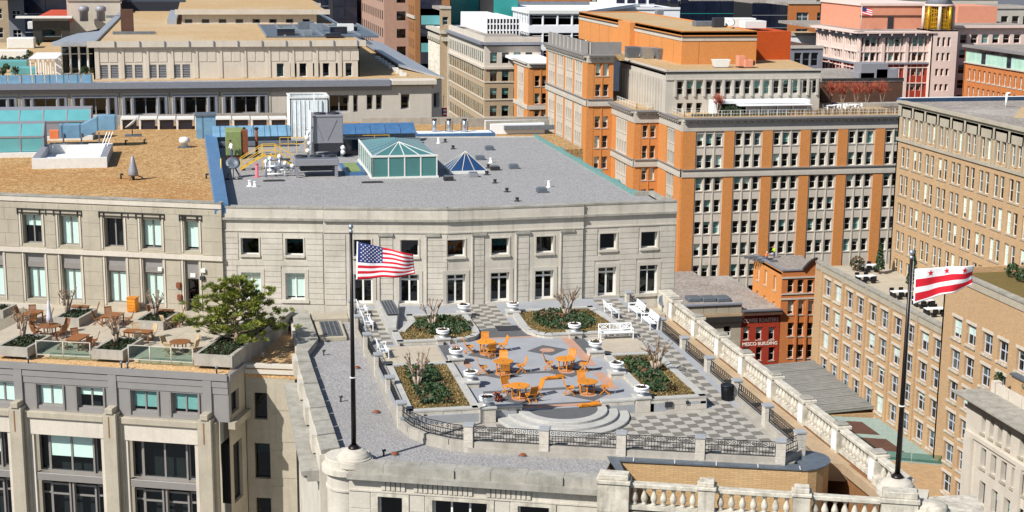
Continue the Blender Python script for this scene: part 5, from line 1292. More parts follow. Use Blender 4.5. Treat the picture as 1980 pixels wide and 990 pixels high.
# west wing: curved roof, glazed wall, roof garden with pergola
cr0 = G(105, 80, Z2); 
slab(lg, [(AtV(100, 80, 196)[0], 196), (P0-.4, 196), (P0-.4, 228)]+[(AtV(100, 80, 196)[0]+ .4+8*(1-math.cos(t)), 196+32*math.sin(t)) for t in (1.5, 1.2, .9, .6, .3, .1)], Z2-.6, Z2-.1, 'metal_grey_roof', 'wing_roof')
GW = Fr((AtV(118, 100, 197)[0], 197), (P0, 197)); go = [(GW.L*k/4+.06, GW.L*(k+1)/4-.06, 9.2, Z2-.7) for k in range(4)]
wall(lg, GW, 9.0, Z2-.5, go, 'offwhite_metal', .15, 'glazed_wall')
for o in go: window(lg, GW, o, 1, (.72,), 'offwhite_metal', .08, 'glass_green', .15, None, room=3.0)
b = MB(); x0 = AtV(60, 140, 189)[0]; x1 = AtV(108, 140, 189)[0]
pg = thing('roof_pergola', 'white slatted pergola on the roof garden at the far left', 'pergola', None, (x0, 189, 9.1)); w = x1-x0
for i in range(2):
    for k in range(6): MB().box(w*k/5-.06, i*9-.06, 0, w*k/5+.06, i*9+.06, 2.6).build('post', 'white_paint', pg)
for k in range(8): MB().box(w-.06, k*1.2, 0, w+.06, k*1.2+.12, 2.6).build('side_slat', 'white_paint', pg)
for k in range(18): MB().box(-.2, k*.55-.3, 2.62, w+.2, k*.55+.1, 2.7).build('roof_slat', 'white_paint', pg)
ft = Fr((-46, V+.3), (AtV(180, 155, V+.3)[0], V+.3)); gp = MB()
for k in range(24): MB().fb(ft, ft.L*k/24+.05, ft.L*(k+1)/24-.05, -.04, 0, 9.1, 10.1).build('parapet_panel', 'metal_blue_roof', lg)
for (px, py, w, d, h, m) in ((40, 92, 4, 3, 1.6, 'offwhite_metal'), (15, 130, 5, 2, 1.0, 'glaze_aqua'), (45, 142, 3, 2, .9, 'glaze_aqua'), (10, 112, 6, 2.5, 1.2, 'offwhite_metal'), (95, 65, 5, 3, 2.2, 'white_paint'), (70, 55, 3, 2, 1.4, 'offwhite_metal'), (150, 140, 5, 6, .6, 'olive_paint'), (172, 141, 3, 6, .5, 'roof_sand')):
    c = G(px, py, 9.2); MB().box(c[0]-w/2, c[1], 9.06, c[0]+w/2, c[1]+d, 9.06+h).build('roof_hutch', m, lg, .08)
for i, (px, py) in enumerate(((8, 122), (22, 124), (35, 124), (48, 121), (58, 112), (12, 138), (30, 144), (75, 88), (5, 147), (165, 143))):
    c = G(px, py, 9.2); t = thing('roof_shrub', 'dark shrub of the far left roof garden, %s' % ('leftmost of the front row', 'second of the front row', 'third of the front row', 'fourth of the front row', 'beside the pergola front', 'near row, left edge', 'near row by the aqua box', 'behind the pergola', 'lowest at the left edge', 'alone in the yellow court')[i], 'shrub', 'shrubs on the far left roof garden', (c[0], c[1], 9.06))
    b = MB()
    for _ in range(90):
        d = Vector((random.gauss(0, 1), random.gauss(0, 1), random.gauss(0, 1))).normalized()*.5*random.random()**.4; leaf(b, (d.x, d.y, .7+d.z), .3, random.choice((0, 1)))
    b.build('foliage', ['leaf_dark', 'leaf_dark'], t); MB().tube((0, 0, 0), (0, 0, .7), .08, .05, 5).build('trunk', 'bark', t)

# ================================================================== PLANT ON THE MAIN GRAVEL ROOF
Z = ROOFZ
gp_ = thing('glass_roof_lantern', 'large teal glass roof lantern with gabled top on the grey gravel roof', 'skylight', None, (13.7, 124.1, Z))
w, d, h = 5.45, 10.6, 1.85; rh = AtV(780, 274, 127.9)[2]-Z-h
k_ = MB().box(-.15, -.15, 0, w+.15, d+.15, .14).build('kerb', 'offwhite_metal', gp_)
for i in range(4): MB().box(w*i/4, 0, .14, w*(i+1)/4, .06, h).build('pane', 'glaze_teal', gp_)
for i in range(7): MB().box(-.0, d*i/7, .14, .06, d*(i+1)/7, h).build('pane', 'glaze_teal', gp_); MB().box(w-.06, d*i/7, .14, w, d*(i+1)/7, h).build('pane', 'glaze_teal', gp_)
MB().box(0, d-.06, .14, w, d, h).build('back_pane', 'glaze_teal', gp_)
ap = (w/2, 3.8, h+rh); ap2 = (w/2, 6.8, h+rh); e = [(0, 0, h), (w, 0, h), (w, d, h), (0, d, h)]
for i in range(4):
    a, c = (w*i/4, 0, h), (w*(i+1)/4, 0, h); MB().face([a, c, ap]).build('roof_pane', 'glaze_teal', gp_)
for i in range(6):
    L_ = lambda p, q, t: tuple(p[j]+(q[j]-p[j])*t for j in range(3))
    a0, a1 = i/6, (i+1)/6
    MB().face([L_(e[0], e[3], a0), L_(e[0], e[3], a1), L_(ap, ap2, a1), L_(ap, ap2, a0)]).build('roof_pane', 'glaze_slate', gp_); MB().face([L_(e[1], e[2], a0), L_(e[1], e[2], a1), L_(ap, ap2, a1), L_(ap, ap2, a0)]).build('roof_pane', 'glaze_slate', gp_)
MB().face([e[2], e[3], ap2]).build('roof_pane', 'glaze_teal', gp_)
for i in range(5):
    MB().box(w*i/4-.05, -.05, .1, w*i/4+.05, .02, h).build('mullion', 'offwhite_metal', gp_); MB().bar((w*i/4, 0, h), ap, .07, .05).build('rafter', 'offwhite_metal', gp_)
for i in range(8): MB().box(-.05, d*i/7-.05, .1, .02, d*i/7+.05, h).build('mullion', 'offwhite_metal', gp_)
for i in range(1, 7): MB().bar(L_(e[0], e[3], i/6), L_(ap, ap2, i/6), .06, .05).build('rafter', 'glaze_slate', gp_)
MB().box(-.08, -.08, h-.06, w+.08, .04, h+.1).build('eaves_bar', 'offwhite_metal', gp_); MB().box(-.08, 0, h-.06, .04, d, h+.1).build('eaves_bar', 'offwhite_metal', gp_)
sp_ = thing('pyramid_skylight', 'small blue glass pyramid skylight right of the teal lantern', 'skylight', None, (20.5, 125.7, Z))
MB().box(0, 0, 0, 3.3, 3.4, .25).build('kerb', 'offwhite_metal', sp_); ap = (1.65, 1.5, 1.75); q = [(0.05, .05, .25), (3.25, .05, .25), (3.25, 3.3, .25), (.05, 3.3, .25)]
for i in range(4):
    for j in range(3): MB().face([L_(q[i], q[(i+1) % 4], j/3), L_(q[i], q[(i+1) % 4], (j+1)/3), ap]).build('pane', 'glaze_blue', sp_)
    for j in range(3): MB().bar(L_(q[i], q[(i+1) % 4], j/3), ap, .05, .05).build('bar', 'stone_strip', sp_)
def fan(parent, x, y, z, r):
    MB().lathe([(r, 0), (r*1.02, .12), (r*.95, .14), (r*.9, .02)], 18, (x, y, z)).build('fan_ring', 'unit_dark', parent)
    b = MB()
    for k in range(6):
        a = k*math.pi/3; b.bar((x+.06*math.cos(a), y+.06*math.sin(a), z+.07), (x+r*.86*math.cos(a), y+r*.86*math.sin(a), z+.07), .16, .02)
    b.lathe([(.09, .03), (.09, .14)], 8, (x, y, z)); b.build('fan_blades', 'black_iron', parent)
ch = thing('rooftop_condenser', 'low grey condenser on legs with three fans on the gravel roof', 'air conditioner', None, (7.35, 125.4, Z))
MB().box(0, 0, 1.0, 3.7, 2.6, 1.55).build('casing', 'unit_grey', ch, .03); MB().box(.1, .1, 1.55, 3.6, 2.5, 1.6).build('top', 'steel_dull', ch)
for k in range(3): fan(ch, .65+k*1.2, 1.3, 1.6, .5)
for x in (.1, 3.35):
    for y in (.05, 2.3): MB().box(x, y, 0, x+.25, y+.25, 1.0).build('leg', 'unit_grey', ch)
MB().box(.5, .5, .5, 3.2, 2.1, 1.0).build('coil', 'unit_dark', ch)
ct_ = thing('cooling_tower', 'tall grey cooling tower with two fans behind the low condenser', 'cooling tower', None, (9.75, 137.2, Z))
MB().box(0, 0, 1.3, 2.75, 2.9, 3.75).build('casing', 'unit_grey', ct_, .04); MB().box(-.05, -.05, 3.75, 2.8, 2.95, 3.85).build('top', 'unit_grey', ct_); MB().box(.1, .05, .55, 2.65, 2.8, 1.3).build('louvre_base', 'unit_dark', ct_)
b = MB(); b.bar((.2, -.02, 3.5), (.9, -.02, 1.6), .03, .04); b.bar((2.2, -.02, 3.5), (1.3, -.02, 1.6), .03, .04); b.build('brace', 'unit_grey', ct_)
for x in (.75, 2.0): fan(ct_, x, 1.4, 3.85, .55)
for x in (.05, 2.5):
    for y in (.05, 2.6): MB().box(x, y, 0, x+.2, y+.2, .6).build('leg', 'steel_dull', ct_)
MB().path([(-.25, -.3, .2), (-.25, -.3, 4.4)], .09, 8).build('riser_pipe', 'pipe_white', ct_)
for (z, x) in ((.7, -.5), (1.4, -.35), (1.9, -.55), (2.4, -.4), (.9, 2.7), (.5, 2.7)): MB().lathe([(.05, -.24), (.22, -.1), (.22, .1), (.05, .24)], 10, (x, -.2, z)).build('valve', 'pipe_white', ct_)
MB().path([(-.5, -.2, .3), (-.5, -.2, 2.6), (.1, .2, 2.9)], .12, 8).build('pipe', 'steel', ct_)
sh = thing('metal_stair_shed', 'tall white ribbed metal enclosure with open top behind the cooling tower', 'shed', None, (8.6, 152.9, 5.6))
hh = 4.7
for (p, q) in (((0, 0), (3.9, 0)), ((3.9, 0), (3.9, 4.2)), ((3.9, 4.2), (0, 4.2)), ((0, 4.2), (0, 0))):
    f = Fr(p, q); MB().fb(f, 0, f.L, -.12, 0, 0, hh).build('wall', 'metal_white', sh)
    for k in range(int(f.L/.44)): MB().fb(f, .1+k*.44, .16+k*.44, 0, .06, 0, hh-.2).build('rib', 'white_paint', sh)
    MB().fb(f, -.05, f.L+.05, -.16, .1, hh, hh+.16).build('coping', 'offwhite_metal', sh)
MB().box(.2, .2, hh-1.2, 3.7, 4.0, hh-1.1).build('deck', 'unit_dark', sh); MB().tube((2.4, -.6, 0), (2.4, -.6, hh+.6), .05, .04, 6).build('mast', 'pipe_white', sh)
st_y = thing('yellow_stair_platform', 'yellow railed step-over platform on the gravel roof left of the condenser', 'platform', None, (3.0, 130.2, Z))
b = [(0, 0), (1.9, 1.15), (3.0, 1.15), (4.9, 0)]
for y in (0, 1.0):
    for k in range(3):
        (x0, z0), (x1, z1) = b[k], b[k+1]; MB().bar((x0, y, z0+.1), (x1, y, z1+.1), .05, .12).build('stringer', 'safety_yellow', st_y)
        for dz in (.55, 1.0): MB().bar((x0, y, z0+dz), (x1, y, z1+dz), .05, .05).build('handrail', 'safety_yellow', st_y)
    for (x, z) in b: MB().bar((x, y, 0), (x, y, z+1.0), .06, .06).build('post', 'safety_yellow', st_y)
for k in range(9):
    t = k/8; x = t*1.9 if k < 4 else (1.9+1.1*(t-.5)*2 if k < 6 else 3.0+1.9*(k-5)/4); 
    MB().box(k*.55-.02, .05, (1.15*min(1, k/3.4, (8.9-k)/3.4))+.12, k*.55+.3, .95, (1.15*min(1, k/3.4, (8.9-k)/3.4))+.16).build('tread', 'steel_dull', st_y)
for i, (x0, x1, y, l) in enumerate(((6.9, 9.2, 140.5, 'yellow guard rail left of the cooling tower'), (13.0, 17.2, 141, 'yellow guard rail right of the cooling tower'))):
    t = thing('guard_rail', l, 'railing', 'yellow guard rails on the gravel roof', (x0, y, Z))
    for z in (.9, 1.5): MB().bar((0, 0, z), (x1-x0, 0, z), .05, .05).build('rail', 'safety_yellow', t)
    for k in range(4): MB().bar(((x1-x0)*k/3, 0, 0), ((x1-x0)*k/3, 0, 1.5), .05, .05).build('post', 'safety_yellow', t)
ob = thing('olive_roof_box', 'olive green sheet metal hood box at the left of the gravel roof', 'roof vent', None, (1.9, 137.5, Z))
MB().hexa([(0, 0, .3), (1.4, 0, .3), (1.4, 1.2, .3), (0, 1.2, .3)], [(0, 0, 2.5), (1.4, 0, 2.5), (1.7, 1.6, 2.7), (0, 1.6, 2.7)]).build('hood', 'olive_paint', ob, .04); MB().box(.1, .1, 0, 1.6, 1.2, .32).build('base', 'rust', ob); MB().box(1.41, .1, .4, 2.0, 1.3, 2.55).build('side_cheek', 'rust', ob)
for i, (x0, x1, y, l) in enumerate(((.8, 8.3, 146.5, 'long blue topped duct housing left of the white metal enclosure'), (13.2, 20.6, 147, 'long blue topped duct housing right of the cooling tower'))):
    t = thing('duct_housing', l, 'duct', 'blue topped duct housings', (x0, y, Z)); w = x1-x0
    MB().box(0, .3, 0, w, 2.0, .9).build('body', 'steel_dull', t)
    n = int(w/1.25)
    for k in range(n): MB().hexa([(w*k/n+.02, 0, .85), (w*(k+1)/n-.02, 0, .85), (w*(k+1)/n-.02, 2.2, .85), (w*k/n+.02, 2.2, .85)], [(w*k/n+.02, .25, 1.25), (w*(k+1)/n-.02, .25, 1.25), (w*(k+1)/n-.02, 1.7, 1.75), (w*k/n+.02, 1.7, 1.75)]).build('cover_panel', 'metal_blue_roof' if i == 0 else 'lead_blue', t, .02)
    MB().box(-.3, -1.2, .1, w+.3, -.4, .5).build('lower_duct', 'steel_dull', t)
bd = thing('dark_plant_screen', 'dark blue plant screen behind the cooling tower', 'screen', None, (12.6, 136, Z)); MB().box(0, 2.2, 0, 4.3, 2.4, 1.5).build('panel', 'glaze_navy', bd); MB().box(0, 2.1, 1.5, 4.3, 2.5, 1.62).build('cap', 'steel_dull', bd)
for k in range(4): MB().box(k*1.4, 2.4, 0, k*1.4+.1, 3.2, 1.5).build('stay', 'steel_dull', bd)
sk = thing('flat_roof_hatch', 'flat blue edged roof hatch beside the teal lantern', 'hatch', None, (11.6, 126.0, Z)); MB().hexa([(0, 0, 0), (1.7, 0, 0), (1.7, 5.5, 0), (0, 5.5, 0)], [(0, 0, .3), (1.7, 0, .3), (1.7, 5.5, .3), (0, 5.5, .3)]).build('kerb', 'lead_blue', sk); MB().box(.3, .3, .3, 1.4, 5.2, .36).build('lid', 'olive_paint', sk)
pc = thing('pipe_manifold', 'tangle of steel pipes and valves left of the low condenser', 'pipes', None, (4.9, 126.3, Z))
for (a, c, r, m) in (((0, 0, .9), (2.3, 0, .9), .09, 'steel'), ((0, .5, .5), (2.3, .5, .5), .09, 'pipe_white'), ((.1, 0, 0), (.1, 0, 1.3), .1, 'steel'), ((.9, .3, 0), (.9, .3, 1.2), .09, 'steel_dull'), ((1.7, .2, 0), (1.7, .2, 1.1), .08, 'pipe_white'), ((0, 1.2, 1.3), (2.2, 1.2, 1.3), .1, 'steel_dull'), ((.5, 1.2, 0), (.5, 1.2, 1.4), .1, 'pipe_white'), ((1.3, 1.2, 0), (1.3, 1.2, 1.5), .1, 'steel'), ((.2, -.3, .3), (1.6, -.3, .3), .07, 'pipe_white')): MB().tube(a, c, r, r, 8).build('pipe', m, pc)
for (x, y, z) in ((.1, 0, 1.3), (.5, 1.2, 1.4), (1.3, 1.2, 1.55), (1.7, .2, 1.1), (2.3, 0, .9), (2.2, .5, .5)): MB().lathe([(.04, -.2), (.18, -.08), (.18, .08), (.04, .2)], 9, (x, y, z)).build('valve', 'pipe_white', pc)
dp = thing('dish_mount', 'grey dish with tripod struts at the left end of the gravel roof', 'satellite dish', None, (2.3, 126.5, Z))
d = MB(); d.lathe([(.02, -.15), (.4, -.07), (.58, .04), (.6, .06), (.35, -.03), (.02, -.1)], 20); dm = d.mesh('dish', 'lead'); dm.transform(Matrix.Rotation(math.radians(50), 4, 'X')); link('dish', dm, dp, (0, 0, 1.2))
for (x, y) in ((-.5, .4), (.5, .4), (.7, -.6), (0, -.3)): MB().tube((0, 0, 1.1), (x, y, 0), .04, .04, 5).build('strut', 'unit_dark', dp)
MB().tube((-1.0, -.6, 0), (-1.0, -.6, 1.7), .05, .05, 6).build('mast', 'safety_yellow', dp)
for k in range(3): MB().box(-.7+k*.5, -1.3, 0, -.35+k*.5, -1.0, .14).build('ballast_block', 'unit_dark', dp)
SM = [(497, 342, 'pipe_red', .13, 1.1, 'upright red stub pipe on the gravel roof'), (483, 360, 'pipe_white', .12, .45, 'left of two short white vents near the red pipe'), (493, 361, 'pipe_white', .1, .4, 'right of two short white vents near the red pipe'),
      (1061, 362, 'pipe_white', .1, .5, 'white vent pipe in the right part of the gravel roof'), (949, 315, 'pipe_white', .11, .42, 'white vent pipe right of the blue pyramid'), (848, 277, 'pipe_white', .11, .5, 'white vent pipe behind the blue pyramid'),
      (944, 325, 'tar', .12, .3, 'dark stub pipe just right of the blue pyramid'), (941, 338, 'tar', .13, .3, 'dark stub pipe below the right corner of the blue pyramid'), (957, 354, 'tar', .12, .28, 'dark stub pipe between pyramid and parapet'), (980, 371, 'tar', .12, .28, 'dark stub pipe near the parapet, left one'), (1000, 389, 'tar', .12, .25, 'dark stub pipe nearest the parapet'),
      (876, 288, 'tar', .13, .3, 'dark stub pipe far behind the blue pyramid'), (861, 275, 'tar', .12, .3, 'dark stub pipe at the back of the gravel roof')]
for (px, py, m, r, h, l) in SM:
    t = thing('vent_pipe', l, 'pipe', 'stub pipes on the grey gravel roof', G(px, py, Z)); MB().lathe([(r*2.2, 0), (r*2, .04), (r, .06), (r, h), (r*.6, h+.02)], 12).build('stem', m, t); MB().lathe([(r*1.25, h-.05), (r*1.25, h+.04)], 10).build('rim', m, t)
for (px, py, l) in ((915, 342, 'square grey roof box before the blue pyramid'), (867, 349, 'flat dark paver before the teal lantern'), (957, 329, 'small dark roof box right of the pyramid'), (993, 326, 'small flat vent cap in the middle of the gravel roof'), (928, 309, 'low tan roof box behind the pyramid'), (946, 290, 'low vent cap at the back of the gravel roof'), (1047, 372, 'brown roof box near the white vent pipe'), (530, 350, 'dark rubber mat left of the condenser'), (720, 353, 'curved dark cable ramp before the condenser')):
    p = G(px, py, Z); t = thing('roof_box', l, 'roof vent', 'small boxes on the grey gravel roof', p); s = .4 if 'mat' not in l and 'ramp' not in l else .9
    MB().box(-s, -.3, 0, s, .3, .35 if s < .5 else .06).build('box', 'unit_grey' if 'grey' in l else ('tar' if 'dark' in l else 'lead'), t, .03); MB().box(-s*.8, -.24, .35 if s < .5 else .06, s*.8, .24, .42 if s < .5 else .09).build('lid', 'steel_dull' if s < .5 else 'tar', t)
def person(label, loc, face, top, legs, h=1.72, lean=0.0, helmet=None):
    """one continuous body grown over a jointed skeleton; clothing split by material along the body"""
    t = thing('person', label, 'person', None, loc, face-math.pi/2); s = h/1.72
    J = [((0, 0, .95), .15), ((0, .02+lean*.3, 1.15), .14), ((0, .03+lean*.6, 1.38), .16), ((0, .03+lean*.8, 1.5), .065), ((0, .05+lean, 1.6), .09), ((0, .05+lean, 1.7), .085),
         ((.19, .02+lean*.6, 1.4), .065), ((.26, .06+lean*.6, 1.14), .05), ((.24, .24+lean*.6, .98), .04), ((-.19, .02+lean*.6, 1.4), .065), ((-.27, .04+lean*.6, 1.13), .05), ((-.25, .2+lean*.6, .96), .04),
         ((.1, 0, .88), .1), ((.12, .03, .48), .075), ((.12, -.02, .07), .05), ((.12, .13, .03), .04), ((-.1, 0, .88), .1), ((-.12, .06, .48), .075), ((-.13, -.04, .07), .05), ((-.13, .11, .03), .04)]
    E = [(0, 1), (1, 2), (2, 3), (3, 4), (4, 5), (2, 6), (6, 7), (7, 8), (2, 9), (9, 10), (10, 11), (0, 12), (12, 13), (13, 14), (14, 15), (0, 16), (16, 17), (17, 18), (18, 19)]
    me = bpy.data.meshes.new('body'); me.from_pydata([tuple(c*s for c in j[0]) for j in J], E, []); o = link('body', me, t)
    m = o.modifiers.new('skin', 'SKIN')
    for v, j in zip(me.skin_vertices[0].data, J): v.radius = (j[1]*s, j[1]*s)
    me.skin_vertices[0].data[0].use_root = True
    ss_ = o.modifiers.new('sub', 'SUBSURF'); ss_.levels = 1; ss_.render_levels = 1
    dg = bpy.context.evaluated_depsgraph_get(); nm = bpy.data.meshes.new_from_object(o.evaluated_get(dg)); o.modifiers.clear(); o.data = nm; nm.materials.clear()
    for x in (top, legs, 'skin', 'hair'): nm.materials.append(MATS[x])
    for p in nm.polygons:
        z = p.center.z/s; p.material_index = 1 if z < .96 and abs(p.center.x) < .2 else (2 if z > 1.49 or (abs(p.center.x) > .2 and z < 1.08) else 0); p.use_smooth = True
        if z < .08: p.material_index = 3
    MB().lathe([(.1, 0), (.105, .05), (.09, .11), (.04, .145)], 12, (0, (.04+lean)*s, 1.66*s)).build('helmet' if helmet else 'hair', helmet or 'hair', t); return t
p = G(449, 309, Z); person('worker in white top and blue jeans standing by the olive green roof box', p, math.radians(200), 'flag_white', 'denim', 1.75, .1)

# --- tan roof zone behind the main gravel roof
tz = thing('tan_rear_roof', 'low rear building with tan gravel roof, beam frames and flues behind the grey roof', 'building')
slab(tz, [(1, 152.2), (33.3, 149.2), (38.5, 150), (38.5, 176), (-22, 178), (-21, 158)], 2.5, 5.0, 'gravel_tan')
MB().prism([(-22, 150), (38.5, 150), (38.5, 176.2), (-22, 178.2)], GZ, 2.5).build('wall', 'cream_stone', tz)
for (x0, y0, x1, y1, h, m) in ((210, 232, 570, 226, 1.1, 'concrete'), (700, 232, 905, 230, .8, 'concrete'), (940, 250, 1062, 247, 1.5, 'concrete'), (905, 236, 1060, 232, 1.0, 'concrete')):
    p, q = G(x0, y0, 5.6), G(x1, y1, 5.6); f = Fr(p, q); MB().fb(f, 0, f.L, -.4, .0, 4.9, 5.0+h).build('parapet', m, tz)
for k in range(9):
    px = 250+k*36; p = G(px, 250, 5.0); o = MB().box(p[0]-.7, p[1], 5.0, p[0]+.8, p[1]+2.2, 6.1).build('dark_bay', 'glaze_navy', tz); MB().box(p[0]-.9, p[1]-.2, 6.1, p[0]+1.0, p[1]+2.4, 6.25).build('beam', 'offwhite_metal', o); MB().box(p[0]-.95, p[1]-.15, 5.0, p[0]-.75, p[1], 6.1).build('post', 'offwhite_metal', o)
for i, px in enumerate((840, 868, 898)):
    p = G(px, 263, 5.6); t = thing('steel_flue', '%s of three steel flues behind the teal lantern' % ('leftmost', 'middle', 'rightmost')[i], 'flue', 'steel flues behind the teal lantern', (p[0], p[1], 5.0)); MB().lathe([(.45, 0), (.45, .5), (.3, .8), (.25, .9)], 14).build('cone', 'steel', t)
    MB().tube((0, 0, .9), (0, 0, 2.4), .22, .22, 12).build('stack', 'steel', t); MB().lathe([(.27, 2.3), (.27, 2.42), (.2, 2.44)], 12).build('collar', 'tar', t)
    if i:
        for dx in (-.35, .35): MB().bar((dx, 0, 0), (dx, 0, 2.2), .06, .06).build('stay', 'unit_dark', t)
wt = thing('white_roof_tray', 'shallow blue edged white roof tray under the steel flues', 'skylight', None, (*G(850, 266, 5.6)[:2], 5.6)); MB().box(-2.5, 0, 0, 6.0, 2.5, .4).build('kerb', 'lead_blue', wt); MB().box(-2.2, .3, .4, 5.7, 2.2, .45).build('panel', 'white_paint', wt)
ws = thing('white_roof_skylight', 'long white skylight box on the tan rear roof at its right end', 'skylight', None, (*G(948, 243, 6.0)[:2], 5.0)); MB().box(0, 0, 0, 6.2, 3.5, 1.2).build('box', 'white_paint', ws, .05); MB().box(1.5, -.5, .5, 7.2, -.1, 1.0).build('front_rail', 'steel_dull', ws)

# ================================================================== OBJECTS ON THE LEFT TAN GRAVEL ROOF
ZL = 7.62-.75
def L3(px, py): return G(px, py, ZL)
wl = thing('white_light_well', 'open white light well with grey kerb on the tan gravel roof', 'skylight', None, L3(62, 327)); w = L3(207, 325)[0]-L3(62, 327)[0]; d = 9.5
MB().prism([(0, 0), (w, 0), (w, .55), (0, .55)], 0, .85).build('kerb', 'offwhite_metal', wl); MB().prism([(0, d-.55), (w, d-.55), (w, d), (0, d)], 0, .85).build('kerb', 'offwhite_metal', wl); MB().prism([(0, .55), (.6, .55), (.6, d-.55), (0, d-.55)], 0, .85).build('kerb', 'unit_grey', wl); MB().prism([(w-.6, .55), (w, .55), (w, d-.55), (w-.6, d-.55)], 0, .85).build('kerb', 'unit_grey', wl)
MB().box(.6, .55, .02, w-.6, d-.55, .06).build('floor', 'white_paint', wl); MB().box(.6, 3.4, .06, w-.6, 3.6, .5).build('divider', 'white_paint', wl)
MB().path([(1.7, 1.2, .85), (1.7, 1.2, 1.9), (4.6, 1.2, 1.9)], .05, 6).build('guard_pipe', 'steel_dull', wl)
for k in range(3): MB().bar((w-.9+k*.25, d-2, .8), (w-.4+k*.25, d-1.0, 2.0), .05, .05).build('ladder_rail', 'white_paint', wl)
for i, (x0, x1, y, dd, l) in enumerate(((-24, L3(180, 262)[0], 150.0, 4.2, 'long teal glass roof monitor, farther of the two on the tan roof'), (-24, L3(87, 300)[0], 138.6, 3.4, 'teal glass roof monitor with a door, nearer of the two on the tan roof'))):
    t = thing('glass_roof_monitor', l, 'skylight', 'teal glass roof monitors', (x0, y, ZL)); w = x1-x0; n = int(w/1.9); hh = 1.75
    MB().box(-.2, -.5, 0, w+.2, dd, .4).build('kerb', 'offwhite_metal', t)
    for k in range(n):
        a, c = w*k/n, w*(k+1)/n; dm_ = (k == n-4 and i == 1) or (k == n-2 and i == 0)
        MB().box(a+.07, 0, .45, c-.07, .08, hh).build('door' if dm_ else 'pane', 'unit_grey' if dm_ else 'glaze_aqua', t)
        MB().hexa([(a+.07, .05, hh), (c-.07, .05, hh), (c-.07, 1.3, hh+.95), (a+.07, 1.3, hh+.95)], [(a+.07, 0, hh+.08), (c-.07, 0, hh+.08), (c-.07, 1.3, hh+1.03), (a+.07, 1.3, hh+1.03)]).build('roof_pane', 'glaze_aqua', t)
    for k in range(n+1):
        a = w*k/n; MB().box(a-.07, -.04, .4, a+.07, .1, hh).build('mullion', 'unit_grey', t); MB().bar((a, .02, hh+.03), (a, 1.3, hh+1.02), .13, .12).build('rafter', 'unit_grey', t)
    MB().box(0, -.05, hh-.06, w, .12, hh+.1).build('transom', 'unit_grey', t); MB().box(0, 1.3, .4, w, dd, hh+1.05).build('back', 'unit_grey', t)
du = thing('blue_grey_duct', 'bent blue grey air duct beside the teal roof monitors', 'duct', None, (*L3(112, 292)[:2], ZL))
MB().hexa([(0, 2, .9), (2, 2, .9), (2, 3.6, .9), (0, 3.6, .9)], [(0, 2, 2.1), (2, 2, 2.1), (2, 3.6, 2.1), (0, 3.6, 2.1)]).build('duct', 'metal_blue_roof', du); MB().hexa([(2, 2, .9), (3.6, 2, 1.6), (3.6, 3.6, 1.6), (2, 3.6, .9)], [(2, 2, 2.1), (3.6, 2, 2.9), (3.6, 3.6, 2.9), (2, 3.6, 2.1)]).build('duct', 'metal_blue_roof', du); MB().box(3.6, 2, 1.6, 5.2, 3.6, 2.9).build('duct', 'metal_blue_roof', du)
MB().box(-1.0, 1, 0, 4.2, 3.8, .3).build('platform', 'unit_dark', du)
for x in (.3, 1.9, 3.5): MB().box(x, 1.9, .3, x+.15, 2.0, 1.4).build('stand', 'steel_dull', du)
MB().box(-.9, 2.5, .8, -.1, 3.0, 1.6).build('motor', 'hivis_orange', du)
dd_ = thing('roof_dish', 'pale satellite dish on a flat stand on the tan gravel roof', 'satellite dish', None, L3(256, 263)); d = MB(); d.lathe([(.02, -.15), (.5, -.08), (.78, .05), (.8, .08), (.5, -.02), (.02, -.1)], 20); dm = d.mesh('dish', 'offwhite_metal'); dm.transform(Matrix.Rotation(math.radians(-40), 4, 'Y')); link('dish', dm, dd_, (0, 0, 1.3)); MB().tube((0, 0, .1), (0, 0, 1.2), .05, .05, 6).build('mast', 'unit_dark', dd_); MB().box(-.7, -.5, 0, .9, .5, .14).build('stand', 'lead', dd_)
vt = thing('cone_vent', 'grey cone vent on struts in the middle of the tan gravel roof', 'roof vent', None, L3(258, 348)); MB().lathe([(.36, .35), (.42, .5), (.36, .8), (.24, 1.3), (.12, 1.9), (.02, 2.0)], 14).build('cone', 'unit_grey', vt); MB().tube((0, 0, 0), (0, 0, .4), .12, .12, 8).build('stem', 'unit_dark', vt)
for (x, y) in ((.9, .1), (.7, .9), (-.3, -.5)): MB().tube((x, y, .05), (0, 0, .5), .035, .035, 5).build('strut', 'unit_dark', vt)
vm = thing('mushroom_vent', 'pale mushroom vent near the blue flashing of the tan gravel roof', 'roof vent', None, L3(357, 285)); MB().lathe([(.3, 0), (.3, .4), (.5, .45), (.5, .75), (.36, .95), (.1, 1.0)], 18).build('cap', 'offwhite_metal', vm); MB().box(-.6, -.5, 0, .6, .5, .08).build('base', 'lead', vm)
for (px, py, l) in ((243, 280, 'left of two dark stub pipes on the tan roof'), (279, 278, 'right of two dark stub pipes on the tan roof'), (234, 346, 'bent dark stub pipe left of the cone vent'), (399, 346, 'dark stub pipe near the corner of the tan roof')):
    t = thing('vent_pipe', l, 'pipe', 'stub pipes on the tan gravel roof', L3(px, py)); MB().tube((0, 0, 0), (0, 0, .4), .07, .07, 8).build('stem', 'tar', t); MB().tube((-.05, 0, .4), (.2, 0, .38), .07, .07, 8).build('elbow', 'tar', t)
be = thing('blue_end_box', 'blue grey metal box at the back end of the blue flashing', 'roof vent', None, (*L3(398, 268)[:2], ZL)); MB().box(-.9, 0, 0, 1.0, 2.2, 2.2).build('body', 'metal_blue_roof', be); MB().box(-1.0, -.1, 2.2, 1.1, 2.3, 2.35).build('cap', 'lead', be)

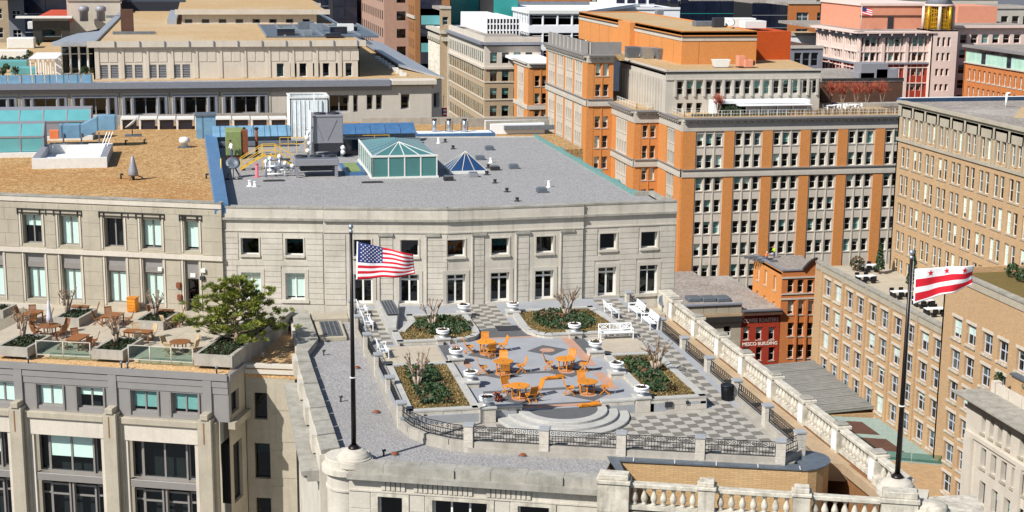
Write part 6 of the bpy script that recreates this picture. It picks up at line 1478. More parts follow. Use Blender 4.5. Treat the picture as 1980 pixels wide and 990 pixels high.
for i, (px, l) in enumerate(((472, 'left of two tall dark standpipes behind the yellow platform'), (497, 'right of two tall dark standpipes behind the yellow platform'))):
    t = thing('standpipe', l, 'pipe', 'tall dark standpipes on the gravel roof', (*G(px, 300, ROOFZ)[:2], ROOFZ)); MB().tube((0, 0, 0), (0, 0, 2.5), .14, .14, 10).build('stem', ('tar', 'rust')[i], t); MB().lathe([(.2, 2.4), (.2, 2.55), (.1, 2.6)], 10).build('cap', 'tar', t)
# ================================================================== ORANGE AND STONE OFFICE BLOCK
og = thing('orange_brick_block', 'large office block with orange brick piers and pale stone window bays', 'building')
ROWS = [(-4.78, -2.85), (-8.21, -6.15), (-11.76, -9.72), (-15.2, -13.23), (-18.66, -16.68), (-22.14, -20.15), (-25.65, -23.64), (-29.05, -27.16)]
UPR = [(4.0, 6.0), (.55, 2.55)]
def bays(parent, fr, groups, rows, z0, z1, pier, bay, ww=1.02, offs=(0, 1.5, 3.05), pad=.28, pd=.16, glass='glass_dark', lim=None):
    """stone bays with sash windows between brick piers"""
    ops = [(g+o, g+o+ww, a, b) for i, g in enumerate(groups) for o in offs for a, b in (rows[:lim[i]] if lim else rows)]
    wall(parent, fr, z0, z1, ops, bay, .35)
    for o in ops: window(parent, fr, o, 1, (.48,), 'window_white', .06, 'glass', .35, rb(.42), random.choice(['blind_aqua', 'blind_aqua', 'lead', 'blind']))
    edges = [0]
    for g in groups:
        a, c = g-pad, g+offs[-1]+ww+pad; MB().fb(fr, edges[-1], a, 0, pd, z0, z1).build('brick_pier', pier, parent); edges.append(c)
        for o in offs[:-1]: MB().fb(fr, g+o+ww+.16, g+o+ww+.32, 0, .1, z0, z1).build('mullion_pier', bay, parent)
        for a2, b2 in rows: MB().fb(fr, g-.1, g+offs[-1]+ww+.1, 0, .09, a2-.16, a2).build('sill', 'pale_stone', parent)
    if fr.L-edges[-1] > .2: MB().fb(fr, edges[-1], fr.L, 0, pd, z0, z1).build('brick_pier', pier, parent)
MU, MV = 72.2, 220.0
FM = Fr((MU, MV), (110, MV)); g0 = 74.63-MU
bays(og, FM, [g0+6.28*k for k in range(6)][:6], ROWS, -34, -2.4, 'brick_orange', 'cream_precast', lim=(8, 8, 7, 6, 6, 6))
FMW = Fr((MU, 231.8), (MU, MV)); bays(og, FMW, [4.6], ROWS, -34, -2.4, 'brick_orange', 'pale_stone', .95, (0, 1.3, 2.6))
F2 = Fr((68.0, 231.8), (72.2, 231.8)); bays(og, F2, [1.35], ROWS[:5], -34, -2.4, 'brick_orange', 'brick_orange', .85, (0, 1.35), pd=.05)
F2W = Fr((68.0, 245.3), (68.0, 231.8)); bays(og, F2W, [3.2], ROWS[:5], -34, -2.4, 'brick_orange', 'cream_precast', .9, (0, 1.5, 3.0, 4.5), pad=.7, pd=.08)
F1 = Fr((63.5, 245.3), (68.0, 245.3)); bays(og, F1, [1.4], UPR+ROWS[:4], -34, 6.2, 'brick_orange', 'brick_orange', .9, (0, 1.4), pd=.05)
F1W = Fr((63.5, 276), (63.5, 245.3)); bays(og, F1W, [2.2, 9.0, 15.8, 22.6], UPR+ROWS[:3], -34, 6.2, 'brick_orange', 'cream_precast', 1.0, (0, 1.5, 3.0), pad=.9, pd=.1)
def corniced(fr, z, band2=-9.55, top=-2.4, mat='pale_stone'):
    band(og, fr, top, z-.55, .2, mat, name='frieze'); band(og, fr, z-.55, z-.25, .75, mat, name='cornice'); band(og, fr, z-.25, z, .95, 'fascia_grey', name='cornice_edge')
    n = int(fr.L/1.1)
    for k in range(n): MB().fb(fr, k*fr.L/n+.2, k*fr.L/n+.6, .2, .6, z-.85, z-.55).build('bracket', mat, og)
    band(og, fr, band2, band2+.55, .28, mat, name='string_course'); band(og, fr, band2+.55, band2+1.1, .22, mat, name='string_course'); band(og, fr, band2+1.1, band2+1.25, .4, 'fascia_grey', name='string_edge')
for fr in (FM, FMW, F2, F2W): corniced(fr, -.3)
for fr in (F1, F1W): corniced(fr, 7.6, -1.1, 6.2)
slab(og, [(MU, MV), (110, MV), (110, 262), (68, 262), (68, 231.8), (MU, 231.8)], -1.2, -.28, 'roof_sand', 'terrace')
slab(og, [(63.5, 245.3), (69.9, 245.3), (69.9, 276), (63.5, 276)], 6.5, 7.5, 'roof_sand', 'bay_roof')
for (a, c) in (((63.7, 275.5), (63.7, 245.6)), ((63.7, 245.6), (69.4, 245.6))):
    f = Fr(a, c); MB().fb(f, 0, f.L, -.3, 0, 7.5, 9.6).build('roof_screen', 'fascia_grey', og)
    for k in range(int(f.L/3)): MB().fb(f, k*3+.1, k*3+.4, 0, .08, 7.5, 9.65).build('screen_post', 'pale_stone', og)
def roofrail(parent, p, q, z, h=1.0):
    f = Fr(p, q); n = int(f.L/1.5)
    for k in range(n+1): MB().fb(f, f.L*k/n-.03, f.L*k/n+.03, -.03, .03, z, z+h).build('rail_post', 'offwhite_metal', parent)
    b = MB()
    for t in (.5, 1.0): b.fb(f, 0, f.L, -.02, .02, z+h*t-.04, z+h*t)
    for k in range(int(f.L/.5)): b.fb(f, k*.5, k*.5+.03, -.012, .012, z+.1, z+h-.04)
    b.build('rail', 'offwhite_metal', parent)
roofrail(og, (MU+.4, MV+.5), (109, MV+.5), -.28, 1.0); roofrail(og, (MU+.4, 231), (MU+.4, MV+.5), -.28); roofrail(og, (68.4, 244), (68.4, 232.2), -.28); roofrail(og, (68.4, 232.2), (71.9, 232.2), -.28)
# lower north-west wing stepping back from the street
nv = 292.0; n0, n1 = AtV(1022, 130, nv)[0], AtV(1062, 130, nv)[0]; nz_ = AtV(1040, 122, nv)[2]; NB = Fr((n0, nv), (n1, nv)); NBW = Fr((n0, AtU(995, 130, n0)[1]), (n0, nv)); nr = [(nz_-4.6-3.5*k, nz_-2.5-3.5*k) for k in range(4)]
bays(og, NB, [NB.L-2.9], nr, -34, nz_-.9, 'brick_orange', 'brick_orange', 1.0, (0, 1.5), pd=.05); bays(og, NBW, [NBW.L*.3], nr, -34, nz_-.9, 'brick_orange', 'cream_precast', 1.0, (0, 1.6, 3.2), pad=1.2, pd=.08)
for fr in (NB, NBW): band(og, fr, nz_-.9, nz_-.2, .3, 'cream_precast', name='frieze'); band(og, fr, nz_-.2, nz_, .7, 'pale_stone', name='cornice'); band(og, fr, nz_-9.2, nz_-8.4, .25, 'cream_precast', name='string_course')
slab(og, [(n0, nv), (n1+3, nv), (n1+3, nv+24), (n0, nv+24)], nz_-.6, nz_-.05, 'white_stucco', 'wing_roof')
# set-back pale storeys and brick penthouse
V5 = 226.5; su0 = AtV(1288, 141, V5)[0]; su1 = AtV(1587, 138, V5)[0]; SZ = AtV(1400, 139, V5)[2]
SF = Fr((su0, V5), (su1, V5)); ra = (SF.hit(1400, 182)[1], SF.hit(1400, 157)[1]); rc = (SF.hit(1340, 220)[1], SF.hit(1340, 199)[1])
so = [(SF.hit(1310+18.6*k, 170)[0], SF.hit(1310+18.6*k+11.5, 170)[0], *ra) for k in range(15)]; so2 = [(SF.hit(1309+18.4*k, 210)[0], SF.hit(1309+18.4*k+11.5, 210)[0], *rc) for k in range(3)]
wall(og, SF, -.4, SZ, so+so2, 'pale_stone', .45)
for o in so+so2: window(og, SF, o, 1, (.45,), 'window_white', .06, 'glass', .45, rb(.35), 'blind_aqua')
for k in range(16): s = so[0][0]-.45+k*(so[1][0]-so[0][0]); MB().fb(SF, s-.12, s+.22, 0, .3, ra[0]-.3, ra[1]+.2).build('fin', 'pale_stone', og)
band(og, SF, ra[1]+.25, ra[1]+.45, .15, 'pale_stone', name='string_course'); band(og, SF, SZ-.15, SZ+.08, .12, 'window_dark', name='roof_edge'); band(og, SF, SZ+.08, SZ+.3, .05, 'pale_stone', d0=-.5, name='parapet')
SW = Fr((su0, 253), (su0, V5)); sw = [(1.0+k*1.5, 1.85+k*1.5, a, b) for k in range(16) for (a, b) in (ra, rc)]
wall(og, SW, -.4, SZ, sw, 'pale_stone', .5)
for o in sw: window(og, SW, o, 1, (.45,), 'window_white', .06, 'glass', .5, rb(.4))
for k in range(17): MB().fb(SW, .5+k*1.5, .85+k*1.5, 0, .28, -.3, ra[1]+.3).build('fin', 'pale_stone', og)
band(og, SW, SZ-.15, SZ+.08, .12, 'window_dark', name='roof_edge'); band(og, SW, SZ+.08, SZ+.3, .05, 'pale_stone', d0=-.5, name='parapet')
slab(og, [(su0, V5+.1), (su1, V5+.1), (su1+8, V5+45), (su1, V5+60), (su0, V5+60)], SZ-.5, SZ-.02, 'roof_sand', 'upper_roof')
V6 = 241.5; pu0 = AtV(1319, 62, V6)[0]; pu1 = AtV(1464, 60, V6)[0]; PZ = AtV(1380, 61, V6)[2]
PF = Fr((pu0, V6), (pu1, V6)); PW = Fr((pu0, 312), (pu0, V6))
for f in (PF, PW):
    MB().fb(f, 0, f.L-(.31 if f is PW else 0), -.3, 0, SZ-.1, PZ).build('penthouse_wall', 'brick_orange', og); band(og, f, PZ-1.55, PZ-.95, .1, 'pale_stone', name='string_course'); band(og, f, PZ-.95, PZ-.8, .22, 'window_dark', name='string_edge')
    for k in range(int(f.L/7)): MB().fb(f, 3+k*7, 3.06+k*7, 0, .02, SZ, PZ-1.6).build('control_joint', 'brown_wall', og)
MB().box(pu0-1.0, V6+28, SZ, pu0+.1, V6+36, PZ).build('penthouse_bay', 'brick_orange', og)
slab(og, [(pu0, V6), (pu1, V6), (pu1, 312), (pu0, 312)], PZ-.6, PZ-.12, 'roof_sand', 'penthouse_roof'); parapet(og, [(pu0, V6), (pu1, V6), (pu1, 312), (pu0, 312)], PZ-.1, PZ+.1, .35, 'brick_orange')
sred = AtV(1530, 60, 250)[0]; MB().box(pu1+.05, 250, SZ-.1, sred, 275, AtV(1500, 61, 250)[2]).build('scarlet_wing', 'brick_scarlet', og)
for k, (px, py, w, d, h, m) in enumerate(((1345, 50, 6, 2, .8, 'steel_dull'), (1410, 52, 5, 3, 1.5, 'offwhite_metal'), (1440, 54, 4, 3, 1.2, 'offwhite_metal'), (1270, 28, 1.5, 1.5, 1.0, 'steel'), (1380, 52, 2, 1.2, 1.6, 'unit_dark'))):
    p = G(px, py, PZ); MB().box(p[0], p[1], PZ-.1, p[0]+w, p[1]+d, PZ+h).build('roof_plant', m, og, .05)
p = G(1412, 54, PZ); d = MB().lathe([(.05, -.2), (.6, -.07), (.8, .1), (.5, -.01), (.05, -.13)], 16).mesh('dish', 'offwhite_metal'); d.transform(Matrix.Rotation(math.radians(60), 4, 'X')); link('dish', d, og, (p[0], p[1], PZ+1.0))
hv = thing('slanted_roof_vents', 'slanted silver cowl ducts on the pale roof before the brick penthouse', 'roof vent', None, (*G(1215, 112, SZ)[:2], SZ))
for k in range(3): MB().hexa([(k*2.2, -2*k, 0), (k*2.2+1.8, -2*k, 0), (k*2.2+1.8, -2*k+2.5, 0), (k*2.2, -2*k+2.5, 0)], [(k*2.2-.5, -2*k-.4, 1.9), (k*2.2+2.3, -2*k-.4, 1.9), (k*2.2+2.0, -2*k+2.5, 1.9), (k*2.2, -2*k+2.5, 1.9)]).build('cowl', ('lead', 'steel', 'steel_dull')[k], hv, .03)
c1 = thing('white_cowl_vent', 'white tapered cowl vent before the brick penthouse wall', 'roof vent', None, (*G(1380, 131, SZ)[:2], SZ)); MB().hexa([(.4, 0, 0), (2.5, 0, 0), (2.5, 1.5, 0), (.4, 1.5, 0)], [(0, 0, 1.3), (2.9, 0, 1.3), (2.9, 1.5, 1.3), (0, 1.5, 1.3)]).build('cowl', 'offwhite_metal', c1, .03); MB().box(.3, -.1, 0, 2.6, 1.6, .1).build('kerb', 'lead', c1)
c2 = thing('pink_roof_machine', 'pinkish boxed roof machine right of the white cowl vent', 'roof vent', None, (*G(1428, 131, SZ)[:2], SZ)); MB().box(0, 0, .2, 1.2, 1.5, 1.9).build('tower', 'terracotta', c2, .03); MB().box(.9, -.6, .1, 2.3, 1.2, 1.3).build('housing', 'terracotta', c2, .05); MB().box(2.3, -.3, .4, 2.7, .8, 1.1).build('inlet', 'unit_dark', c2); MB().box(0, -.6, 0, 2.4, 1.5, .1).build('skid', 'unit_dark', c2)
# white portal with glazed pavilion on the terrace
x0, x1 = AtV(1370, 210, V5-.3)[0], AtV(1555, 210, V5-.3)[0]; pz = AtV(1460, 191, V5-.3)[2]
wp = thing('white_portal', 'white framed portal and slatted pergola on the roof terrace of the orange block', 'pergola', None, (x0, V5-2.6, -.28)); w = x1-x0; h = pz+.28
MB().box(0, 0, 0, .7, 2.3, h).build('jamb', 'white_paint', wp); MB().box(w-.7, 0, 0, w, 2.3, h).build('jamb', 'white_paint', wp); MB().box(.7, 0, h-.5, w-.7, 2.3, h).build('lintel', 'white_paint', wp); MB().box(.7, 2.0, 0, w-.7, 2.2, h-.5).build('back', 'glaze_navy', wp)
for k in range(4):
    a = 4.8+k*(w-5.8)/4; MB().box(a, -1.6, 0, a+.18, -1.45, h-.75).build('post', 'white_paint', wp); MB().box(a+.2, -1.2, .1, a+(w-5.8)/4-.05, -1.15, h-.9).build('screen', 'cloth_grey', wp)
MB().box(w-1.1, -1.6, 0, w-.95, -1.45, h-.75).build('post', 'white_paint', wp); MB().hexa([(3.6, -2.2, h-.75), (w-.4, -2.2, h-.75), (w-.4, 1.9, h-.75), (3.9, 1.9, h-.75)], [(3.5, -2.3, h-.6), (w-.4, -2.3, h-.6), (w-.4, 1.9, h-.6), (3.9, 1.9, h-.6)]).build('canopy', 'white_paint', wp)
def shrub(name, label, loc, r, h, n, mats, size=.35, group=None, cone=False, trunk=True):
    t = thing(name, label, 'shrub' if h < 3 else 'tree', group, loc); b = MB()
    for _ in range(n):
        z = random.random(); rr = r*(1-z)**.8 if cone else r*math.sin(math.pi*(.15+.8*z))**.6
        a = random.uniform(0, 6.28); q = rr*random.random()**.35; leaf(b, (q*math.cos(a), q*math.sin(a), .15*h+z*h*.85), size, random.randrange(len(mats)))
    b.build('crown', mats, t); MB().tube((0, 0, 0), (0, 0, h*.5), .08*max(1, r), .04, 6).build('trunk', 'bark', t); return t
p = AtV(1412, 222, V5-3.5); shrub('box_hedge', 'low green hedge inside the white portal of the orange block', (p[0], V5-3.4, -.28), 2.0, 1.3, 260, ('leaf_cover', 'leaf_dark'))
def twiggy(label, loc, h, seed, mat='twig_red', group='bare red twigged trees on the orange block terrace'):
    rnd = random.Random(seed); t = thing('bare_tree', label, 'tree', group, loc); tr = MB(); br = MB()
    for i in range(6):
        a = rnd.uniform(0, 6.28); q = Vector((math.cos(a)*.5, math.sin(a)*.5, h*.5)); tr.tube((0, 0, 0), q, .07, .05, 5)
        for j in range(7):
            e = q+Vector((rnd.uniform(-.9, .9), rnd.uniform(-.9, .9), h*rnd.uniform(.15, .5))); br.tube(q, e, .035, .02, 4)
            for k in range(4): br.tube(q.lerp(e, .6), e+Vector((rnd.uniform(-.5, .5), rnd.uniform(-.5, .5), rnd.uniform(-.2, .5))), .022, .012, 3)
    tr.build('trunk', 'bark', t); br.build('crown', mat, t)
for i, (px, l) in enumerate(((1384, 'in the white portal'), (1600, 'left end of the brown wall'), (1625, 'second along the brown wall'), (1652, 'third along the brown wall'), (1672, 'fourth along the brown wall'), (1702, 'right end of the brown wall'))):
    p = AtV(px, 217, V5-2 if i == 0 else 233); twiggy('bare red twigged tree, '+l, (p[0], V5-3.2 if i == 0 else 232.5, -.28), 3.2 if i == 0 else 4.0, 30+i)
bb = thing('brown_rendered_block', 'dark brown flat roofed block beside the pale storeys of the orange block', 'building'); bx0, bx1 = AtV(1588, 180, 238)[0], AtV(1745, 180, 238)[0]; bz = AtV(1660, 158, 238)[2]
MB().box(bx0, 238, -20, bx1, 262, bz).build('wall', 'brown_block', bb); MB().box(bx0-.1, 237.9, bz, bx1+.1, 262, bz+.25).build('roof', 'roof_grey_far', bb); MB().box(bx0, 237.8, bz+.25, bx1, 238.1, bz+.6).build('roof_edge', 'tar', bb)
for k, (px, w, h) in enumerate(((1690, 5, 2.6), (1715, 4, 1.6), (1675, 3, 1.0))): p = AtV(px, 150, 241); MB().box(p[0]-w/2, 241, bz+.25, p[0]+w/2, 244, bz+.25+h).build('roof_unit', 'unit_grey', bb, .05)
MB().box(bx0, 231, -.28, bx1+2, 233.5, .3).build('planting_bed', 'concrete', og)
b = MB()
for _ in range(1500):
    x = random.uniform(90, 109); y = random.uniform(MV+1.2, MV+3.2); l = random.uniform(.5, 1.1); b.face([(x-.04, y, -.28), (x+.04, y, -.28), (x+random.uniform(-.3, .3), y+random.uniform(-.3, .3), -.28+l)], random.choice((0, 0, 1)))
for _ in range(900):
    x = random.uniform(74, 90); y = random.uniform(MV+1.0, MV+2.0); leaf(b, (x, y, -.2+.3*random.random()), .25, random.choice((2, 2, 1, 3)))
o = b.build('terrace_grasses', ['grass_straw', 'leaf_brown', 'leaf_dark', 'leaf_cover']); o['kind'] = 'stuff'; tag(o, 'straw coloured grasses and low plants along the terrace rail of the orange block', 'ground cover')
for i in range(4):
    p = AtV(1600+i*17, 214, 228.5); t = thing('cafe_table', 'white cafe table on the orange block terrace, %s from the left' % ('first', 'second', 'third', 'fourth')[i], 'table', 'white cafe tables on the orange block terrace', (p[0], 227.5+i % 2, -.28))
    MB().box(-.7, -.5, .7, .7, .5, .78).build('tabletop', 'white_paint', t)
    for sx in (-.55, .55): MB().box(sx-.05, -.4, 0, sx+.05, .4, .7).build('leg', 'white_paint', t)
    for sx in (-1.1, 1.1): MB().box(sx-.25, -.25, .4, sx+.25, .25, .46).build('seat', 'white_paint', t); MB().box(sx*1.2-.05, -.25, .0, sx*1.2+.05, .25, .9).build('seat_back', 'white_paint', t)

# ================================================================== LOW STREET BUILDINGS
VS = 195.0
def text(parent, s, fr, sc, z, h, w, mat='lettering'):
    cu = bpy.data.curves.new('t', 'FONT'); cu.body = s; cu.size = 1; cu.extrude = .02; cu.align_x = 'LEFT'; cu.offset = .02
    to = bpy.data.objects.new('t', cu); COL.objects.link(to); me = bpy.data.meshes.new_from_object(to.evaluated_get(bpy.context.evaluated_depsgraph_get())); bpy.data.objects.remove(to)
    xs = [v.co.x for v in me.vertices]; ys = [v.co.y for v in me.vertices]; kx = w/(max(xs)-min(xs)); ky = h/(max(ys)-min(ys)); x0 = min(xs); y0 = min(ys)
    for v in me.vertices: v.co = ((v.co.x-x0)*kx, -v.co.z*1-.03, (v.co.y-y0)*ky)
    me.materials.clear(); me.materials.append(MATS[mat]); o = link('lettering', me, parent, fr.pt(sc, 0, z), fr.ang); return o
ms = thing('red_brick_shop', 'narrow dark red brick building lettered COFFEE ROASTERS and MESCO BUILDING', 'building')
MF_ = Fr(AtV(1433, 640, VS), AtV(1508, 640, VS)); zt = MF_.hit(1470, 600)[1]
mo = [MF_.rect(x, y0, x+11.5, y1) for (y0, y1) in ((632, 657), (671, 697)) for x in (1437, 1461.5, 1486)]
wall(ms, MF_, GZ, zt, mo, 'brick_red', .3)
for o in mo: window(ms, MF_, o, 1, (.5,), 'window_white', .05, 'glass', .3, random.choice([.4, .5, None]))
sills(ms, MF_, mo, 'limestone_white', .1, .08, .06); sills(ms, MF_, mo, 'brick_red', .12, .05, .08, 'lintel', True)
band(ms, MF_, zt-.55, zt, .75, 'brown_block', name='cornice'); band(ms, MF_, zt, zt+.16, .85, 'lead', name='cornice_cap')
for k in range(14): MB().fb(MF_, MF_.L*(k+.2)/14, MF_.L*(k+.75)/14, 0, .22, zt-1.05, zt-.55).build('corbel', 'brick_red', ms)
ztx = MF_.hit(1470, 623)[1]; text(ms, 'COFFEE ROASTERS', MF_, .28, ztx, .6, MF_.L-.6); text(ms, 'MESCO BUILDING', MF_, .28, MF_.hit(1470, 667.5)[1], .5, MF_.L-.6)
MB().box(MF_.p0.x, VS+.1, zt-.3, MF_.p1.x, VS+22, zt+.1).build('roof', 'roof_grey_far', ms)
o2 = thing('orange_brick_corner_house', 'orange brick building with curved gable next to the red brick shop', 'building')
OF = Fr(AtV(1509, 600, VS), AtV(1579, 600, VS)); oz = OF.hit(1520, 524)[1]
oo = [OF.rect(x, y0, x+12, y1) for (y0, y1) in ((541, 566), (582, 608), (624, 650), (666, 692)) for x in (1523, 1542, 1561)]
wall(o2, OF, GZ, oz, oo, 'brick_orange_deep', .35)
for o in oo: window(o2, OF, o, 1, (.5,), 'window_white', .06, 'glass', .35, rb(.2))
sills(o2, OF, oo, 'pale_stone', .14, .1, .08)
for (y0, y1) in ((535, 538), (567, 569), (576, 579)): band(o2, OF, OF.hit(1540, y1)[1], OF.hit(1540, y0)[1], .12, 'pale_stone', name='string_course')
for x in (1537.5, 1556.5): s = OF.hit(x, 640)[0]; MB().fb(OF, s-.14, s+.2, 0, .2, GZ, OF.hit(1540, 580)[1]).build('brick_pier', 'brick_orange_deep', o2)
ga = OF.hit(1552, 520)[0]; gd = OF.hit(1579, 520)[0]; pts = [OF.pt(ga+(gd-ga)*k/12, 0, oz+1.6*math.sin(math.pi*min(1, k/12*1.0)*.5)) for k in range(13)]
g = MB()
for p, q in zip(pts, pts[1:]): g.hexa([(p[0], p[1], oz), (q[0], q[1], oz), (q[0], q[1]+.4, oz), (p[0], p[1]+.4, oz)], [p, q, (q[0], q[1]+.4, q[2]), (p[0], p[1]+.4, p[2])]); 
g.build('curved_gable', 'brick_orange_deep', o2)
g = MB()
for p, q in zip(pts, pts[1:]): g.bar((p[0], p[1]-.1, p[2]+.1), (q[0], q[1]-.1, q[2]+.1), .5, .2)
g.build('gable_coping', 'window_dark', o2); band(o2, OF, oz, oz+.2, .15, 'slate', s1=ga, name='coping')
ov = AtU(1457, 510, OF.p0.x)[1]; OW = Fr((OF.p0.x, ov), (OF.p0.x, VS)); ow = [(a, a+1.0, z0, z0+2.2) for a in (1.5, OW.L*.4, OW.L*.72) for z0 in (oz-3.4, oz-7.2, oz-11)]
wall(o2, OW, GZ, oz, ow, 'brick_orange', .3); sills(o2, OW, ow, 'pale_stone')
for o in ow: window(o2, OW, o, 1, (.5,), 'window_white', .06, 'glass', .3, rb())
slab(o2, [(OF.p0.x, VS+.1), (OF.p1.x, VS+.1), (OF.p1.x+2, ov), (OF.p0.x, ov)], oz-.6, oz-.25, 'roof_grey_far'); band(o2, OW, oz, oz+.2, .1, 'slate', d0=-.4, name='coping')
for i, (px, py, l, tp, hm) in enumerate(((1497, 498, 'worker in a lime high visibility vest on the orange corner house roof', 'hivis_green', 'hivis_orange'), (1482, 506, 'worker in an orange vest crouching on the orange corner house roof', 'hivis_orange', 'white_paint'))):
    p = G(px, py, oz-.2); person(l, (p[0], p[1], oz-.25), math.radians(200+60*i), tp, 'denim', 1.75 if i == 0 else 1.5, .15, hm)
for k in range(5): p = G(1440+k*8, 497+k*2, oz); MB().box(p[0], p[1], oz-.25, p[0]+2.5, p[1]+.3, oz+.1+.1*(k % 2)).build('roof_timber', 'steel_dull', o2)
nb = thing('buff_stone_shop', 'low buff stone building with dark cornice left of the red brick shop', 'building'); NF = Fr(AtV(1250, 640, VS), AtV(1432.5, 640, VS)); nz = NF.hit(1380, 589)[1]
no = [NF.rect(1399, 631, 1413, 655)]; wall(nb, NF, GZ, nz, no, 'cream_stone', .3); window(nb, NF, no[0], 1, (.5,), 'window_white', .06, 'glass_dark', .3)
band(nb, NF, NF.hit(1380, 622)[1], NF.hit(1380, 612)[1], .6, 'window_dark', name='cornice'); band(nb, NF, nz-.1, nz+.1, .3, 'slate', d0=-.4, name='coping'); band(nb, NF, NF.hit(1380, 612)[1], NF.hit(1380, 607)[1], .3, 'tan_wall', name='frieze')
for k in range(9): MB().fb(NF, NF.L-k*1.9-1.85, NF.L-k*1.9-.05, 0, .06, nz-1.3, nz-.15).build('stone_block', 'cream_stone', nb)
for r in range(6): MB().fb(NF, 0, NF.L-.02, 0, .05, no[0][3]+.2-(r+1)*.75-.1 if r else no[0][3]+.2, no[0][3]+.2-(r)*.75-.14 if r else no[0][3]+.7).build('stone_course', 'cream_stone', nb) if not (no[0][2] < no[0][3]+.2-r*.75 < no[0][3]+.3) else None
slab(nb, [(NF.p0.x, VS+.1), (NF.p1.x, VS+.1), (NF.p1.x, VS+22), (NF.p0.x, VS+22)], nz-.6, nz-.1, 'roof_grey_far')
for k in range(3): p = G(1345+k*28, 583, nz); MB().box(p[0]-1, p[1], nz-.1, p[0]+1, p[1]+2, nz+.5).build('roof_pipe', 'lead', nb, .1)
cg = thing('corrugated_roof_hall', 'low hall with sloping grey ribbed metal roof between balustrade and tan building', 'building')
NE, SE = AtU(1575, 697, 78), AtU(1690, 786, 78); NW_ = AtV(1430, 705, NE[1]); SW_ = G(1560, 799, -28.9)
RQ = [(NW_[0], NW_[1], -28.3), (SW_[0], SW_[1], -28.9), (78, SE[1], SE[2]), (78, NE[1], NE[2])]
MB().hexa([(p[0], p[1], p[2]-.3) for p in RQ], RQ).build('roof', 'corrugated', cg)
MB().prism([RQ[0], RQ[1], RQ[2], RQ[3]], GZ, -29.3).build('wall', 'brick_tan', cg)
for k in range(34):
    t = k/33; a = Vector(RQ[0]).lerp(Vector(RQ[1]), t)+Vector((0, 0, .03)); c = Vector(RQ[3]).lerp(Vector(RQ[2]), t)+Vector((0, 0, .03)); MB().bar(a, c, .07, .05).build('seam', 'corrugated', cg)
gt = thing('green_glass_terrace', 'green glass edged terrace block at the foot of the tan building', 'building'); tz_ = -29.6
q = [G(1585, 806, tz_), G(1700, 889, tz_), (77.9, AtU(1827, 882, 78)[1], tz_), (77.9, AtU(1700, 800, 78)[1], tz_)]
MB().prism([q[0], q[1], q[2], q[3]], GZ, tz_).build('block', 'brick_tan', gt); MB().prism([q[0], q[1], q[2], q[3]], tz_, tz_+.15).build('roof', 'green_grey', gt)
for t0, t1 in ((.12, .42), (.52, .8)):
    L2 = lambda a, b, t: (a[0]+(b[0]-a[0])*t, a[1]+(b[1]-a[1])*t)
    MB().prism([L2(L2(q[0], q[1], t0), L2(q[3], q[2], t0), .1), L2(L2(q[0], q[1], t1), L2(q[3], q[2], t1), .1), L2(L2(q[0], q[1], t1), L2(q[3], q[2], t1), .6), L2(L2(q[0], q[1], t0), L2(q[3], q[2], t0), .6)], tz_+.15, tz_+.2).build('planting', 'brown_block', gt)
for a, c in ((q[0], q[1]), (q[1], q[2])):
    f = Fr(a, c); n = max(1, int(f.L/3))
    for k in range(n): MB().fb(f, f.L*k/n+.05, f.L*(k+1)/n-.05, -.05, 0, tz_+.15, tz_+1.1).build('glass_panel', 'glass_clear', gt)
# ================================================================== TAN BRICK BUILDING ON THE RIGHT
tb = thing('tan_brick_building', 'long tan brick building on the right with a lower wing and roof terrace', 'building')
UL, UU = 78.0, 87.0
def vz(px, py, u): p = AtU(px, py, u); return p[1], p[2]
vN = vz(1577, 560, UL)[0]; vMid = vz(1826, 620, UL)[0]; vS = 100.0
TF = Fr((UL, vN), (UL, vMid)); TZ = vz(1700, 568, UL)[1]
colpx = [1592, 1611, 1635, 1656, 1681, 1705, 1731, 1756, 1785, 1809]
zr = [(vz(1595, b, UL)[1], vz(1595, a, UL)[1]) for a, b in ((537, 571), (588, 623), (640, 674))]; stp = zr[0][0]-zr[1][0]; hh = zr[0][1]-zr[0][0]
zr = [(zr[0][0]-stp*k, zr[0][0]-stp*k+hh) for k in range(7)]
def cols(fr, pxs, w, y): return [fr.hit(p+8, y)[0]-w/2 for p in pxs]
W1 = 1.95
pit = (cols(TF, [1809], W1, 640)[0]-cols(TF, [1592], W1, 560)[0])/4.5
c0 = cols(TF, [1592], W1, 560)[0]
cs = sorted([c0+pit*k+d for k in range(5) for d in (0, pit*.47)])
def tanwall(fr, cs, rows, z1, W):
    ops = [(s, s+W, a, b) for s in cs for a, b in rows if s+W < fr.L and s > 0]
    wall(tb, fr, GZ, z1, ops, 'brick_tan', .3)
    for o in ops: window(tb, fr, o, 2, (.5,), 'cloth_grey', .09, 'glass', .3, rb(.75), random.choice(['blind', 'lead', 'lead', 'lead']))  # lead-coloured blinds imitate the sky reflected in the panes
    sills(tb, fr, ops, 'limestone_white', .22, .16, .12); sills(tb, fr, ops, 'cream_precast', .3, .07, .15, 'lintel', True)
tanwall(TF, cs, zr, TZ-.9, W1)
for k in range(6): s = c0-.8+pit*k; MB().fb(TF, s-.25, s+.25, 0, .18, GZ, TZ-.9).build('brick_pier', 'brick_tan', tb)
band(tb, TF, TZ-.9, TZ-.1, .12, 'cream_stone', d0=-.5, name='parapet'); band(tb, TF, TZ-.1, TZ+.12, .22, 'limestone_coping', d0=-.6, name='coping')
for k in range(6): MB().fb(TF, c0-1.0+pit*k, c0-.6+pit*k, 0, .2, TZ-.95, TZ+.25).build('parapet_pier', 'cream_stone', tb)
TS_ = Fr((UL-.25, vMid), (UL-.25, vS)); TZ2 = vz(1930, 560, UL)[1]
pz = [1845, 1873, 1906, 1937, 1975]; c2 = [TS_.hit(p+8, 600)[0]-W1/2 for p in pz]; c2 += [c2[-1]+3.4]
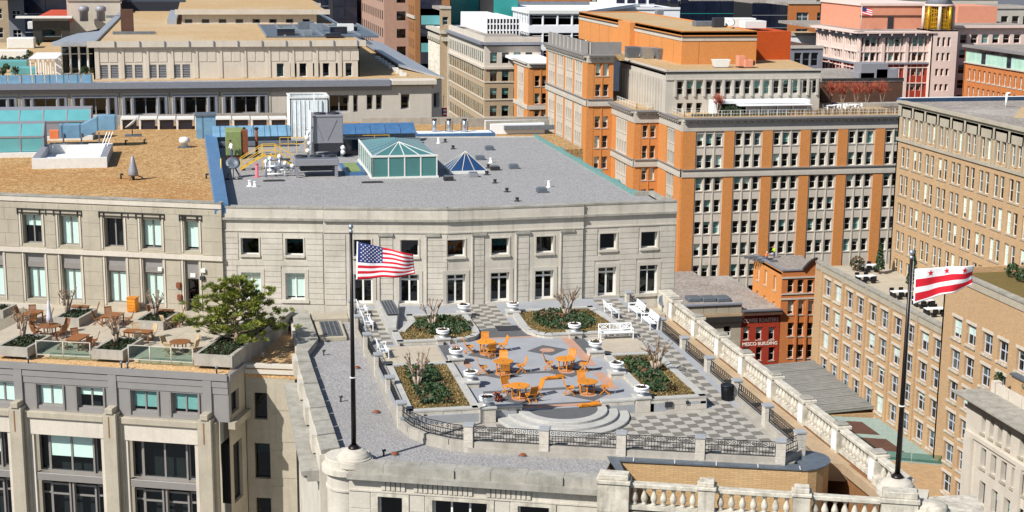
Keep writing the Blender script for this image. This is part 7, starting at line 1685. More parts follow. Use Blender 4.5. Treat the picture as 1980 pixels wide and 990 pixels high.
zz = [(vz(1850, b, UL)[1], vz(1850, a, UL)[1]) for a, b in ((560, 592), (611, 653), (673, 718))]; r2 = [(zr[0][0]+stp, zr[0][1]+stp)]+zr
tanwall(TS_, c2, [(a, b) for a, b in r2], TZ2-.9, W1)
band(tb, TS_, TZ2-.9, TZ2-.1, .12, 'cream_stone', d0=-.5, name='parapet'); band(tb, TS_, TZ2-.1, TZ2+.12, .22, 'limestone_coping', d0=-.6, name='coping')
e = Fr((UL-.25, vMid), (UU, vMid)); MB().box(UL-.25, vMid-.3, GZ, UU, vMid, TZ2).build('step_wall', 'brick_tan', tb)
TRZ = TZ-.75
slab(tb, [(UL+.1, vN), (UU+2, vN), (UU+2, vMid), (UL+.1, vMid)], TRZ-.6, TRZ, 'paving_cream', 'roof_terrace')
slab(tb, [(UL, vMid), (UU+30, vMid), (UU+30, vS), (UL, vS)], TZ2-1.2, TZ2-.6, 'lawn_dry', 'roof_lawn')
MB().box(UL, vN, GZ, UU+3, vN+.4, TRZ).build('north_wall', 'brick_tan', tb)
p = AtU(1850, 505, 81); MB().box(UL+3, p[1]-.4, TRZ, UU+1, p[1], TRZ+2.6).build('terrace_end_wall', 'brick_tan', tb); MB().box(UL+2.9, p[1]-.5, TRZ+2.6, UU+1, p[1]+.1, TRZ+2.8).build('end_wall_coping', 'stone_strip', tb)
# upper block
uN = vz(1733, 300, UU)[0]; UFc = Fr((UU, uN), (UU, 80)); UZ_ = vz(1735, 193, UU)[1]
def zu(y, x=1745): return vz(x, y, UU)[1]
pa = vz(1740, 240, UU)[0]; pb_ = vz(1740+25.6*7.7, 300, UU)[0]; pu = 3.32
cu_ = [1.25+pu*k for k in range(20)]
top = (zu(262), zu(225)); tr_ = (zu(221), zu(210)); rr = [(zu(323), zu(284)), (zu(378), zu(339)), (zu(433), zu(395)), (zu(488), zu(450)), (zu(541), zu(505))]
ops = []; 
for s in cu_:
    for d in (0, 1.35):
        ops.append((s+d, s+d+.95, *top)); ops.append((s+d, s+d+.95, *tr_))
        for r in rr: ops.append((s+d, s+d+.95, *r))
ops = [o for o in ops if o[1] < 36]
wall(tb, UFc, -40, UZ_-.9, ops, 'brick_tan', .2)
for o in ops: window(tb, UFc, o, 1, (.5,) if o[3]-o[2] > 1.2 else (), 'window_white', .055, 'glass', .2, random.choice([1.0, 1.0, .5, .6, .8, None]) if o[3]-o[2] > 1.2 else None, random.choice(['blind', 'lead', 'lead', 'steel_dull']))  # grey blinds put the sky reflection of west-facing glass into colour
for s in cu_[:11]:
    b = MB(); b.fb(UFc, s-.28, s, 0, .12, top[0]-.3, tr_[1]+.35); b.fb(UFc, s+2.3, s+2.58, 0, .12, top[0]-.3, tr_[1]+.35); b.fb(UFc, s+.95, s+1.35, 0, .1, top[0]-.1, tr_[1]+.3); b.fb(UFc, s, s+2.3, 0, .12, tr_[1]+.02, tr_[1]+.35); b.fb(UFc, s, s+2.3, 0, .1, top[1]+.02, tr_[0]-.02); b.build('stone_surround', 'cream_stone', tb)
    for r in rr: MB().fb(UFc, s-.1, s+2.4, 0, .1, r[0]-.16, r[0]).build('sill', 'cream_stone', tb)
band(tb, UFc, top[0]-.75, top[0]-.35, .2, 'cream_stone', name='string_course'); band(tb, UFc, UZ_-1.9, UZ_-.25, .12, 'cream_stone', d0=-.4, name='frieze'); band(tb, UFc, UZ_-.25, UZ_+.05, .4, 'cream_stone', d0=-.5, name='cornice')
MB().box(UU, uN-.3, -40, UU+60, uN, UZ_-.2).build('end_wall', 'brick_tan', tb)
slab(tb, [(UU, uN), (UU, 80), (UU+70, 80), (UU+70, uN)], UZ_-.8, UZ_-.15, 'roof_grey_far'); MB().box(UU-.2, uN-.5, UZ_-.2, UU+70, uN+.2, UZ_+.35).build('north_coping', 'lead_blue', tb); MB().box(UU-.2, uN-.9, UZ_+.36, UU+70, uN-.45, UZ_+.42).build('coping_edge', 'white_paint', tb)
p = G(1945, 205, UZ_); vp = thing('roof_vent_pipe', 'white hooked vent pipe on the roof of the tan building', 'pipe', None, (p[0], p[1], UZ_-.15)); MB().tube((0, 0, 0), (0, 0, 1.7), .13, .13, 8).build('stem', 'pipe_white', vp); MB().tube((0, 0, 1.7), (.5, 0, 1.75), .13, .13, 8).build('hook', 'pipe_white', vp)
MB().prism([G(1960, 225, UZ_)[:2], G(2080, 230, UZ_)[:2], G(2080, 200, UZ_)[:2], G(1975, 205, UZ_)[:2]], UZ_-.15, UZ_-.1).build('roof_patch', 'roof_sand', tb)
# terrace furniture
def ptable(px, py, label):
    p = G(px, py, TRZ+.7); t = thing('cafe_table', label, 'table', 'white topped tables on the tan building terrace', (p[0], p[1], TRZ))
    MB().box(-1.2, -.5, .7, 1.2, .5, .78).build('tabletop', 'white_paint', t)
    for sx in (-.9, .9): MB().box(sx-.06, -.4, 0, sx+.06, .4, .7).build('leg', 'black_iron', t)
    for sy_ in (-1.0, 1.0):
        for sx in (-.6, .6): c = MB().box(sx-.28, sy_-.25, .4, sx+.28, sy_+.25, .46).build('seat', 'black_iron', t); MB().box(sx-.28, sy_*1.25-.04, .46, sx+.28, sy_*1.25+.04, .95).build('seat_back', 'black_iron', t); MB().box(sx-.24, sy_-.2, 0, sx+.24, sy_+.2, .4).build('seat_base', 'black_iron', t)
for (px, py, l) in ((1680, 513, 'white topped table by the conifer on the tan building terrace'), (1674, 534, 'white topped table nearest the parapet corner of the tan building terrace'), (1742, 564, 'white topped table left of the right flagpole on the tan terrace'), (1785, 581, 'white topped table below the three star flag on the tan terrace'), (1808, 597, 'white topped table at the right end of the tan terrace')): ptable(px, py, l)
for (px, py, l, r, h) in ((1700, 530, 'slim dark conifer beside the tables on the tan building terrace', .7, 4.2), (1763, 562, 'slim dark conifer behind the right flagpole', .8, 5.0)):
    p = G(px, py, TRZ); shrub('conifer', l, (p[0], p[1], TRZ), r, h, 420, ('leaf_dark', 'leaf_cover'), .35, None, True)
p = G(1657, 524, TRZ); shrub('round_shrub', 'round brown shrub on the tan building terrace', (p[0], p[1], TRZ), 1.0, 1.9, 260, ('leaf_brown', 'leaf_dark'), .3)
for i, (px, py) in enumerate(((1957, 536), (1976, 545))): p = G(px, py, TZ2-.6); shrub('round_shrub', ('left', 'right')[i]+' dark round shrub on the roof lawn at the right edge', (p[0], p[1], TZ2-.6), .8, 1.5, 200, ('leaf_dark', 'leaf_cover'), .28, 'shrubs on the roof lawn')
# ================================================================== LIMESTONE CORNER AT THE BOTTOM RIGHT
lm = thing('limestone_corner_block', 'pale limestone block with deep cornice at the bottom right corner', 'building')
LU = 72.5; v0 = AtU(1872, 800, LU)[1]; LF2 = Fr((LU, v0), (LU, 88)); cz = AtU(1872, 757, LU)[2]
r1 = (AtU(1925, 855, LU)[2], AtU(1925, 800, LU)[2]); 
lo2 = [(2.6+1.55*k+(.8 if k > 3 else 0), 3.4+1.55*k+(.8 if k > 3 else 0), cz-3.2, cz-1.3) for k in range(9)]+[(2.9+1.9*k, 3.9+1.9*k, cz-6.6-.0, cz-4.6) for k in range(8)]+[(3.1+2.3*k, 4.2+2.3*k, cz-10.3, cz-7.9) for k in range(7)]+[(3.1+2.3*k, 4.2+2.3*k, cz-14.0, cz-11.6) for k in range(7)]
wall(lm, LF2, GZ, cz-.2, lo2, 'cream_precast', .5)
for o in lo2: window(lm, LF2, o, 1, (.5,), 'lead', .08, 'glass', .5, rb(.5))
sills(lm, LF2, lo2, 'cream_stone', .16, .14, .05)
band(lm, LF2, cz-.35, cz-.1, 1.1, 'cream_precast', s0=-.6, name='cornice'); band(lm, LF2, cz-.1, cz+.06, 1.4, 'limestone_coping', s0=-.9, d0=-2.2, name='cornice_top'); band(lm, LF2, cz-4.15, cz-3.75, .22, 'cream_precast', name='string_course')
for k in range(10): MB().fb(LF2, 1.0+k*2.4, 3.3+k*2.4, -2.5, -2.2, cz+.05, cz+1.1).build('parapet_panel', 'cream_precast', lm)
MB().fb(LF2, .2, .9, -2.9, -2.1, cz+.05, cz+1.2).build('parapet_pier', 'cream_precast', lm)
MB().fb(LF2, .0, 1.6, 0, .3, GZ, cz-4.2).build('pilaster', 'cream_precast', lm); MB().fb(LF2, 9.6, 10.6, 0, .3, GZ, cz-4.2).build('pilaster', 'cream_precast', lm)
MB().box(LU, v0, GZ, LU+40, v0+.3, cz-.2).build('north_wall', 'cream_precast', lm); slab(lm, [(LU+1.8, v0), (LU+1.8, 88), (LU+40, 88), (LU+40, v0)], cz-.6, cz+.02, 'roof_grey_far')
bh = G(1960, 755, cz+.4); MB().box(LU+4.5, v0-2.5, cz, LU+20, v0+.2, cz+1.5).build('roof_bulkhead', 'brick_tan', lm); MB().box(LU+4.3, v0-2.7, cz+1.5, LU+20, v0+.3, cz+1.7).build('bulkhead_coping', 'lead', lm)
for i, (px, py) in enumerate(((1930, 752), (1985, 765))): p = G(px, py, cz); shrub('clipped_shrub', ('left', 'right')[i]+' dark clipped upright shrub on the limestone corner roof', (p[0], p[1], cz), .55, 1.7, 260, ('leaf_dark', 'leaf_cover'), .22, 'clipped shrubs on the limestone corner roof')
# ================================================================== CITY BEHIND
def grid(parent, fr, z1, storey, pitch, ww, wh, mat, rows, margin=1.0, sill=.9, cols_=1, frame='window_white', glass='glass_dark', bl=.35, bm='blind_aqua', reveal=.3, z0=GZ, lintel=None, top=1.2):
    n = max(1, int((fr.L-2*margin+(pitch-ww))/pitch)); off_ = (fr.L-(n-1)*pitch-ww)/2
    ops = [(off_+k*pitch, off_+k*pitch+ww, z1-top-(r+1)*storey+sill, z1-top-(r+1)*storey+sill+wh) for r in range(rows) for k in range(n)]
    wall(parent, fr, z0, z1, ops, mat, reveal)
    for o in ops: window(parent, fr, o, cols_, (.5,), frame, .09, glass, reveal, rb(bl), bm)
    if lintel: sills(parent, fr, ops, lintel, .3, .12, .2)
    return ops
def far_block(name, label, v, x0, x1, yt, depth, mat, roof='roof_grey_far', rows=3, storey=3.6, pitch=3.2, ww=1.4, wh=2.0, west=True, par='pale_stone', **k):
    t = thing(name, label, 'building'); a, c = AtV(x0, yt, v), AtV(x1, yt, v); z = (a[2]+c[2])/2
    f = Fr(a, c); grid(t, f, z-.6, storey, pitch, ww, wh, mat, rows, **k); band(t, f, z-.6, z, .25, par, d0=-.4, name='parapet')
    if west and a[0] > 5:
        w = Fr((a[0], v+depth), (a[0], v)); grid(t, w, z-.6, storey, pitch, ww, wh, mat, rows, **k); band(t, w, z-.6, z, .25, par, d0=-.4, name='parapet')
    slab(t, [(a[0], v+.1), (c[0], v+.1), (c[0], v+depth), (a[0], v+depth)], z-1.0, z-.3, roof); return t, f, z
# pale corner building with brick lower floors
pc_ = thing('pale_corner_building', 'pale stone corner building with heavy cornice and tan lower floors behind the long cream building', 'building')
v = 315; a, c = AtV(937, 100, v), AtV(1046, 100, v); z = AtV(980, 84, v)[2]; f = Fr(a, c); w = Fr((a[0], AtU(868, 60, a[0])[1]), a)
for fr in (f, w):
    n = int(fr.L/2.6); rv = .35 if fr is f else .08; o1 = [(1.2+k*2.6*(fr.L-2)/(n*2.6), 2.7+k*2.6*(fr.L-2)/(n*2.6), z-4.2, z-1.9) for k in range(n)]
    wall(pc_, fr, z-5.2, z, o1, 'cream_precast', rv); rv = .35 if fr is f else .08; o2_ = [(x, y, z-8.0-3.75*r, z-5.7-3.75*r) for (x, y, _, _) in o1 for r in range(5)]; wall(pc_, fr, GZ, z-5.2, o2_, 'brick_olive', rv)
    for o in o1+o2_: window(pc_, fr, o, 1, (.5,), 'window_dark', .1, 'glass', rv, rb(.8), 'blind_aqua')
    for r in range(5): band(pc_, fr, z-8.3-3.75*r, z-8.05-3.75*r, .15, 'cream_precast', name='sill_course')
    band(pc_, fr, z-5.4, z-4.9, .35, 'cream_precast', name='string_course'); band(pc_, fr, z-.3, z+.3, .9, 'slate', name='cornice'); band(pc_, fr, z+.3, z+1.4, .1, 'cream_precast', d0=-.5, name='parapet')
slab(pc_, [a[:2], c[:2], (c[0], v+60), (a[0], v+60)], z-.6, z+.3, 'roof_grey_far')
cl = thing('colonnade_building', 'pale stone building with tall columns along its street side, seen obliquely', 'building'); u = a[0]-.4; v1_, v2_ = AtU(866, 60, u)[1], AtU(829, 40, u)[1]; zc_ = AtU(866, 62, u)[2]; fr = Fr((u, v2_), (u, v1_))
ops = [(2+k*fr.L/9, 4+k*fr.L/9, zc_-8-6*r, zc_-4-6*r) for k in range(9) for r in range(4) if 4+k*fr.L/9 < fr.L]; wall(cl, fr, GZ, zc_, ops, 'limestone_white', .5)
for o in ops: window(cl, fr, o, 1, (.5,), 'window_dark', .12, 'glass_dark', .5)
for k in range(9): MB().tube(fr.pt(.9+k*fr.L/9, .8, zc_-26), fr.pt(.9+k*fr.L/9, .8, zc_-3), .6, .5, 10).build('column', 'limestone_white', cl); q = fr.pt(.9+k*fr.L/9, .8, 0); MB().box(q[0]-.7, q[1]-.7, zc_-3, q[0]+.7, q[1]+.7, zc_-2.2).build('capital', 'cream_stone', cl)
band(cl, fr, zc_-2.2, zc_-1.2, 1.4, 'limestone_white', name='architrave'); band(cl, fr, zc_-.4, zc_+.3, 1.9, 'limestone_white', name='cornice'); slab(cl, [(u, v1_), (u+40, v1_), (u+40, v2_), (u, v2_)], zc_-.5, zc_+.1, 'white_stucco')
s = Fr((u, v1_-.2), (u+5, v1_-.2)); MB().fb(s, 0, 5, -.3, 0, GZ, zc_).build('end_wall', 'limestone_white', cl)
# street front of brown, pink and dark towers
def west_tower(name, label, u, px0, px1, yref, ztop, mat, storey, pitch, ww, wh, rows, sw=9, **k):
    t = thing(name, label, 'building'); va, vb = AtU(px0, yref, u)[1], AtU(px1, yref, u)[1]; w = Fr((u, va), (u, vb)); grid(t, w, ztop, storey, pitch, ww, wh, mat, rows, reveal=.05, **k)
    s = Fr((u, vb), (u+sw, vb)); grid(t, s, ztop, storey, pitch, ww, wh, mat, rows, **k); slab(t, [(u, vb), (u+sw, vb), (u+sw, va), (u, va)], ztop-.5, ztop, 'roof_grey_far'); return t, w, s
uu = AtV(803, 60, 385)[0]; t, w, s = west_tower('brown_brick_tower', 'brown brick and stone office tower at the top behind the colonnade', uu, 745, 803, 60, 24, 'brick_brown', 4.2, 3.4, 1.7, 2.6, 10, frame='brick_brown', bl=.2)
for r in (1, 3, 6): band(t, w, 24-1.2-r*4.2*1.3, 24-.5-r*4.2*1.3, .4, 'limestone_white', name='string_course')
for k in range(5): MB().fb(s, 1.5, 6.5, .1, .3, 19-k*7, 21.3-k*7).build('aqua_panel', 'glaze_aqua', t); MB().fb(s, 1.3, 6.7, 0, .12, 12-k*7, 23-k*7).build('dark_glazing', 'glaze_navy', t)
uu = AtV(744, 50, 402)[0]; west_tower('pink_grid_tower', 'pink stone tower with a regular grid of square windows at the top', uu-.5, 689, 743, 50, 24, 'pink_grid', 4.6, 5.0, 2.4, 2.4, 9, frame='room_dark', bl=.0)
def glass_tower(name, label, v, x0, x1, yt, depth, mat='glaze_navy', pitch=3.0, storey=3.8, bar='slate', rows=8):
    t = thing(name, label, 'building'); a, c = AtV(x0, yt, v), AtV(x1, yt, v); z = max(a[2], c[2]); MB().box(a[0], v, GZ, c[0], v+depth, z-.1).build('core', 'room_dark', t)
    f = Fr((a[0], v-.06), (c[0], v-.06)); n = max(1, int(f.L/pitch))
    for r in range(rows):
        for k in range(n): MB().fb(f, f.L*k/n+.06, f.L*(k+1)/n-.06, 0, .08, z-(r+1)*storey+.25, z-r*storey).build('glass_panel', mat if (k*7+r*3+1) % 5 or n < 3 else 'glaze_navy', t)
        band(t, f, z-(r+1)*storey, z-(r+1)*storey+.2, .16, bar, d0=0, name='floor_band')
    slab(t, [(a[0], v), (c[0], v), (c[0], v+depth), (a[0], v+depth)], z-.1, z+.25, 'roof_grey_far'); return t, f, z
glass_tower('dark_glass_tower', 'dark navy glass tower at the top, wider left one', 470, 600, 642, -12, 40); glass_tower('dark_glass_tower', 'dark navy glass tower at the top beside the pink grid tower', 455, 643, 690, -12, 40, bar='glaze_navy')
glass_tower('dark_glass_tower', 'dark glass tower at the top left behind the roof garden', 330, 44, 130, -8, 30, bar='slate', rows=7)
far_block('grey_concrete_block', 'grey concrete block with paired windows at the top left corner', 322, 13, 45, -10, 25, 'slate', rows=6, pitch=2.6, ww=1.6, wh=1.7, storey=3.9, frame='white_paint', glass='glass_dark', bl=.1, cols_=2, west=False)
far_block('tan_side_block', 'tan block cut by the top left corner of the picture', 300, -60, 14, -10, 25, 'brick_olive', rows=5, west=False)
t, f, z = far_block('red_roofed_pavilion', 'dark glazed pavilion with red roof membrane at the top left', 262, 62, 134, 33, 34, 'window_dark', 'red_membrane', rows=1, pitch=4, ww=3.2, wh=2.6, frame='slate', glass='glass_dark', west=False, par='slate'); MB().fb(f, -2.5, f.L+.5, -1, 1.2, z-.15, z+.15).build('roof_edge', 'offwhite_metal', t)
t, f, z = far_block('cream_tank_wall', 'plain cream wall rising behind the sand roof at the top left', 268, 128, 232, -6, 30, 'cream_precast', rows=0, west=False)
for px in (162, 195): p = AtV(px, 27, 266); MB().lathe([(.7, 0), (.7, 1.6), (.9, 1.7), (.9, 2.3), (.4, 2.6)], 12, (p[0], 266, p[2]-1.2)).build('vent', 'unit_grey', t)
MB().box(AtV(235, 4, 285)[0], 285, 4, AtV(358, 4, 285)[0], 300, AtV(300, 3, 285)[2]).build('dark_screen', 'unit_dark', t)
far_block('sand_roof_far_block', 'low block with sand roof behind the long cream building', 292, 230, 620, 6, 40, 'cream_precast', 'roof_sand', rows=1, west=False, bl=0)
# teal and white group in the top middle
glass_tower('teal_panel_tower', 'teal panelled tower behind the white wall at the top, left one', 400, 871, 930, -10, 25, 'teal_sheet', 12, 12, 'copper_green', 4); glass_tower('teal_panel_tower', 'teal panelled tower at the top beside the white ribbon windowed building', 372, 954, 1002, -10, 20, 'teal_sheet', 12, 12, 'copper_green', 4)
far_block('olive_brick_stack', 'small olive brick block at the top left of the teal tower', 362, 850, 872, 12, 12, 'brick_olive', rows=1, west=False, bl=.9)
wv = 345; a = AtV(941, 36, wv); t = thing('white_finned_pavilion', 'white rooftop pavilion with plain side wall and black and white finned front', 'building'); c = AtV(1004, 36, wv); zb_ = AtV(970, 72, wv)[2]; fw_ = Fr(a, c); va = AtU(891, 24, a[0])[1]
MB().box(a[0], wv, zb_-3, c[0], va, a[2]).build('body', 'white_stucco', t); MB().fb(fw_, .1, fw_.L, .0, .1, zb_-1, a[2]-.1).build('glazing', 'glaze_navy', t)
for k in range(11): MB().fb(fw_, fw_.L*k/10-.12, fw_.L*k/10+.12, .1, .4, zb_-1, a[2]+.3).build('fin', 'white_paint', t)
for zz_ in (.35, .68): band(t, fw_, zb_+(a[2]-zb_)*zz_, zb_+(a[2]-zb_)*zz_+.3, .3, 'white_paint', name='transom')
v = 352; t = thing('white_ribbon_building', 'white building with dark ribbon windows at the top beside the orange penthouse', 'building'); a, c = AtV(1022, 20, v), AtV(1135, 20, v); z = a[2]; f = Fr(a, c); w = Fr((a[0], AtU(992, 12, a[0])[1]), a)
for fr in (f, w):
    for r in range(3):
        z1 = z-.8-r*4.2; n = max(1, int(fr.L/3)); ops = [(fr.L*k/n+.15, fr.L*(k+1)/n-.15, z1-2.7, z1-.3) for k in range(n)]; wall(t, fr, z1-4.2, z1, ops, 'white_stucco', .3)
        for o in ops: window(t, fr, o, 1, (.72,), 'white_paint', .1, 'glass_dark', .3, None)
    band(t, fr, z-.8, z, .3, 'offwhite_metal', d0=-.3, name='roof_edge')
slab(t, [a[:2], c[:2], (c[0]+30, v+50), (a[0], v+50)], z-.9, z-.1, 'white_stucco')
for k in range(5): p = G(1010+k*28, 9, z); MB().box(p[0]-2.5, p[1], z-.1, p[0]+2.5, p[1]+1.5, z+.8).build('roof_unit', 'steel_dull', t)
t, f, z = far_block('white_terraced_block', 'white terraced block at the top behind the orange penthouse roof', 390, 1150, 1315, 14, 40, 'white_stucco', 'white_stucco', rows=2, pitch=4, ww=3, wh=1.6, frame='white_paint', west=False, par='white_paint'); MB().box(f.p0.x+6, 394, z, f.p1.x-6, 410, z+4).build('upper_tier', 'white_stucco', t)
for k in range(7): MB().box(f.p0.x+7+k*3, 393.8, z+.8, f.p0.x+9.2+k*3, 394.0, z+3).build('upper_window', 'glaze_navy', t)
glass_tower('dark_teal_glass_block', 'dark teal glass block with flat roof at the top right of middle', 410, 1312, 1500, 2, 40, 'glaze_navy', 4, 3.6, 'teal_sheet', 4)
glass_tower('mirror_glass_block', 'mirror glass block before the orange brick building at the top', 395, 1455, 1524, 6, 20, 'glaze_navy', 2.5, 3.4, 'slate', 5)
far_block('orange_brick_far_block', 'orange brick building with paired white framed windows at the top right', 360, 1524, 1700, 3, 30, 'brick_orange_deep', rows=4, pitch=5.5, ww=3.2, wh=2.3, storey=4.1, frame='white_paint', cols_=2, glass='glass', bl=.5, bm='lead', lintel='pale_stone', west=False)
glass_tower('dark_glass_strip', 'narrow dark glass strip splitting the orange brick building at the top', 359.5, 1588, 1600, 0, 3, 'glaze_navy', 3, 4.1)
t, f, z = far_block('glass_link_block', 'low glass block between the scarlet wall and the pink stone building', 300, 1528, 1592, 88, 20, 'slate', 'brown_block', rows=4, pitch=1.9, ww=1.6, wh=2.8, storey=3.4, frame='slate', west=False)
far_block('white_band_roof', 'white parapet strip behind the scarlet wall', 330, 1528, 1600, 64, 12, 'white_stucco', 'roof_sand', rows=0, west=False)
# pink stone and red brick building with the gilded corner lantern
pk = thing('pink_stone_building', 'pink stone and red brick building with wide eaves and a gilded corner lantern', 'building'); v = 290
a, c = AtV(1662, 66, v), AtV(1800, 66, v); z = AtV(1700, 64, v)[2]; f = Fr(a, c); w = Fr((a[0], AtU(1582, 50, a[0])[1]), a); st_h = 3.0
rowz = [(AtV(1700, y1, v)[2], AtV(1700, y0, v)[2]) for y0, y1 in ((72, 90), (102, 118), (133, 147), (163, 176))]
for fr, n in ((f, 3), (w, 3)):
    g = fr.L/n; ops = []
    for k in range(n):
        for (z0, z1) in rowz:
            for (p, q) in ((.1, .2), (.25, .465), (.495, .71), (.76, .86)): ops.append((g*(k+p), g*(k+q), z0, z1))
    zmid = AtV(1700, 121, v)[2]
    wall(pk, fr, zmid, z, [o for o in ops if o[2] > zmid], 'pink_stone', .35); wall(pk, fr, GZ, zmid, [o for o in ops if o[2] < zmid], 'brick_red', .35)
    for o in ops: window(pk, fr, o, 1, (), 'pink_stone', .08, 'glass', .35, rb(.5), 'blind_aqua')
    band(pk, fr, zmid-.35, zmid, .5, 'slate', name='string_course')
    for k in range(n+1): MB().fb(fr, max(0, g*k-.35), min(fr.L, g*k+.35), 0, .3, GZ, z-.3).build('pier', 'pink_stone', pk)
    for (z0, z1) in rowz: band(pk, fr, z1+.1, z1+.3, .15, 'pink_stone', name='lintel_course')
    for k in range(n):
        for q in (.225, .48, .735): MB().fb(fr, g*(k+q)-.07, g*(k+q)+.07, 0, .1, GZ, z-.3).build('mullion', 'pink_stone', pk)
    MB().fb(fr, -1.2, fr.L+.6, -1, 1.3, z, z+.35).build('eaves', 'pink_stone', pk); MB().fb(fr, -.4, fr.L, -.3, .4, z-.9, z).build('eaves_cove', 'slate', pk)
    for k in range(6): MB().fb(fr, fr.L*(k+.5)/6-.1, fr.L*(k+.5)/6+.1, .4, 1.3, z-.45, z).build('bracket', 'pink_stone', pk)
slab(pk, [a[:2], c[:2], (c[0]+20, v+45), (a[0], v+45)], z-.3, z+.3, 'roof_grey_far')
ph = AtV(1730, 11, v+9)[2]; x0, x1 = AtV(1664, 30, v+9)[0], AtV(1802, 30, v+9)[0]; MB().box(x0, v+9, z, x1, v+30, ph).build('penthouse', 'terracotta', pk); MB().box(x0-.3, v+8.7, ph, x1+.3, v+30, ph+.5).build('penthouse_coping', 'pink_stone', pk); MB().box(x0-.1, v+8.85, ph-2.3, x1, v+9, ph-2.0).build('penthouse_band', 'brown_block', pk)
for px in (1722, 1788): q = AtV(px, 42, v+8.8)[0]; MB().box(q-.6, v+8.8, z+.3, q+.6, v+9, z+2.9).build('penthouse_door', 'unit_dark', pk)
# corner lantern
tx0, tx1 = AtV(1800, 100, v-1)[0], AtV(1850, 100, v-1)[0]; tf = Fr((tx0, v-1), (tx1, v-1)); tzz = AtV(1825, 58, v-1)[2]
ops = [(tf.L*(.22+.2*k), tf.L*(.34+.2*k), z0, z1) for k in range(3) for z0, z1 in rowz]; wall(pk, tf, GZ, tzz, ops, 'pink_stone', .3)
for o in ops: window(pk, tf, o, 1, (), 'pink_stone', .08, 'glass_dark', .3)
MB().fb(Fr((tx0, v+6), (tx0, v-1)), 0, 7, -.3, 0, GZ, tzz).build('lantern_side', 'pink_stone', pk); slab(pk, [(tx0, v-1), (tx1, v-1), (tx1, v+6), (tx0, v+6)], tzz-.3, tzz, 'roof_grey_far', 'lantern_deck')
cx, cyy = (tx0+tx1)/2, v+2.4; lh = AtV(1825, 13, v)[2]-tzz; lan = thing('gilded_lantern', 'gilded openwork lantern with dark pointed roof on the pink building corner', 'tower', None, (cx, cyy, tzz)); R = (tx1-tx0)*.52
for k in range(8):
    q = math.pi/8+k*math.pi/4; MB().tube((R*math.cos(q), R*math.sin(q), 0), (R*math.cos(q), R*math.sin(q), lh), .38, .32, 8).build('column', 'pink_stone' if k % 2 else 'gold', lan)
    q2 = q+math.pi/4; fr = Fr((R*.9*math.cos(q), R*.9*math.sin(q)), (R*.9*math.cos(q2), R*.9*math.sin(q2))); b = MB()
    for m in range(7): x = fr.L*(m+.5)/7; b.tube(fr.pt(x, 0, .2), fr.pt(x+random.uniform(-.4, .4), 0, lh-.2), .1, .1, 4)
    for m in range(5): b.bar(fr.pt(0, 0, lh*(m+.5)/5), fr.pt(fr.L, 0, lh*(m+.5)/5+random.uniform(-.5, .5)), .12, .16)
    b.build('gilded_screen', 'gold', lan)
MB().lathe([(R*1.05, lh), (R*1.1, lh+.4), (R*.95, lh+.5)], 8).build('cornice', 'pink_stone', lan); MB().lathe([(R*1.0, lh+.5), (R*.5, lh+2.6), (.1, lh+4.4)], 8).build('roof', 'slate', lan); MB().tube((0, 0, 0), (0, 0, lh), R*.5, R*.5, 8).build('core', 'brown_block', lan)
e0 = (tx1, v+3); x2 = AtV(2010, 60, v+6)[0]; fe = Fr((tx1, v+6), (x2, v+6)); ez = AtV(1900, 52, v+6)[2]; grid(pk, fe, ez, 3.2, 2.5, 1.6, 1.9, 'pink_stone', 5, bl=.6, frame='pink_stone', glass='glass'); slab(pk, [(tx1, v+6), (x2, v+6), (x2, v+40), (tx1, v+40)], ez-.3, ez+.2, 'roof_grey_far', 'wing_roof'); band(pk, fe, ez-.2, ez+.3, .8, 'pink_stone', name='eaves')
q0, q1 = AtV(1852, 25, v+18)[0], AtV(1928, 25, v+18)[0]; MB().box(q0, v+18, ez, q1, v+30, AtV(1890, 12, v+18)[2]).build('penthouse', 'terracotta', pk)
fp = thing('small_flagpole', 'small distant flagpole on the pink building roof with stars and stripes', 'flagpole', None, (AtV(1665, 45, v+6)[0], v+6, z+.3)); MB().tube((0, 0, 0), (0, 0, 5.2), .08, .05, 6).build('shaft', 'offwhite_metal', fp); MB().lathe([(.02, 5.2), (.12, 5.3), (.02, 5.4)], 8).build('ball', 'gold', fp)
def small_flag(label, loc, w, h, dn=0):
    t = thing('small_flag', label, 'flag', None, loc)
    for k in range(7): MB().hexa([(0, 0, h*(6-k)/7), (w, -.15, h*(6-k)/7-dn), (w, -.12, h*(6-k)/7-dn), (0, .03, h*(6-k)/7)], [(0, 0, h*(7-k)/7), (w, -.15, h*(7-k)/7-dn), (w, -.12, h*(7-k)/7-dn), (0, .03, h*(7-k)/7)]).build('stripe', 'flag_red' if k % 2 == 0 else 'flag_white', t)
    MB().hexa([(0, -.02, h*.45), (w*.42, -.09, h*.45-dn*.4), (w*.42, .0, h*.45-dn*.4), (0, .05, h*.45)], [(0, -.02, h), (w*.42, -.09, h-dn*.4), (w*.42, .0, h-dn*.4), (0, .05, h)]).build('canton', 'flag_blue', t)
small_flag('tiny distant stars and stripes flag over the pink building roof', (AtV(1665, 45, v+6)[0]+.1, v+6, z+3.6), 2.2, 1.5, .5)
p = AtV(853, 222, 200); fp2 = thing('street_flagpole', 'distant flagpole slanting out beside the long cream building corner', 'flagpole', None, (p[0], 200, p[2]-3)); MB().tube((0, 0, 0), (.3, -.4, 5.5), .06, .04, 6).build('shaft', 'steel', fp2); MB().lathe([(.02, 5.5), (.1, 5.58), (.02, 5.66)], 8, (.3, -.4, 0)).build('ball', 'gold', fp2)
small_flag('small stars and stripes flag beside the long cream building corner', (p[0]-.2, 199.5, p[2]-.6), .9, 1.6, 0)
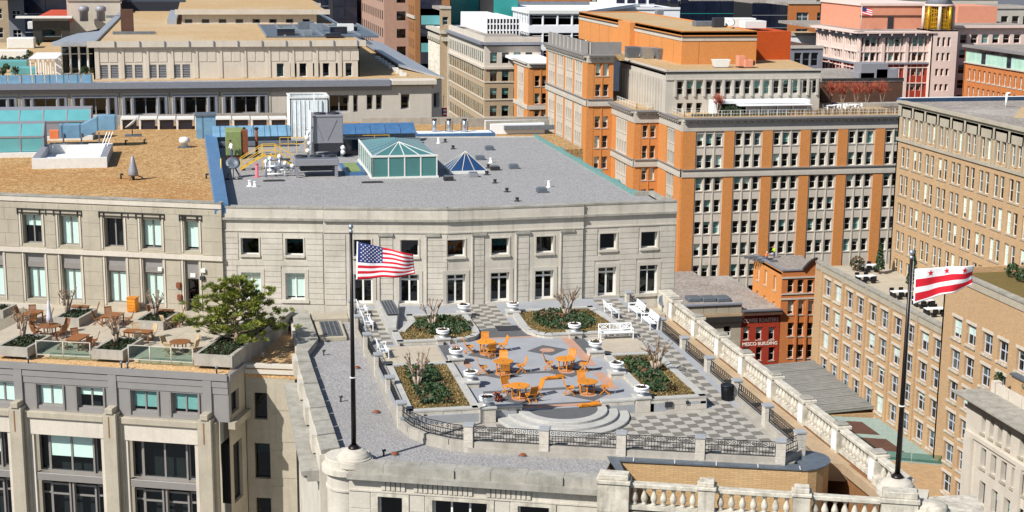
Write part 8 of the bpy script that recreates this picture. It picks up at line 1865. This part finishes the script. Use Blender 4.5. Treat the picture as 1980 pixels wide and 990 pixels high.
# orange building with green ribbon glazing at the right edge
u = AtV(1868, 90, 285)[0]; t = thing('green_ribbon_building', 'orange brick building with a band of green glass at the right edge of the top', 'building'); vb = AtU(2000, 110, u)[1]; w = Fr((u, 285), (u, vb)); z = AtU(1900, 90, u)[2]
zg = AtU(1900, 124, u)[2]; n = int(w.L/1.6)
for k in range(n): MB().fb(w, w.L*k/n+.05, w.L*(k+1)/n-.05, -.1, 0, zg, z-.5).build('glass_panel', 'glaze_green' if k % 6 != 4 else 'glaze_navy', t); MB().fb(w, w.L*k/n+.05, w.L*(k+1)/n-.05, 0, .04, z-1.3, z-.5).build('dark_panel', 'glaze_navy', t)
band(t, w, z-.5, z, .9, 'fascia_grey', d0=-.5, name='eaves'); grid(t, w, zg, 3.6, 2.0, .9, 2.2, 'brick_orange_deep', 4, bl=.3, frame='window_white', glass='glass', lintel='pale_stone', top=.8); band(t, w, zg-.25, zg, .3, 'pale_stone', name='string_course')
slab(t, [(u, 285), (u+40, 285), (u+40, vb), (u, vb)], z-.5, z-.1, 'roof_grey_far'); MB().box(u, 284.8, GZ, u+30, 285.2, z-.3).build('north_wall', 'brick_orange_deep', t)
far_block('pale_column_block', 'pale block with square columns at the top right corner', 345, 1922, 2030, 12, 20, 'pale_stone', rows=2, pitch=3, ww=1.9, wh=3.0, storey=4.5, west=False, bl=.1, frame='pale_stone')
far_block('cream_far_row', 'cream office row along the top edge right of the pink building', 520, 1690, 1930, -4, 30, 'cream_precast', rows=2, pitch=3.4, ww=2, storey=3.8, west=False, bl=.3)
# the far skyline beyond, block after block
FAR = ['pale_stone', 'brick_brown', 'white_stucco', 'slate', 'cream_precast', 'brick_olive', 'fascia_grey', 'terracotta', 'brick_orange_deep', 'limestone_white', 'slate', 'cream_stone']
for i in range(16):
    px = -40+i*130; vv_ = 640+70*(i*5 % 4); t = thing('skyline_block', 'distant %s block on the skyline, %s from the left' % (('pale', 'brown', 'white', 'grey', 'cream', 'olive', 'grey', 'pink', 'orange', 'pale', 'grey', 'cream')[i % 12], ('first', 'second', 'third', 'fourth', 'fifth', 'sixth', 'seventh', 'eighth', 'ninth', 'tenth', 'eleventh', 'twelfth', 'thirteenth', 'fourteenth', 'fifteenth', 'sixteenth')[i]), 'building', 'far skyline blocks')
    a, c = AtV(px, 0, vv_)[0], AtV(px+142, 0, vv_)[0]; z = 6+4*(i*7 % 3); f = Fr((a, vv_), (c, vv_)); grid(t, f, z, 3.8, 4.5, 2.6, 2.0, FAR[i % 12], 3, bl=.2, frame='slate'); slab(t, [(a, vv_), (c, vv_), (c, vv_+60), (a, vv_+60)], z-.4, z, 'roof_grey_far')
